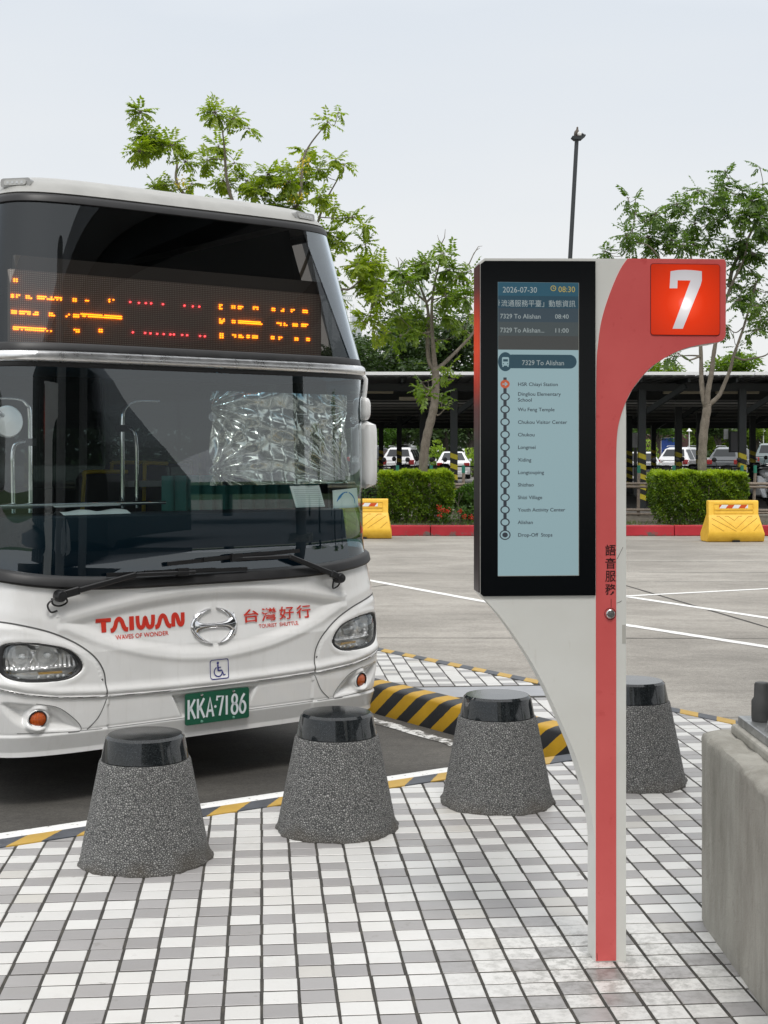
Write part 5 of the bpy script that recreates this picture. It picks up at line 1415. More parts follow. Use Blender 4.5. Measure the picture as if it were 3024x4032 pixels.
d += 0.0018 * np.sin(s * 62 + 1.2 * np.sin(t * 21)) * np.clip(np.sin(t * 6.0 + s * 3), 0, 1)
cell = np.abs(((s * 11) % 1) - .5); d -= 0.004 * np.exp(-(cell / .05) ** 2)
for _ in range(60):
    a, b = rg.rand(2); w_ = rg.uniform(.012, .04); ang = rg.uniform(-.7, .1); x_ = (s - a) * math.cos(ang) + (t - b) * .55 * math.sin(ang); y_ = -(s - a) * math.sin(ang) + (t - b) * .55 * math.cos(ang)
    d += rg.choice([-1, 1]) * 0.0026 * np.exp(-(x_ / (w_ * 1.8)) ** 2 - (y_ / (w_ * .6)) ** 2)
vv = Ff(zz) + gq(uu / Wf(zz)) + 0.05 + d + 0.012
fo = MB().grid(np.stack([uu, vv, zz + ZO], 2)).build('sunshade', M['foil'], smooth=70)
sh = empty('windscreen_sunshade', (0, 0, 0)); in_bus(sh, 'crinkled silver foil sunshade hung behind the right half of the lower windscreen', 'sunshade')
fo.parent = sh
for u, z in ((.018, 1.80), (.018, 1.50), (1.02, 1.80), (1.035, 1.56)):
    q = bsurf(np.array([u]), np.array([z]), -.012, False)[0]
    MB().lathe([(.024, -.008), (.020, 0.0), (.009, .004), (.008, .022), (0, .024)], 20, tuple(q), axis='y').build('suction_cup', M['glass_lens'], sh, smooth=40)
def on_glass(us, zs_, off): return bsurf(np.asarray(us), np.asarray(zs_), off, False)
pg = MB(); u_, z_ = np.meshgrid(np.linspace(0, 1, 12), np.linspace(0, 1, 12))
pu = .555 + .045 * (1 - z_) + u_ * (.225 - .0 * z_); pz = 1.288 + z_ * .125
pp = on_glass(pu, pz, -0.05 - .02 * np.sin(u_ * 2.5)); pg.grid(pp)
note = in_bus(pg.build('note_pad', M['paper'], smooth=60), 'white ruled sheet of paper leaning against the windscreen beside the sticker', 'paper')
rl_ = MB()
for k in range(9):
    z0 = .06 + k * .095; a = on_glass(np.array([.56 + .045 * (1 - z0) + .01, .56 + .045 * (1 - z0) + .20]), np.array([1.288 + z0 * .125] * 2), -0.047); b = a.copy(); b[:, 2] += .0016
    rl_.add(np.concatenate([a, b]), [(0, 1, 3, 2)])
rl_.build('ruled_lines', simple('ruled_line', (0.25, 0.27, 0.28), 0.8), note)
st_ = empty('sticker', (0, 0, 0)); st_.parent = bus
def on_front(name, vf, mat, off, parent):
    P = on_glass(vf[0][:, 0], vf[0][:, 1], off); m = MB(); m.add(P, vf[1]); return m.build(name, mat, parent)
su, sz = np.meshgrid(np.linspace(0, 1, 16), np.linspace(0, 1, 12))
MB().grid(on_glass(.838 + su * (.215 + .012 * (1 - sz)) - .005 * sz, 1.279 + sz * (.105 + .012 * su), -.004)).build('sticker_base', simple('sticker_white', (0.74, 0.76, 0.76), 0.6), st_)
aa = np.linspace(R(0), R(180), 24)
arc = [(.945 + .082 * math.cos(t_), 1.302 + .072 * math.sin(t_)) for t_ in aa]
on_front('sticker_arch', (np.array(arc), [tuple(range(len(arc)))]), M['sticker_blue'], -.0032, st_)
W_ = simple('sticker_mark', (0.72, 0.75, 0.75), 0.6)
on_front('sticker_mark', merge2(ribbon([(.862, 1.302), (.935, 1.362), (1.0, 1.302)], .016), ribbon([(.892, 1.296), (.945, 1.352), (.996, 1.296)], .006), ribbon([(.905, 1.296), (.958, 1.372), (1.022, 1.296)], .010)), W_, -.0026, st_)

# ------------------------------------------------------------------ foliage tools
def leaf_mesh(name, base, dirs, nrm, L, W, mat, parent, rnd, fold=0.12):
    dirs = dirs / np.linalg.norm(dirs, axis=1, keepdims=True); side = np.cross(dirs, nrm); side /= np.maximum(np.linalg.norm(side, axis=1, keepdims=True), 1e-6)
    up = np.cross(side, dirs); L = L[:, None]; W = W[:, None]; N = len(base)
    v = np.stack([base, base + dirs * L * .45 + side * W * .5 + up * W * fold, base + dirs * L - up * L * .08, base + dirs * L * .45 - side * W * .5 + up * W * fold], 1).reshape(-1, 3)
    me = bpy.data.meshes.new(name)
    me.vertices.add(4 * N); me.vertices.foreach_set('co', v.ravel())
    me.loops.add(4 * N); me.loops.foreach_set('vertex_index', np.arange(4 * N))
    me.polygons.add(N); me.polygons.foreach_set('loop_start', np.arange(N) * 4)
    at_ = me.attributes.new('rnd', 'FLOAT', 'FACE'); at_.data.foreach_set('value', rnd.astype(np.float32))
    me.materials.append(mat); me.update(calc_edges=True)
    o = bpy.data.objects.new(name, me); COL.objects.link(o); o.parent = parent
    return o
def unit(r, n):
    v = r.normal(size=(n, 3)); return v / np.linalg.norm(v, axis=1, keepdims=True)
def sprays(r, centers, radii, nspray, pairs, rach, ll, lw, up=0.05):
    "pinnate leaves: returns base, dir, normal, L, W, rnd and twig starts"
    B, D, Nn, L_, W_2, Rn, tw = [], [], [], [], [], [], []
    for c, rad in zip(centers, radii):
        n = max(3, int(nspray * (rad / .25) ** 2))
        tone = r.uniform(-.16, .16)
        for _ in range(n):
            o = unit(r, 1)[0]; o[2] = o[2] * .8 + up; o /= np.linalg.norm(o)
            p = c + o * rad * r.uniform(.05, .55); d = o * .8 + unit(r, 1)[0] * .5; d /= np.linalg.norm(d)
            k = r.randint(pairs - 2, pairs + 1); ln = rach * r.uniform(.7, 1.15); tw.append((c, p))
            q = p.copy(); st = ln / k; t0 = tone + r.uniform(-.1, .1)
            for i in range(k):
                d = d + np.array([0, 0, -.10]); d /= np.linalg.norm(d); q = q + d * st
                sd = np.cross(d, [0, 0, 1.0]); sd /= max(np.linalg.norm(sd), 1e-6); nn = np.cross(sd, d); nn = nn / np.linalg.norm(nn)
                for s_ in (-1, 1):
                    B.append(q); D.append(sd * s_ * .85 + d * .55 + np.array([0, 0, -.28]) + unit(r, 1)[0] * .16); Nn.append(nn + unit(r, 1)[0] * .25)
                    L_.append(ll * r.uniform(.7, 1.15)); W_2.append(lw * r.uniform(.8, 1.2)); Rn.append(np.clip(.45 + t0 + r.normal() * .17, 0, 1))
            B.append(q); D.append(d + unit(r, 1)[0] * .1); Nn.append(nn); L_.append(ll); W_2.append(lw); Rn.append(np.clip(.55 + t0, 0, 1))
    return [np.array(x) for x in (B, D, Nn, L_, W_2, Rn)], tw
def street_tree(name, label, Y, limbs, clumps, scale, seed, leafmat, bark, nspray=9, ll=.115, lw=.05, dy=1.1, flowers=None, bare=(), group=None):
    r = np.random.RandomState(seed)
    base = at(limbs[0][0][0][0], limbs[0][0][0][1], Y)
    root = empty(name, (base.x, base.y, 0.0)); off = np.array(root.location)
    tag(root, label, 'tree', group)
    tm = MB(); pts_all = []
    for li_, (pts, r0, r1, yo) in enumerate(limbs):
        P = [np.array(at(x, y, Y)) for x, y in pts]; n = len(P)
        for i in range(n): P[i] = P[i] + np.array([0, yo * i / max(n - 1, 1), 0])
        S = smooth_line(P, 6); rad = np.linspace(r0, r1, len(S)) * (1 + .06 * np.sin(np.arange(len(S)) * 1.7 + li_))
        if li_ == 0: S[0][2] = min(S[0][2], -.05)
        (tm if li_ == 0 else tm).tube([p - off for p in S], list(rad), 12)
        pts_all += [(p, a) for p, a in zip(S, rad)]
    cs, rs = [], []
    for x, y, px in clumps:
        c = np.array(at(x, y, Y)) + np.array([0, r.uniform(-dy, dy), 0]); cs.append(c); rs.append(px * Y / FPX * scale)
    bm_ = MB()
    nodes = [(p, a) for p, a in pts_all if p[2] > 1.5]
    order = sorted(range(len(cs)), key=lambda i: min(np.linalg.norm(cs[i] - p) for p, _ in nodes))
    for i in order:
        c = cs[i]; best = min(nodes, key=lambda pa: np.linalg.norm(c - pa[0]) + .5 * max(0, pa[0][2] - c[2]))
        a = best[0]; mid = (a + c) / 2 + np.array([0, 0, -.12 * np.linalg.norm(c - a)]) + r.normal(size=3) * .05
        ra = min(best[1] * .55, .035); S = smooth_line([a, mid, c], 5); rr = np.linspace(ra, .009, len(S))
        bm_.tube([p - off for p in S], list(rr), 6)
        nodes += [(p, b) for p, b in zip(S[2:], rr[2:])]
    (B, D, Nn, L_, W_, Rn), tw = sprays(r, cs, rs, nspray, 6, .28, ll, lw)
    for a, b in tw: bm_.tube([a - off, (a + b) / 2 - off + r.normal(size=3) * .02, b - off], [.007, .005, .003], 4)
    for pts in bare:
        P = [np.array(at(x, y, Y)) - off for x, y in pts]; bm_.tube(P, list(np.linspace(.014, .004, len(P))), 5)
    tm.build('trunk', bark, root, smooth=60)
    tag(bm_.build('branches', bark, root, smooth=60), kind='stuff')
    cr_ = leaf_mesh('crown', B - off, D, Nn, L_, W_, leafmat, root, Rn)
    tag(cr_, kind='stuff')
    if flowers:
        fb = []
        for x, y, px, n in flowers:
            c = np.array(at(x, y, Y)) - off + np.array([0, -.6, 0]); fb.append(c + r.normal(size=(n, 3)) * px * Y / FPX * .5)
        fb = np.concatenate(fb); n = len(fb)
        leaf_mesh('blossom', fb, unit(r, n), unit(r, n), np.full(n, .05), np.full(n, .045), M['flower_yellow'], root, r.rand(n))
    return root
def zc(ox, oy, k, L): return [(ox + x * k, oy + y * k, p * k) for x, y, p in L]
def zl(ox, oy, k, L): return [(ox + x * k, oy + y * k) for x, y in L]

# tree behind the bus
kA_ = .6028
clA = zc(480, 400, kA_, [(170, 100, 70), (200, 230, 100), (120, 240, 50), (170, 350, 75), (290, 280, 75), (370, 310, 65), (430, 380, 60), (200, 510, 75), (300, 530, 60), (450, 490, 45), (640, 100, 75), (600, 210, 65), (750, 130, 65), (850, 185, 40), (560, 350, 65), (640, 440, 75), (720, 330, 45), (600, 580, 55), (800, 450, 65), (880, 550, 85), (960, 450, 75), (1050, 400, 65), (1100, 520, 85), (1180, 450, 75), (1180, 230, 55), (1210, 330, 55), (1345, 95, 42), (1420, 85, 30), (1400, 375, 55), (1455, 400, 35), (1290, 430, 55), (1000, 640, 75), (1130, 640, 75), (1300, 620, 65), (1380, 630, 45), (1340, 800, 75), (1430, 850, 65), (1510, 745, 55), (1590, 760, 50), (1590, 880, 45), (1350, 960, 55), (1550, 1040, 70), (1630, 1000, 60), (1600, 1150, 70), (1400, 1090, 45), (1650, 1240, 50), (1410, 1220, 36)])
clA += zc(1300, 900, .3918, [(280, 320, 85), (410, 260, 80), (470, 400, 90), (350, 430, 80), (430, 560, 85), (520, 330, 60), (560, 440, 70), (480, 660, 50), (400, 830, 85), (330, 900, 60), (480, 880, 70), (560, 960, 50), (450, 1000, 50)])
limA = [([(1085, 2060), (1080, 1800), (1070, 1500), (1060, 1250)], .12, .085, 0.0),
        ([(1060, 1300), (900, 950), (705, 740), (690, 620), (640, 500)], .06, .012, .3),
        ([(1060, 1250), (950, 900), (900, 730), (890, 600), (880, 500)], .06, .012, -.4),
        ([(1060, 1260), (1120, 1000), (1180, 760), (1200, 600), (1290, 470)], .065, .010, .2),
        ([(1065, 1350), (1200, 1050), (1270, 830), (1340, 700)], .05, .012, -.3),
        ([(1070, 1450), (1220, 1230), (1330, 1145), (1375, 1137), (1420, 1100)], .05, .015, .1)]
street_tree('street_tree', 'leafy tree with yellow blossoms rising behind the bus roof', 32.5, limA, [(a, b + 22, p) for a, b, p in clA], .74, 21, M['leaf_a'], M['bark'], nspray=58, ll=.122, lw=.060,
            flowers=[(730, 740, 30, 45), (1185, 680, 22, 25), (1110, 755, 22, 25), (1160, 805, 20, 20), (1210, 655, 24, 30), (1195, 790, 18, 14)], group=None)
# tree between bus and sign
clB = zc(1300, 900, .3918, [(700, 430, 100), (850, 430, 100), (950, 340, 100), (1000, 250, 65), (1120, 275, 75), (1230, 250, 45), (1180, 420, 100), (1300, 400, 90), (1400, 430, 55), (640, 570, 90), (780, 560, 75), (1100, 560, 95), (1250, 600, 90), (1380, 560, 75), (1150, 680, 90), (1330, 720, 90), (1420, 800, 55), (700, 720, 75), (850, 750, 70), (700, 880, 85), (850, 880, 80), (950, 860, 60), (1150, 850, 90), (1280, 880, 60), (850, 1000, 75), (1000, 950, 55), (600, 1000, 60), (700, 1080, 50), (620, 1120, 40), (1080, 1050, 45), (1380, 980, 50)])
clB += zc(1350, 1400, .339, [(930, 330, 75), (960, 440, 65), (900, 290, 40), (1170, 400, 60), (1160, 500, 40), (1180, 590, 22), (1200, 150, 65), (1290, 240, 30), (1010, 70, 28)])
limB = [([(1664, 2080), (1666, 1850), (1675, 1750), (1690, 1680), (1709, 1600), (1716, 1500), (1712, 1445)], .108, .085, 0.0),
        ([(1712, 1460), (1690, 1420), (1684, 1340), (1688, 1250), (1680, 1190), (1655, 1120), (1640, 1070)], .060, .016, .3),
        ([(1714, 1450), (1706, 1380), (1700, 1290), (1700, 1200), (1712, 1110), (1735, 1020)], .060, .014, -.3),
        ([(1714, 1460), (1760, 1420), (1810, 1370), (1860, 1315), (1890, 1250)], .052, .018, .2),
        ([(1680, 1190), (1720, 1150), (1790, 1100), (1850, 1030)], .03, .01, 0.3), ([(1680, 1190), (1630, 1150), (1580, 1090)], .03, .01, -.2)]
street_tree('street_tree', 'young tree with a leaning bare trunk in the hedge between the bus and the sign', 32.0, limB, [(a, b + 12, p) for a, b, p in clB], .78, 22, M['leaf_b'], M['bark'], nspray=56, ll=.118, lw=.058,
            bare=[zl(1300, 900, .3918, L) for L in ([(840, 380), (838, 330), (895, 285)], [(1115, 260), (1120, 150), (1090, 110), (1078, 65)], [(1120, 150), (1150, 90), (1157, 5)], [(1390, 370), (1440, 260), (1490, 180), (1530, 175)], [(1440, 260), (1465, 220), (1505, 195)], [(750, 400), (735, 340), (690, 290)], [(690, 400), (685, 330), (660, 285)])])
# tree right of the sign
clC = zc(2300, 600, .4364, [(400, 380, 50), (480, 410, 45), (500, 480, 50), (430, 430, 30), (150, 900, 55), (230, 870, 55), (330, 760, 65), (400, 720, 55), (450, 660, 55), (420, 830, 55), (560, 600, 85), (680, 520, 85), (640, 680, 95), (800, 470, 85), (780, 600, 95), (700, 780, 95), (850, 720, 95), (820, 870, 95), (950, 820, 95), (960, 650, 85), (900, 430, 55), (980, 390, 65), (1000, 520, 75), (1080, 420, 75), (1110, 240, 70), (1200, 210, 50), (1260, 200, 42), (1220, 310, 75), (1330, 250, 42), (1400, 320, 75), (1460, 310, 42), (1300, 430, 95), (1420, 470, 95), (1200, 560, 90), (1340, 600, 100), (1480, 620, 100), (1200, 720, 85), (1400, 780, 110), (1550, 500, 85), (1600, 650, 85), (1610, 400, 55), (1580, 270, 35), (1640, 240, 28), (1600, 100, 40), (1640, 340, 45), (1100, 900, 55), (1300, 850, 85), (1500, 900, 100), (1400, 980, 85), (1600, 800, 75), (1600, 1000, 75), (1350, 1150, 75), (1480, 1250, 80), (1600, 1150, 65), (1340, 1330, 70), (1450, 1400, 80), (1560, 1380, 70), (1350, 1500, 60), (1480, 1600, 50), (1600, 1500, 55), (1480, 1700, 35), (1380, 1620, 35), (1750, 600, 140), (1750, 900, 140), (1800, 1200, 110), (1700, 1450, 90), (1720, 400, 90), (1900, 800, 140), (870, 1790, 50), (800, 1800, 50), (700, 1820, 30)])
limC = [([(2765, 2080), (2764, 1870), (2766, 1780), (2772, 1690), (2784, 1610), (2782, 1590)], .105, .095, 0.0),
        ([(2782, 1610), (2772, 1560), (2766, 1500), (2766, 1400), (2760, 1250), (2740, 1050), (2700, 900)], .075, .015, .3),
        ([(2782, 1610), (2786, 1540), (2798, 1470), (2806, 1390), (2830, 1250), (2870, 1130), (2920, 1020), (2930, 950)], .072, .016, -.3),
        ([(2784, 1600), (2830, 1560), (2855, 1510), (2880, 1450), (2893, 1400), (2930, 1300), (2960, 1200), (2990, 1100)], .055, .018, .2),
        ([(2893, 1405), (2925, 1417), (2960, 1412), (3005, 1402), (3030, 1380)], .026, .012, -.2),
        ([(2870, 1130), (2890, 1050), (2935, 970), (3000, 845), (3060, 760)], .05, .014, .3), ([(2760, 1250), (2650, 1100), (2560, 980), (2500, 960)], .03, .01, -.2)]
street_tree('street_tree', 'tall tree with a forked trunk in the hedge at the right edge behind the sign', 32.2, limC, [(a, b + 12, p) for a, b, p in clC], .78, 23, M['leaf_c'], M['bark'], nspray=58, ll=.102, lw=.052)

# hedges
def hedge(name, label, x0, x1, y0, y1, z0, z1, n, seed, mat, rnd=0.0):
    r = np.random.RandomState(seed); cx_, cy_ = (x0 + x1) / 2, (y0 + y1) / 2
    root = empty(name, (cx_, cy_, 0)); tag(root, label, 'hedge' if name == 'clipped_hedge' else 'bush')
    hx, hy, hz = (x1 - x0) / 2, (y1 - y0) / 2, (z1 - z0) / 2; zc_ = (z0 + z1) / 2
    p = r.uniform(-1, 1, (n, 3)); k = r.rand(n)
    if rnd: 
        p = unit(r, n) * (1 - .45 * r.rand(n) ** 1.8)[:, None]
    else:
        ax = r.choice(3, n, p=[.15, .45, .40]); sgn = np.where(r.rand(n) < .8, np.where(ax == 1, -1, 1), 1); sgn = np.where(ax == 0, r.choice([-1, 1], n), sgn)
        depth = 1 - .25 * r.rand(n) ** 2.0
        p[np.arange(n), ax] = sgn * depth
        lowtap = 1 - .16 * np.clip(-p[:, 2], 0, 1); p[:, 0] *= lowtap
        corner = np.abs(p[:, 0]) ** 8 + np.abs(p[:, 2]) ** 8 > 1.25; p[corner, 0] *= .95; p[corner, 2] *= .97
    P = np.stack([p[:, 0] * hx, p[:, 1] * hy, p[:, 2] * hz + zc_], 1)
    bump = .03 * np.sin(P[:, 0] * 9 + seed) * np.cos(P[:, 2] * 8) + .02 * np.sin(P[:, 0] * 21 + P[:, 2] * 17); P[:, 1] += bump; P[:, 2] += bump * .8
    keep = r.rand(n) < np.clip((P[:, 2] - z0) / (hz * .7) + .22, .18, 1); P = P[keep]; n = len(P); p = p[keep]
    out = p / np.maximum(np.linalg.norm(p, axis=1, keepdims=True), 1e-6)
    D = out * .7 + unit(r, n) * .8 + np.array([0, 0, .35]); Nn = out * .8 + unit(r, n) * .6
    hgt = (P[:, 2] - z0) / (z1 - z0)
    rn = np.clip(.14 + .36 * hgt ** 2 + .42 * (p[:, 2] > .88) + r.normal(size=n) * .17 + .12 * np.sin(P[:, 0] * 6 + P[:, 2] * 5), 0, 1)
    c = leaf_mesh('foliage', P - np.array([0, 0, 0]), D, Nn, r.uniform(.055, .105, n), r.uniform(.028, .05, n), mat, root, rn); tag(c, kind='stuff')
    sm_ = MB()
    for i in range(26):
        x = r.uniform(-hx, hx) * .85; y = r.uniform(-hy, hy) * .8
        for j in range(3): sm_.tube([(x, y, 0.0), (x + r.uniform(-.08, .08), y + r.uniform(-.06, .06), z0 + hz * .7), (x + r.uniform(-.2, .2), y + r.uniform(-.15, .1), z0 + hz * 1.5)], [.012, .009, .005], 5)
    sm_.build('stems', M['bark'], root)
    return root
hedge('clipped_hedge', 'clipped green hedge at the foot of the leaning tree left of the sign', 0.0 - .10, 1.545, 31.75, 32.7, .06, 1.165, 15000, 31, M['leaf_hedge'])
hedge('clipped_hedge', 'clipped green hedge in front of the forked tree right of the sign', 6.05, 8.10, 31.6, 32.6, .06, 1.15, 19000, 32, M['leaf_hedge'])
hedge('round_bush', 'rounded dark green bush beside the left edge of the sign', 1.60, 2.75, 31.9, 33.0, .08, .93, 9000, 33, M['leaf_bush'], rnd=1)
def flowers(name, label, x, y, w, h, n, nf, seed):
    r = np.random.RandomState(seed); root = empty(name, (x, y, 0.0)); tag(root, label, 'plant')
    P = np.stack([r.uniform(-w, w, n), r.uniform(-.25, .25, n), r.uniform(.02, 1, n) ** .8 * h], 1)
    leaf_mesh('foliage', P, unit(r, n) + np.array([0, 0, .5]), unit(r, n) + np.array([0, -.4, .6]), r.uniform(.05, .09, n), r.uniform(.02, .035, n), M['leaf_bush'], root, r.rand(n) * .8)
    for i in range(nf):
        c = np.array([r.uniform(-w, w), r.uniform(-.3, -.1), r.uniform(.35, 1) * h]); k = 22
        leaf_mesh('blossom', c + r.normal(size=(k, 3)) * .028, unit(r, k) + np.array([0, -.5, .6]), unit(r, k), np.full(k, .035), np.full(k, .03), M['flower_red'], root, r.rand(k))
flowers('flowering_plant', 'low plant with red blossoms in front of the round bush near the sign', 1.62, 31.45, .42, .42, 420, 9, 41)
flowers('flowering_plant', 'red flowering plant above the yellow barrier beside the bus mirror', -.28, 32.2, .33, .85, 500, 7, 42)
r_ = np.random.RandomState(8); n = 9000
gx_ = r_.uniform(-8, 13, n); gy_ = r_.uniform(31.15, 32.4, n); kp = (np.sin(gx_ * 1.1) + np.sin(gx_ * 2.7 + 1) + r_.normal(size=n) * .5 > -.3); gx_, gy_ = gx_[kp], gy_[kp]; n = len(gx_)
gr = leaf_mesh('grass_tufts', np.stack([gx_, gy_, np.full(n, .0)], 1), np.stack([r_.normal(size=n) * .4, r_.normal(size=n) * .4, np.ones(n)], 1), unit(r_, n), r_.uniform(.05, .14, n), np.full(n, .012), M['grass'], None, r_.rand(n))
tag(gr, 'short grass growing along the red kerb', 'grass', kind='stuff')

# ------------------------------------------------------------------ water barriers
def barrier_mesh():
    t = empty('water_barrier', (0, 0, 0))
    W_ = .575; prof = [(-.235, 0.05), (-.26, .09), (-.275, .16), (-.275, .21), (-.10, .53), (-.085, .56), (-.085, .80), (-.07, .835), (.07, .835), (.085, .80), (.085, .56), (.10, .53), (.275, .21), (.275, .16), (.26, .05), (.22, 0.0), (-.20, 0.0)]
    def half(z): return W_ - (0.055 * min(1, max(0, (z - .2) / .35)))
    m = MB(); m.prism(prof[::-1], lambda a, b: (-half(b) - (0.02 if b < .12 else 0), a, b), lambda a, b: (half(b) + (0.02 if b < .12 else 0), a, b))
    m.build('body', M['barrier'], t, fix=True, bevel=(.016, 3), smooth=40)
    for z0, z1 in ((.655, .765), (.575, .635)):
        f = MB(); 
        for a, b, c, d_ in ((-.40, z1, .40, z1 + .012), (-.40, z0 - .012, .40, z0), (-.412, z0 - .012, -.40, z1 + .012), (.40, z0 - .012, .412, z1 + .012)): f.box((a, -.093, b), (c, -.083, d_))
        f.build('panel_rim', M['barrier'], t)
    x = -.30; wd = .60
    for i in range(-1, 6):
        a0, a1 = -.30 + (i) * .133, -.30 + (i + 1) * .133; sk = .055
        P = clip(clip([np.array((a0, .675)), np.array((a1, .675)), np.array((a1 + sk, .745)), np.array((a0 + sk, .745))], np.array((.30, 0)), np.array((1., 0))), np.array((-.30, 0)), np.array((-1., 0)))
        if len(P) >= 3:
            MB().add([(p[0], -.0885, p[1]) for p in P], [tuple(range(len(P)))]).build('reflective_stripe', M['refl_red' if i % 2 else 'refl_white'], t)
    def sl(x_, z): return (x_, -.10 - (.53 - z) / .32 * .175 - .002, z)
    for L in ([(-.36, .515), (-.31, .515), (0.0, .27), (.31, .515), (.38, .515)], [(-.19, .515), (-.13, .515), (-.005, .43), (.10, .515), (.16, .515)], [(-.47, .475), (0.0, .215)], [(.47, .475), (.09, .225)], [(-.48, .36), (-.26, .22)], [(.50, .35), (.36, .225)]):
        MB().tube([sl(*p) for p in L], .005, 5).build('groove', M['groove'], t)
    MB().box((-.07, -.28, 0.0), (.07, .28, .035)).build('fork_slot', M['black'], t)
    return t
wb = barrier_mesh(); wb.location = (7.12, 29.02, ROAD + .005); wb.rotation_euler = (0, 0, R(4)); tag(wb, 'yellow plastic water barrier on the road in front of the right hedge', 'barrier', 'yellow water barriers')
wb2 = copy_tree(wb); wb2.location = (-.43, 30.1, ROAD + .005); wb2.rotation_euler = (0, 0, R(-1)); tag(wb2, 'yellow plastic water barrier half hidden by the front corner of the bus', 'barrier', 'yellow water barriers')

# ------------------------------------------------------------------ bamboo fence
fence = empty('bamboo_fence', (0, 35.5, 0)); tag(fence, 'low fence of grey bamboo poles with green caps along the car park', 'fence')
fx = [at(x, 1800, 35.5).x for x in (1564, 1697, 1826)] + [at(x, 1800, 35.5).x for x in (2513, 2661, 2916, 2967)] + [-2.2, -4.0, -6, 10.6, 12.4, 14.2, 3.4, 4.9]
for i, x in enumerate(fx):
    j = rt.uniform(-.05, .05)
    p = MB().tube([(x, 0, -.02), (x + j * .5, .01, .6), (x + j, 0, 1.12)], [.042, .040, .038], 8).build('post', M['bamboo'], fence, smooth=50)
    MB().tube([(x + j, 0, 1.11), (x + j, 0, 1.30)], .043, 8).build('green_cap', M['green_cap'], p, smooth=50)
for z in (.83, .76, .18, .11):
    X0 = -8.0
    while X0 < 15:
        ln = rt.uniform(2.2, 3.6); MB().tube([(X0, -.05 + rt.uniform(-.02, .02), z + rt.uniform(-.03, .03)), (X0 + ln, -.05, z + rt.uniform(-.03, .03))], rt.uniform(.028, .04), 7).build('rail', M['bamboo'], fence, smooth=50); X0 += ln - .1
pr = empty('pipe_railing', (0, 46, lotz(46))); tag(pr, 'thin dark pipe railing running across the car park behind the scooters', 'railing')
MB().tube([(-9, 0, 1.12), (16, 0, 1.12)], .022, 8).build('rail', M['steel_dark'], pr)
for i in range(13): MB().tube([(-9 + i * 2.08, 0, 0), (-9 + i * 2.08, 0, 1.12)], .025, 8).build('post', M['steel_dark'], pr)

# ------------------------------------------------------------------ solar car port
port = empty('car_port', (0, 40, 0)); tag(port, 'long dark steel car port with solar roof and striped columns', 'car port')
PX0, PX1 = -26.0, 34.0
rfs = MB()
for i in range(int((PX1 - PX0) / .30)):          # ribbed sheets
    x = PX0 + i * .30; rfs.box((x, -1.6, 3.70 - .02), (x + .22, 31, 3.72)); rfs.box((x + .22, -1.6, 3.66), (x + .30, 31, 3.70))
rs_ = rfs.build('roof_sheet', M['roofsheet'], port); tag(rs_, kind='stuff')
for i in range(10):
    MB().box((PX0 + i * 6 + .01, -1.72, 3.715), (PX0 + (i + 1) * 6 - .01, -1.62, 3.80)).build('fascia', M['fascia'], port)
def ibeam(mb, a, b, h, w, tf=.014):
    a, b = Vector(a), Vector(b); up = Vector((0, 0, 1))
    mb.bar(a + up * (h / 2), b + up * (h / 2), w, tf); mb.bar(a - up * (h / 2), b - up * (h / 2), w, tf); mb.bar(a, b, .012, h - tf)
for y, z, h in ((0, 3.46, .20), (3.2, 3.36, .22), (6, 3.30, .24), (9.5, 3.24, .26), (13, 3.2, .28), (17, 3.12, .3), (21, 3.08, .32), (25, 3.04, .34), (29, 3.0, .36)):
    m = MB(); ibeam(m, (PX0, y, z), (PX1, y, z), h, .14); m.build('main_beam', M['steel_dark'], port)
for i in range(46):
    x = PX0 + .5 + i * 1.3
    m = MB(); m.bar((x, -1.4, 3.60), (x, 30.5, 3.60), .06, .12); m.build('purlin', M['steel_dark'], port)
for y, z in ((1.2, 3.05), (2.6, 3.02), (5, 3.02), (8, 3.0), (11.5, 2.98), (15, 2.95), (19.5, 2.93)):
    MB().tube([(PX0, y, z), (PX1, y, z + .02)], .033, 7).build('pipe', M['steel_grey'], port)
    MB().tube([(PX0, y + .25, z + .10), (PX1, y + .25, z + .08)], .018, 6).build('pipe', M['steel_grey'], port)
for x, y, z in ((-.35, .6, 3.37), (1.05, .9, 3.18), (4.9, .5, 3.38), (8.6, .6, 3.36), (10.1, .6, 3.36), (6.3, 2.0, 3.22)):
    lm = MB(); lm.box((x - .62, y - .07, z - .06), (x + .62, y + .07, z + .05)); lm.build('tube_lamp', M['tan_lamp'], port, bevel=(.02, 2))
cols = [(at(x, 1700, Y).x, Y) for x, Y in ((1787, 40), (1664.6, 45), (1572, 55), (1500.7, 62), (2527, 40), (2671, 45), (2754, 50), (2922, 40), (2963, 53), (2573, 65), (2478, 53))]
cols += [(-5.1, 40), (-10, 40), (-3.5, 50), (12.5, 40), (15.5, 45), (17.5, 40), (4.6, 62), (-8, 60), (22, 40)]
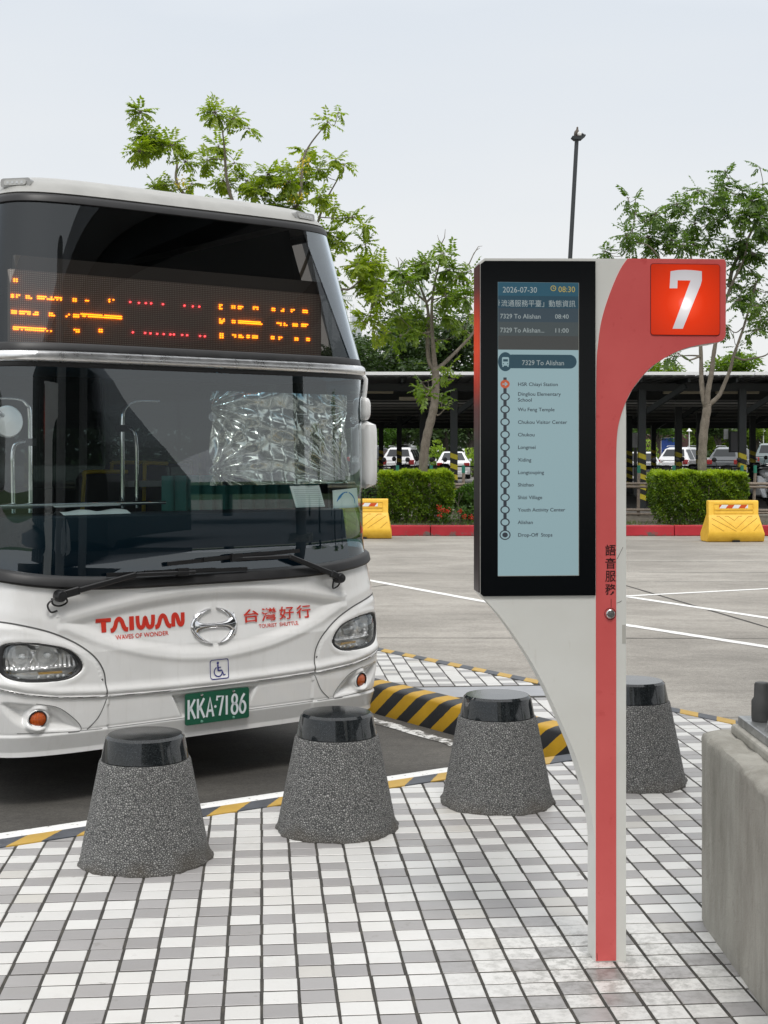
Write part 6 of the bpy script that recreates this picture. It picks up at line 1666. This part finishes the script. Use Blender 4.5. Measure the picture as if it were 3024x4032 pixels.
for x, y in cols:
    g = lotz(y)
    m = MB(); ibv = .10
    m.box((x - .10, y - 40 - .10, g), (x - .088, y - 40 + .10, 3.4)); m.box((x + .088, y - 40 - .10, g), (x + .10, y - 40 + .10, 3.4)); m.box((x - .088, y - 40 - .012, g), (x + .088, y - 40 + .012, 3.4)); m.box((x - .088, y - 40 - .10, g), (x + .088, y - 40 - .092, 3.4))
    c = m.build('column', M['steel_dark'], port)
    s_ = MB(); s_.add([(-.102, -.104, .22), (.102, -.104, .22), (.102, -.104, 1.64 - g * .3), (-.102, -.104, 1.64 - g * .3)], [(0, 1, 2, 3)])
    s_.add([(-.102, .104, .22), (-.102, -.104, .22), (-.102, -.104, 1.64), (-.102, .104, 1.64)], [(0, 1, 2, 3)])
    so = s_.build('stripe_band', M['colstripe'], c); so.location = (x, y - 40, g)
    b = MB(); b.bar((x + .1, y - 40, 2.75), (x + 1.05, y - 40 - .9, 3.45), .1, .14); b.build('knee_brace', M['steel_dark'], c)

# ------------------------------------------------------------------ cars and scooters
def car(label, x, y, rz, paint, kind, name='parked_car', cat='car'):
    t = empty(name, (x, y, lotz(y)), rz); tag(t, label, cat)
    suv = kind != 'sedan'; H = 1.68 if suv else 1.46; L = 4.35 if suv else 4.6; hw = .90 if suv else .88; belt = .98 if suv else .92
    if kind == 'van': H, L, hw, belt = 1.9, 4.7, .92, 1.08
    # +x is the front
    h2 = L / 2
    low = [(-h2, .32), (-h2 + .05, .24), (h2 - .1, .22), (h2, .36), (h2 + .02, .62), (h2 - .10, .80), (h2 - .9, belt - .03), (h2 - 1.3, belt), (-h2 + (.12 if suv else .1), belt), (-h2 - .02, belt - .1), (-h2 - .03, .62)]
    m = MB(); n = len(low)
    secs = [(-hw + .03, .96), (-hw, 1.0), (hw, 1.0), (hw - .03, .96)]
    secs = [(-hw + .08, .93), (-hw + .015, .985), (-hw, 1), (hw, 1), (hw - .015, .985), (hw - .08, .93)]
    V = np.array([[(a * k_, s_, .6 + (b - .6) * k_) for a, b in low] for s_, k_ in secs])
    m.grid(np.concatenate([V, V[:, :1]], 1)); m.add(V[0], [tuple(range(n))]); m.add(V[-1], [tuple(range(n))[::-1]])
    m.build('body', paint, t, fix=True, smooth=35)
    if suv: top = [(-h2 + .05, belt), (-h2 + .16, belt + .20), (-h2 + .46, H - .09), (-h2 + .85, H), (.2, H), (.65, H - .09), (h2 - 1.2, belt)]
    else: top = [(-h2 + .55, belt), (-h2 + 1.25, H - .05), (-h2 + 1.6, H), (.25, H), (.6, H - .06), (h2 - 1.3, belt)]
    n = len(top); g = MB(); wt = lambda b: hw - .04 - .30 * (b - belt) / (H - belt)
    A = [(a, wt(b), b) for a, b in top]; B_ = [(a, -wt(b), b) for a, b in top]
    g.add(A + B_, [tuple(range(n)), tuple(range(2 * n - 1, n - 1, -1))] + [(i, n + i, n + i + 1, i + 1) for i in range(n - 1)])
    g.build('cabin', paint, t, fix=True, bevel=(.075, 3), smooth=50)
    lerp = lambda a, b, k: tuple(np.array(a) + (np.array(b) - np.array(a)) * k)
    def pane(i, k0, k1, wk, name_='window'):
        a, b = np.array(top[i]), np.array(top[i + 1]); p, q = a + (b - a) * k0, a + (b - a) * k1; d = (b - a) / np.linalg.norm(b - a); nn = np.array((-d[1], d[0])) * .012
        p, q = p + nn, q + nn
        MB().add([(p[0], -wt(p[1]) * wk, p[1]), (p[0], wt(p[1]) * wk, p[1]), (q[0], wt(q[1]) * wk, q[1]), (q[0], -wt(q[1]) * wk, q[1])], [(0, 1, 2, 3)]).build(name_, M['carglass'], t)
    pane(1 if suv else 0, .02 if suv else .12, .92, .80, 'rear_window'); pane(n - 2, .08, .95, .88, 'windscreen')
    z0, z1 = belt + .04, H - .12; xr = top[0][0] + .28; xr2 = top[1][0] + .15; xf = top[-1][0] - .25; xf2 = top[-2][0] - .12
    for s_ in (-1, 1):
        cuts = [0, .30, .62, 1.0]
        for c0, c1 in zip(cuts[:-1], cuts[1:]):
            c0 += .02; c1 -= .02; P = [(xr + (xf - xr) * c0, z0), (xr + (xf - xr) * c1, z0), (xr2 + (xf2 - xr2) * c1, z1), (xr2 + (xf2 - xr2) * c0, z1)]
            MB().add([(a, s_ * (wt(b) + .008), b) for a, b in P], [(0, 1, 2, 3) if s_ < 0 else (3, 2, 1, 0)]).build('side_window', M['carglass'], t)
        tl_ = MB(); tl_.box((-h2 - .045, s_ * (hw - .17) - .14, .76 if suv else .68), (-h2 + .14, s_ * (hw - .17) + .16, 1.02 if suv else .86)); tl_.build('tail_light', M['taillight'], t, bevel=(.03, 2))
        hl_ = MB(); hl_.box((h2 - .25, s_ * (hw - .22) - .18, .66), (h2 + .012, s_ * (hw - .22) + .17, .80)); hl_.build('headlight', M['lamp_clear'], t, bevel=(.04, 2))
        mm = MB(); mm.box((h2 - 1.55, s_ * (hw + .08) - .08, belt + .0), (h2 - 1.42, s_ * (hw + .08) + .08, belt + .13)); mm.build('wing_mirror', paint, t, bevel=(.03, 2))
        for wx in (-h2 + .8, h2 - .85):
            w = MB(); w.lathe([(0.2, -.1), (.32, -.1), (.335, -.06), (.335, .06), (.32, .1), (.2, .1)], 24, (wx, s_ * (hw - .07), .335), axis='y'); wo = w.build('tyre', M['tyre'], t, smooth=40)
            MB().lathe([(0, -.06), (.2, -.09), (.22, -.10), (.22, .1), (.2, .09), (0, .06)], 20, (wx, s_ * (hw - .07), .335), axis='y').build('rim', M['carsilver'], wo, smooth=40)
        if suv: MB().tube([(-h2 + .7, s_ * .58, H + .02), (-h2 + .9, s_ * .6, H + .07), (.2, s_ * .6, H + .07), (.4, s_ * .58, H + .02)], .02, 6).build('roof_rail', M['carsilver'], t)
    MB().box((-h2 - .05, -.19, .50), (-h2 - .035, .19, .66)).build('number_plate', M['white_paint'], t)
    MB().box((h2 + .01, -.19, .38), (h2 + .03, .19, .52)).build('number_plate', M['white_paint'], t)
    MB().box((h2 - .02, -.45, .55), (h2 + .024, .45, .70)).build('grille', M['black'], t)
    MB().box((-h2 - .04, -hw + .15, .24), (-h2 + .1, hw - .15, .42)).build('rear_bumper', M['black'] if suv else paint, t, bevel=(.03, 2))
    return t
X = lambda s_, Y: (s_ - CX) / FPX * Y
car('white hatchback seen from behind through the car port, left of the leaning tree trunk', X(1592, 76), 76, R(80), M['carwhite'], 'suv')
car('white saloon with red tail lights seen from behind, right of the leaning tree trunk', X(1783, 77), 77, R(88), M['carwhite'], 'sedan')
car('white car facing the camera just right of the sign post', X(2528, 74), 74, R(-97), M['carwhite'], 'sedan')
car('white sport utility car with red tail lights behind the forked tree trunk', X(2722, 76), 77, R(57), M['carwhite'], 'suv')
car('grey sport utility car with roof rails right of the forked tree trunk', X(2912, 76), 77, R(60), M['cargrey'], 'suv')
car('teal grey van at the right edge behind the grey car', X(3030, 90), 90, R(75), M['carteal'], 'van')
car('dark blue car under the car port beside the bus mirror', X(1478, 92), 92, R(20), M['cardark'], 'suv')
car('white van parked far back behind the white hatchback', X(1575, 104), 104, R(10), M['carwhite'], 'van', cat='van')

def scooter(label, x, y, rz, paint, group=None):
    t = empty('scooter', (x, y, lotz(y)), rz); tag(t, label, 'scooter', group)
    for wx, nm in ((.62, 'front_wheel'), (-.62, 'rear_wheel')):
        w = MB(); w.lathe([(.16, -.045), (.23, -.05), (.25, 0), (.23, .05), (.16, .045)], 22, (wx, 0, .25), axis='y'); wo = w.build(nm, M['tyre'], t, smooth=50)
        MB().lathe([(0, -.03), (.15, -.03), (.16, -.04), (.16, .04), (.15, .03), (0, .03)], 18, (wx, 0, .25), axis='y').build('rim', M['carsilver'], wo, smooth=50)
    def loft(secs, name, mat):          # sections (x, z, half width, half height)
        a = seg(16); P = np.array([[(x_ + .0, hw_ * math.copysign(abs(math.cos(b)) ** .7, math.cos(b)), z_ + hh * math.copysign(abs(math.sin(b)) ** .7, math.sin(b))) for b in np.append(a, a[0])] for x_, z_, hw_, hh in secs])
        m = MB().grid(P); m.add(P[0][:-1], [tuple(range(16))]); m.add(P[-1][:-1], [tuple(range(16))[::-1]]); return m.build(name, mat, t, smooth=60)
    loft([(.80, .44, .03, .02), (.74, .50, .09, .05), (.60, .53, .10, .05), (.42, .45, .09, .05), (.36, .40, .04, .02)], 'front_fender', paint)
    # leg shield
    sh_ = MB(); zz_ = np.linspace(.30, .92, 10); yy_ = np.linspace(-1, 1, 9)
    P = np.array([[(.46 - .22 * (z - .3) / .62 + .06 * (1 - y_ * y_) , y_ * (.14 + .10 * math.sin((z - .25) / .7 * 2.6)), z) for y_ in yy_] for z in zz_]); Q_ = P + np.array([-.05, 0, 0])
    sh_.grid(P); sh_.grid(Q_, flip=True); sh_.build('front_shield', paint, t, smooth=60)
    loft([(.34, .30, .14, .04), (.0, .28, .16, .05), (-.2, .32, .16, .07)], 'floorboard', M['black'])
    loft([(-.10, .50, .14, .16), (-.35, .56, .17, .17), (-.70, .66, .16, .13), (-.92, .74, .07, .06)], 'rear_body', paint)
    loft([(.02, .74, .10, .04), (-.25, .76, .14, .055), (-.60, .82, .13, .055), (-.80, .84, .08, .03)], 'seat', M['black'])
    loft([(.36, .94, .10, .07), (.28, 1.0, .15, .09), (.16, 1.02, .13, .08), (.08, 1.0, .06, .04)], 'handlebar_cowl', paint)
    MB().lathe([(0.07, 0.0), (.065, .02), (0, .03)], 18, (.365, 0, .965), axis='x').build('headlamp', M['lamp_clear'], t, smooth=50)
    MB().tube([(.14, -.34, 1.04), (.20, -.15, 1.0), (.20, .15, 1.0), (.14, .34, 1.04)], .018, 8).build('handlebar', M['black'], t, smooth=60)
    for s_ in (-1, 1):
        MB().tube([(.18, s_ * .22, 1.02), (.20, s_ * .27, 1.18)], .008, 6).build('mirror_stalk', M['black'], t)
        mr = MB(); mr.lathe([(0, -.012), (.05, -.01), (.06, 0), (.05, .012), (0, .014)], 14, (.20, s_ * .30, 1.23), axis='x'); mr.build('mirror', M['black'], t, smooth=60)
        MB().tube([(.62, s_ * .07, .25), (.50, s_ * .06, .55), (.40, 0, .75)], .02, 8).build('fork', M['black'], t)
    MB().box((-.95, -.08, .60), (-.90, .08, .68)).build('tail_light', M['taillight'], t, bevel=(.015, 2))
    MB().tube([(-.1, .05, .25), (-.8, .16, .33)], [.03, .05], 10).build('exhaust', M['black'], t, smooth=60)
    return t
scooter('silver grey scooter facing the camera beside the right hedge', 10.95, 41.4, R(-72), M['carsilver'])
SG = 'dark scooters parked under the car port'
s0 = scooter('black scooter just left of the leaning trunk under the car port', X(1550, 39.6), 39.6, R(75), M['black'], SG)
s0.scale = (1.14, 1.14, 1.14)
for sx, Y, rz, lab in ((1600, 42.0, 95, 'black scooter between two columns left of the leaning trunk'), (1648, 39.6, 80, 'black scooter touching the left side of the leaning trunk'), (1720, 39.5, 110, 'black scooter right of the leaning trunk in front of the white saloon'),
                       (1752, 42.6, 90, 'dark scooter behind the striped column left of the sign'), (2634, 39.5, 100, 'black scooter above the right hedge left of the forked trunk'), (2722, 42.0, 60, 'black scooter touching the forked trunk'), (2866, 39.6, 85, 'dark scooter above the right end of the right hedge'), (2985, 46.0, 95, 'dark scooter behind the silver grey scooter')):
    c = copy_tree(s0); c.location = (X(sx, Y), Y, lotz(Y)); c.rotation_euler = (0, 0, R(rz)); tag(c, lab)
s0['label'] = 'black scooter farthest left under the car port'

# ------------------------------------------------------------------ lamp pole with a dove
PY = 33.0
pb, ptop = at(2187, 2060, PY), at(2271, 548, PY)
lp = empty('lamp_pole', (pb.x, pb.y, 0)); tag(lp, 'thin dark leaning pole with a small white lamp rising behind the sign', 'lamp pole')
bx = ptop.x - pb.x
MB().tube([(0, 0, -.05), (bx * .5, 0, ptop.z * .5), (bx, 0, ptop.z)], [.056, .052, .047], 14).build('pole', M['pole_dark'], lp, smooth=60)
MB().prism([(-.13, .03), (-.07, -.02), (.10, -.02), (.20, .07), (.19, .09), (.09, .05), (-.05, .06), (-.11, .06)], lambda a, b: (bx + a, .10, ptop.z + b), lambda a, b: (bx + a, -.10, ptop.z + b)).build('bracket', M['steel_dark'], lp, fix=True)
hm = MB(); hm.lathe([(0.0, -.075), (.04, -.065), (.052, -.03), (.052, .04), (.045, .05), (0, .05)], 18, (bx + .055, -.05, ptop.z + .105), axis='y'); hm.build('lamp_head', M['white_paint'], lp, smooth=50)
for k in range(4): MB().box((bx + .11 + .022 * k, -.09, ptop.z + .04 + .004 * k), (bx + .122 + .022 * k, .09, ptop.z + .13 - .012 * k)).build('spike', M['steel_dark'], lp)
dv = empty('dove', (bx + pb.x + .0, PY - .02, ptop.z + .06)); tag(dv, 'small grey brown dove perched on top of the lamp pole', 'bird')
def blob(secs, name, mat, parent, n=14):
    a = np.append(seg(n), 0.0); P = np.array([[(x_ + rx * math.cos(b), y_ + ry * math.sin(b), z_) for b in a] for x_, y_, z_, rx, ry in secs]); return MB().grid(P).build(name, mat, parent, smooth=80)
blob([(-.06, .06, -.10, .012, .008), (-.05, .045, -.03, .026, .018), (-.03, .02, .03, .040, .036), (-.01, 0, .09, .050, .048), (.002, -.01, .13, .044, .042), (.008, -.012, .160, .026, .026), (.008, -.014, .178, .022, .023), (.009, -.016, .195, .024, .025), (.010, -.018, .212, .018, .020), (.010, -.018, .222, .004, .004)], 'body', M['bird'], dv)
MB().tube([(.014, -.038, .198), (.018, -.062, .192)], [.006, .001], 6).build('beak', M['black'], dv)
for s_ in (-1, 1):
    MB().tube([(-.01 + s_ * .014, 0, .04), (-.01 + s_ * .016, -.005, .0)], .005, 5).build('leg', M['taillight'], dv)
    MB().add([(s_ * .046 - .005, -.01, .13), (s_ * .054 - .012, .02, .08), (s_ * .034 - .03, .05, .0), (s_ * .012 - .045, .06, -.05), (s_ * .03 - .02, .01, .04)], [(0, 1, 2, 3, 4)]).build('wing', M['bird'], dv)

# ------------------------------------------------------------------ far trees, lawn things, far buildings
def far_tree(label, x, Y, h, w, seed, mat=None, bark=None, base=.3, name='far_tree', group=None, lobes=9, n=2300, lsz=.30, trunk=.22, low=.35):
    r = np.random.RandomState(seed); root = empty(name, (x, Y, base)); tag(root, label, 'tree', group)
    tm = MB(); tm.tube(smooth_line([(0, 0, -.2), (r.uniform(-.1, .1), 0, h * .2), (r.uniform(-.3, .3), 0, h * .45), (r.uniform(-.4, .4), 0, h * .7)], 5), list(np.linspace(trunk, trunk * .4, 16)), 9)
    B, Rn = [], []
    for k in range(lobes):
        a = r.uniform(0, 6.28); rr = w / 2 * r.uniform(.1, .75); c = np.array([rr * math.cos(a), rr * math.sin(a) * .8, h * r.uniform(low + .12, .86)])
        tm.tube([(0, 0, h * r.uniform(.28, .45)), tuple(c * np.array([.5, .5, .9])), tuple(c)], [trunk * .38, trunk * .22, .03], 6)
        m = n // lobes; rad = w * r.uniform(.17, .28)
        o = unit(r, m) * (r.rand(m) ** .45)[:, None]; o[:, 2] *= .55; B.append(c + o * rad); Rn.append(np.clip(.42 + r.uniform(-.2, .2) + r.normal(size=m) * .16 + .15 * o[:, 2], 0, 1))
    B = np.concatenate(B); m = len(B)
    tm.build('trunk', bark or M['bark_dark'], root, smooth=60)
    cr_ = leaf_mesh('crown', B, unit(r, m) * np.array([1, 1, .5]), unit(r, m) * .6 + np.array([0, 0, .8]), r.uniform(.6, 1.3, m) * lsz, r.uniform(.5, 1.0, m) * lsz * .6, mat or M['leaf_far'], root, np.concatenate(Rn)); tag(cr_, kind='stuff')
    return root
FT = 'dark trees beyond the car park'
ftl = [(-4.2, 100, 9.6, 7.5, 'tall dark tree beyond the car port nearest the bus'), (1.4, 104, 10.3, 8, 'tall dark tree behind the construction cranes'), (4.4, 99, 10.0, 7, 'dark tree right behind the leaning street tree'), (-.8, 112, 10.2, 8, 'dark tree at the back between the first two beyond the car port'),
       (7.8, 103, 9.3, 7.5, 'dark tree directly behind the sign screen'), (12.6, 108, 8.2, 7, 'dark tree behind the sign, lower than its neighbours'), (17.0, 102, 8.9, 7.6, 'mid green tree showing under the curve of the sign'), (20.6, 106, 9.0, 7, 'mid green tree left of the forked trunk above the car port'), (25.0, 104, 8.3, 7.5, 'mid green tree right of the forked trunk above the car port'),
       (29.5, 110, 7.2, 7, 'low tree at the right edge above the car port'), (-10, 104, 9.5, 8, 'dark tree hidden mostly by the bus'), (34, 108, 7.5, 7, 'tree past the right edge above the car port'), (10.2, 118, 9.4, 8, 'dark tree far behind the sign')]
for i, (x, Y, h, w, lab) in enumerate(ftl):
    far_tree(lab, x, Y, h * (1.24 if x < 14 else 1.12), w * 1.12, 60 + i, M['leaf_far'] if x < 14 else M['leaf_b'], lobes=22, n=10500, lsz=.42, low=.10)
for i, (sx, Y, h, w, mt, lab) in enumerate(((1478, 96, 4.0, 3.6, 'leaf_bush', 'small spreading tree seen under the car port beside the bus mirror'), (1545, 98, 4.2, 4.4, 'leaf_bush', 'spreading yellow green tree seen between the left columns'), (2580, 92, 5.0, 3.6, 'leaf_bush', 'light green tree seen just right of the sign post under the roof'), (2760, 98, 4.8, 4, 'leaf_b', 'green tree behind the forked trunk under the roof'), (2830, 96, 4.6, 3, 'leaf_far', 'dark trunked tree behind the white sport utility car'), (2990, 97, 4.7, 4, 'leaf_b', 'green tree at the right end under the roof'), (1850, 96, 5.2, 3, 'leaf_far', 'dark trunked tree between the striped column and the sign'), (1700, 110, 5, 5, 'leaf_far', 'dark tree seen under the roof left of the leaning trunk'))):
    far_tree(lab, X(sx, Y), Y, h, w, 90 + i, M[mt], n=2600, lsz=.24, low=.30, trunk=.2, lobes=9)
r_ = np.random.RandomState(77); n = 14000
wx = r_.uniform(-45, 60, n); wz = r_.rand(n) ** .8 * (4.4 + 1.1 * np.sin(wx * .5) + .6 * np.sin(wx * 1.3)); wy = 126 + r_.uniform(-3, 3, n)
wd_ = leaf_mesh('far_wood', np.stack([wx, wy, .5 + wz], 1), unit(r_, n), unit(r_, n) + np.array([0, 0, .6]), r_.uniform(.5, 1.0, n), r_.uniform(.35, .6, n), M['leaf_far'], None, np.clip(.3 + .2 * np.sin(wx * .7) + r_.normal(size=n) * .18, 0, 1))
tag(wd_, 'far band of dark woodland behind the car park', 'wood', kind='stuff')
def shrub(name, label, x, Y, h, w, mat, seed, n=900, z=None):
    r = np.random.RandomState(seed); root = empty(name, (x, Y, lotz(Y) if z is None else z)); tag(root, label, 'shrub')
    o = unit(r, n) * (r.rand(n) ** .4)[:, None]; P = o * np.array([w / 2, w / 2, h / 2]) + np.array([0, 0, h / 2])
    P[:, 2] += .06 * np.sin(P[:, 2] * 14)
    leaf_mesh('foliage', P, o + unit(r, n) * .6, o + unit(r, n) * .5, r.uniform(.09, .18, n), r.uniform(.05, .09, n), mat, root, np.clip(.5 + o[:, 2] * .3 + r.normal(size=n) * .15, 0, 1))
    MB().tube([(0, 0, -.05), (0, 0, h * .6)], [.06, .03], 7).build('stem', M['bark_dark'], root)
shrub('topiary_shrub', 'bright lime cone shaped shrub between the leaning trunk and the striped column', X(1722, 86), 86, 2.1, .95, M['leaf_lime'], 1)
shrub('lime_shrub', 'lime green shrub seen at the left edge of the sign', X(1862, 80), 80, 1.7, 1.3, M['leaf_lime'], 2)
shrub('red_shrub', 'dark red leaved shrub behind the left columns', X(1535, 84), 84, 1.4, 1.4, M['leaf_red'], 3)
shrub('red_shrub', 'small red leaved shrub right of the second left column', X(1605, 84), 84, 1.5, 1.0, M['leaf_red'], 4)
shrub('low_shrub', 'low dark green shrub at the wheel of the dark blue car', X(1482, 82), 82, .9, 1.3, M['leaf_bush'], 5)
shrub('lime_shrub', 'pale green shrub behind the white car right of the sign post', X(2550, 88), 88, 2.2, 1.3, M['leaf_lime'], 6)
wl = empty('mural_wall', (X(2640, 95), 95, .3)); tag(wl, 'dark brown painted wall behind the parked cars right of the sign post', 'wall')
MB().box((-1.7, 0, 0), (1.2, .25, 2.55)).build('wall_face', M['mural_wall'], wl, bevel=(.05, 2))
MB().prism([(-.55, .0), (.2, .0), (.25, .7), (.05, 1.55), (-.2, 1.95), (-.45, 1.7), (-.4, 1.2), (-.6, .8)], lambda a, b: (a, 0, b), lambda a, b: (a, -.05, b)).build('painted_shape', M['mural_pink'], wl, fix=True)
bb = empty('notice_board', (X(2642, 92), 92, .3)); tag(bb, 'blue notice board on posts in front of the brown wall', 'notice board')
MB().box((-.62, 0, 1.15), (.62, .05, 2.28)).build('board', M['blue_board'], bb)
for a, b, c, d_ in ((-.66, 1.11, -.62, 2.32), (.62, 1.11, .66, 2.32), (-.62, 2.28, .62, 2.32), (-.62, 1.11, .62, 1.15)): MB().box((a, -.02, b), (c, .06, d_)).build('frame', M['white_paint'], bb)
for s_ in (-.5, .5): MB().tube([(s_, .03, 0), (s_, .03, 1.2)], .04, 8).build('post', M['steel_grey'], bb)
gl_ = empty('garden_lamp', (X(2714, 94), 94, .4)); tag(gl_, 'white garden lamp post beyond the parked cars left of the forked trunk', 'street lamp')
MB().tube([(0, 0, 0), (0, 0, 2.68)], .035, 10).build('post', M['white_paint'], gl_)
MB().lathe([(.19, 2.66), (.15, 2.72), (.07, 2.79), (.04, 2.88), (0, 2.9)], 18).build('lamp_shade', M['white_paint'], gl_, smooth=40)
gl2 = copy_tree(gl_); gl2.location = (X(3006, 96), 96, .4); tag(gl2, 'white garden lamp post at the right edge beyond the parked cars')
ns = empty('notice_sign', (X(2502, 50), 50, lotz(50))); tag(ns, 'small white notice on a grey post just right of the sign post', 'sign')
MB().tube([(0, 0, 0), (0, 0, 2.2)], .06, 10).build('post', M['steel_grey'], ns)
MB().box((-.12, -.09, 1.72), (.12, -.06, 2.24)).build('notice', M['paper'], ns)
cb_ = empty('control_box', (X(2898, 42), 42, 0)); tag(cb_, 'dark grey control box fixed to the right striped column', 'box')
MB().box((-.22, -.2, 1.63), (.08, .0, 2.25)).build('case', M['steel_dark'], cb_, bevel=(.01, 2)); MB().box((-.2, -.212, 1.66), (.06, -.2, 2.22)).build('door', simple('grey_door', (0.07, 0.07, 0.075), 0.5), cb_)
MB().box((-.36, -.02, 2.02), (-.235, .04, 2.32)).build('label_plate', M['paper'], cb_)
def bicycle(label, x, Y):
    t = empty('bicycle', (x, Y, lotz(Y)), R(15)); tag(t, label, 'bicycle')
    for wx in (-.5, .5):
        a = np.linspace(0, 2 * math.pi, 25); MB().tube([(wx + .33 * math.cos(b), 0, .34 + .33 * math.sin(b)) for b in a], .016, 6, cap=False).build('wheel', M['white_paint'], t)
    MB().tube([(-.5, 0, .34), (-.1, 0, .3), (.35, 0, .8), (-.2, 0, .8), (-.1, 0, .3)], .02, 6).build('frame', M['taillight'], t)
    MB().tube([(.5, 0, .34), (.35, 0, .8), (.32, 0, 1.0)], .018, 6).build('fork', M['white_paint'], t); MB().tube([(.32, -.28, 1.0), (.32, .28, 1.0)], .015, 6).build('handlebar', M['black'], t)
    MB().box((-.34, -.07, .92), (-.08, .07, .98)).build('saddle', M['black'], t, bevel=(.02, 2))
bicycle('bicycle with pale wheels parked before the brown wall', X(2602, 84), 84)
bicycle('bicycle parked beside the blue notice board', X(2634, 85), 85)
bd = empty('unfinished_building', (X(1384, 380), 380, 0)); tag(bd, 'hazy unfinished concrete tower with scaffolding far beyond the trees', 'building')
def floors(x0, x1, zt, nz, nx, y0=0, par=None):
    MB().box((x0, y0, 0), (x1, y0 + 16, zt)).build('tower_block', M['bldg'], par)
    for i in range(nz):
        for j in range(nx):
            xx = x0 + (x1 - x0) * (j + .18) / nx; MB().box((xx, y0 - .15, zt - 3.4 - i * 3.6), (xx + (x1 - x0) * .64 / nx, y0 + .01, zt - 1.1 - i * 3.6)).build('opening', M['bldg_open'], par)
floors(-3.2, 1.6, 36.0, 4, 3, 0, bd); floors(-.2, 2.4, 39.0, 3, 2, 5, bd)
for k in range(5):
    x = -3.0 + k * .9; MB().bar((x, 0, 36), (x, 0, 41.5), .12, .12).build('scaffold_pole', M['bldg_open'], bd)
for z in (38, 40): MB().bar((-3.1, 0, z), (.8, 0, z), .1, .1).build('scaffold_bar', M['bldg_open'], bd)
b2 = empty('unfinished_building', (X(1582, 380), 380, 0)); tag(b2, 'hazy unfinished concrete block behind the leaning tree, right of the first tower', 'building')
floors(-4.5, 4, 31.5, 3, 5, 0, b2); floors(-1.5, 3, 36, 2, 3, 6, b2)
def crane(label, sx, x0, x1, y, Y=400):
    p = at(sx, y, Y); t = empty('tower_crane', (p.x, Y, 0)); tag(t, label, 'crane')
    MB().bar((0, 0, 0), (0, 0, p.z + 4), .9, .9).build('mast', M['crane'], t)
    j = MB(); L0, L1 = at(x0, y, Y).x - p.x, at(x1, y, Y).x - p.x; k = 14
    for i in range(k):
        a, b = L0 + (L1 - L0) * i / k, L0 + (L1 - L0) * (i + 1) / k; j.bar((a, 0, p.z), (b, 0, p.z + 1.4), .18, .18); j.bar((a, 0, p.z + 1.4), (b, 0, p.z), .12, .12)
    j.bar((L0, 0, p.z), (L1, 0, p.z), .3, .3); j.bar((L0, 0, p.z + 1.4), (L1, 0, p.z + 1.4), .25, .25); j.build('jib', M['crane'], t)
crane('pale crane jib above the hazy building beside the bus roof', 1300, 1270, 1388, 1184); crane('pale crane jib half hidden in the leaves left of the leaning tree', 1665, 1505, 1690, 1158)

# ------------------------------------------------------------------ the station side behind the camera (seen in the glass)
cn = empty('station_canopy', (0, 0, 6.6)); tag(cn, 'grey station canopy with dark beams reflected in the bus windows', 'canopy')
MB().prism([(-1, -32), (30, -32), (30, 5), (18, 7.5), (4.6, 9.5), (3.6, 5.5), (2.6, 0), (-1, -5)], lambda a, b: (a, b, 0.0), lambda a, b: (a, b, .35)).build('soffit', M['canopy'], cn, fix=True)
for k in range(5): MB().bar((3.6 + k * 3.2, -16, -.18), (4.6 + k * 3.0, 8.8, -.18), .32, .34).build('beam', M['canopy_beam'], cn)
for k in range(3): MB().bar((3.4, -13 + k * 6, -.14), (18, -11 + k * 6, -.14), .2, .24).build('cross_beam', M['canopy_beam'], cn)
for x, y, lx_, ly_ in ((7.2, 1.4, .9, -.4), (12.5, 4.5, .8, -.5), (13, -6, .8, .4)):
    c = empty('canopy_column', (x, y, 0)); tag(c, 'leaning grey canopy column outside the frame', 'column', 'canopy columns outside the frame')
    MB().tube([(0, 0, -.1), (lx_, ly_, 6.6)], [.24, .22], 24).build('pipe', M['col_grey'], c, smooth=50); MB().box((-.5, -.5, 0), (.5, .5, .6)).build('footing', M['concrete'], c, bevel=(.04, 2))
tag(sheet('unseen_dark_ground', [(4.2, -40), (60, -40), (60, 14), (4.8, 8.5)], ROAD + 0.004, simple('dark_ground_for_glass', (0.045, 0.05, 0.056), 0.7, var=0.3, vscale=1)), kind='structure')  # unseen dark sheet, added so the lower windscreen mirrors dim ground
st2 = empty('unseen_dark_facade', (21, 0, 0)); tag(st2, 'dark facade added outside the frame to darken the windscreen reflection', 'building')  # unseen block, added and shaped so the left windscreen mirrors dark
MB().prism([(-44, 0), (-4.8, 0), (-4.8, 1.4), (-5.6, 2.3), (-6.6, 3.1), (-8.5, 4.3), (-12, 5.6), (-44, 6.3)], lambda a, b: (8, a, b), lambda a, b: (0, a, b)).build('facade', M['station'], st2, fix=True)
for k in range(9): MB().bar((-.06, -42 + k * 4.3, 0), (-.06, -42 + k * 4.3, 4.5 if k < 8 else 2.2), .12, .25).build('mullion', M['col_grey'], st2)
fc = empty('membrane_canopy', (42, -3, 0)); tag(fc, 'distant white tensile canopy outside the frame', 'canopy')
for k in range(5):
    MB().lathe([(3.0, 1.3), (2.4, 1.75), (1.4, 2.25), (.6, 2.55), (0, 2.62)], 20, (k * .2, -12 + k * 6.2, 0)).build('membrane', M['membrane'], fc, smooth=50)
    MB().bar((k * .2, -12 + k * 6.2, 0), (k * .2, -12 + k * 6.2, 1.3), .3, .3).build('mast', M['col_grey'], fc)
MB().bar((-.5, -16, 1.0), (1.0, 18, 1.0), .3, .35).build('truss', M['canopy_beam'], fc)
for i, (x, y) in enumerate(((30, 6), (33, 1.5), (36, 9))):
    far_tree(('small dark tree outside the frame near the canopy', 'small tree outside the frame on the far right', 'farthest small tree outside the frame')[i], x, y, 4.2, 3, 120 + i, M['leaf_b'], base=ROAD, n=900, lsz=.25, group='trees outside the frame', lobes=6)
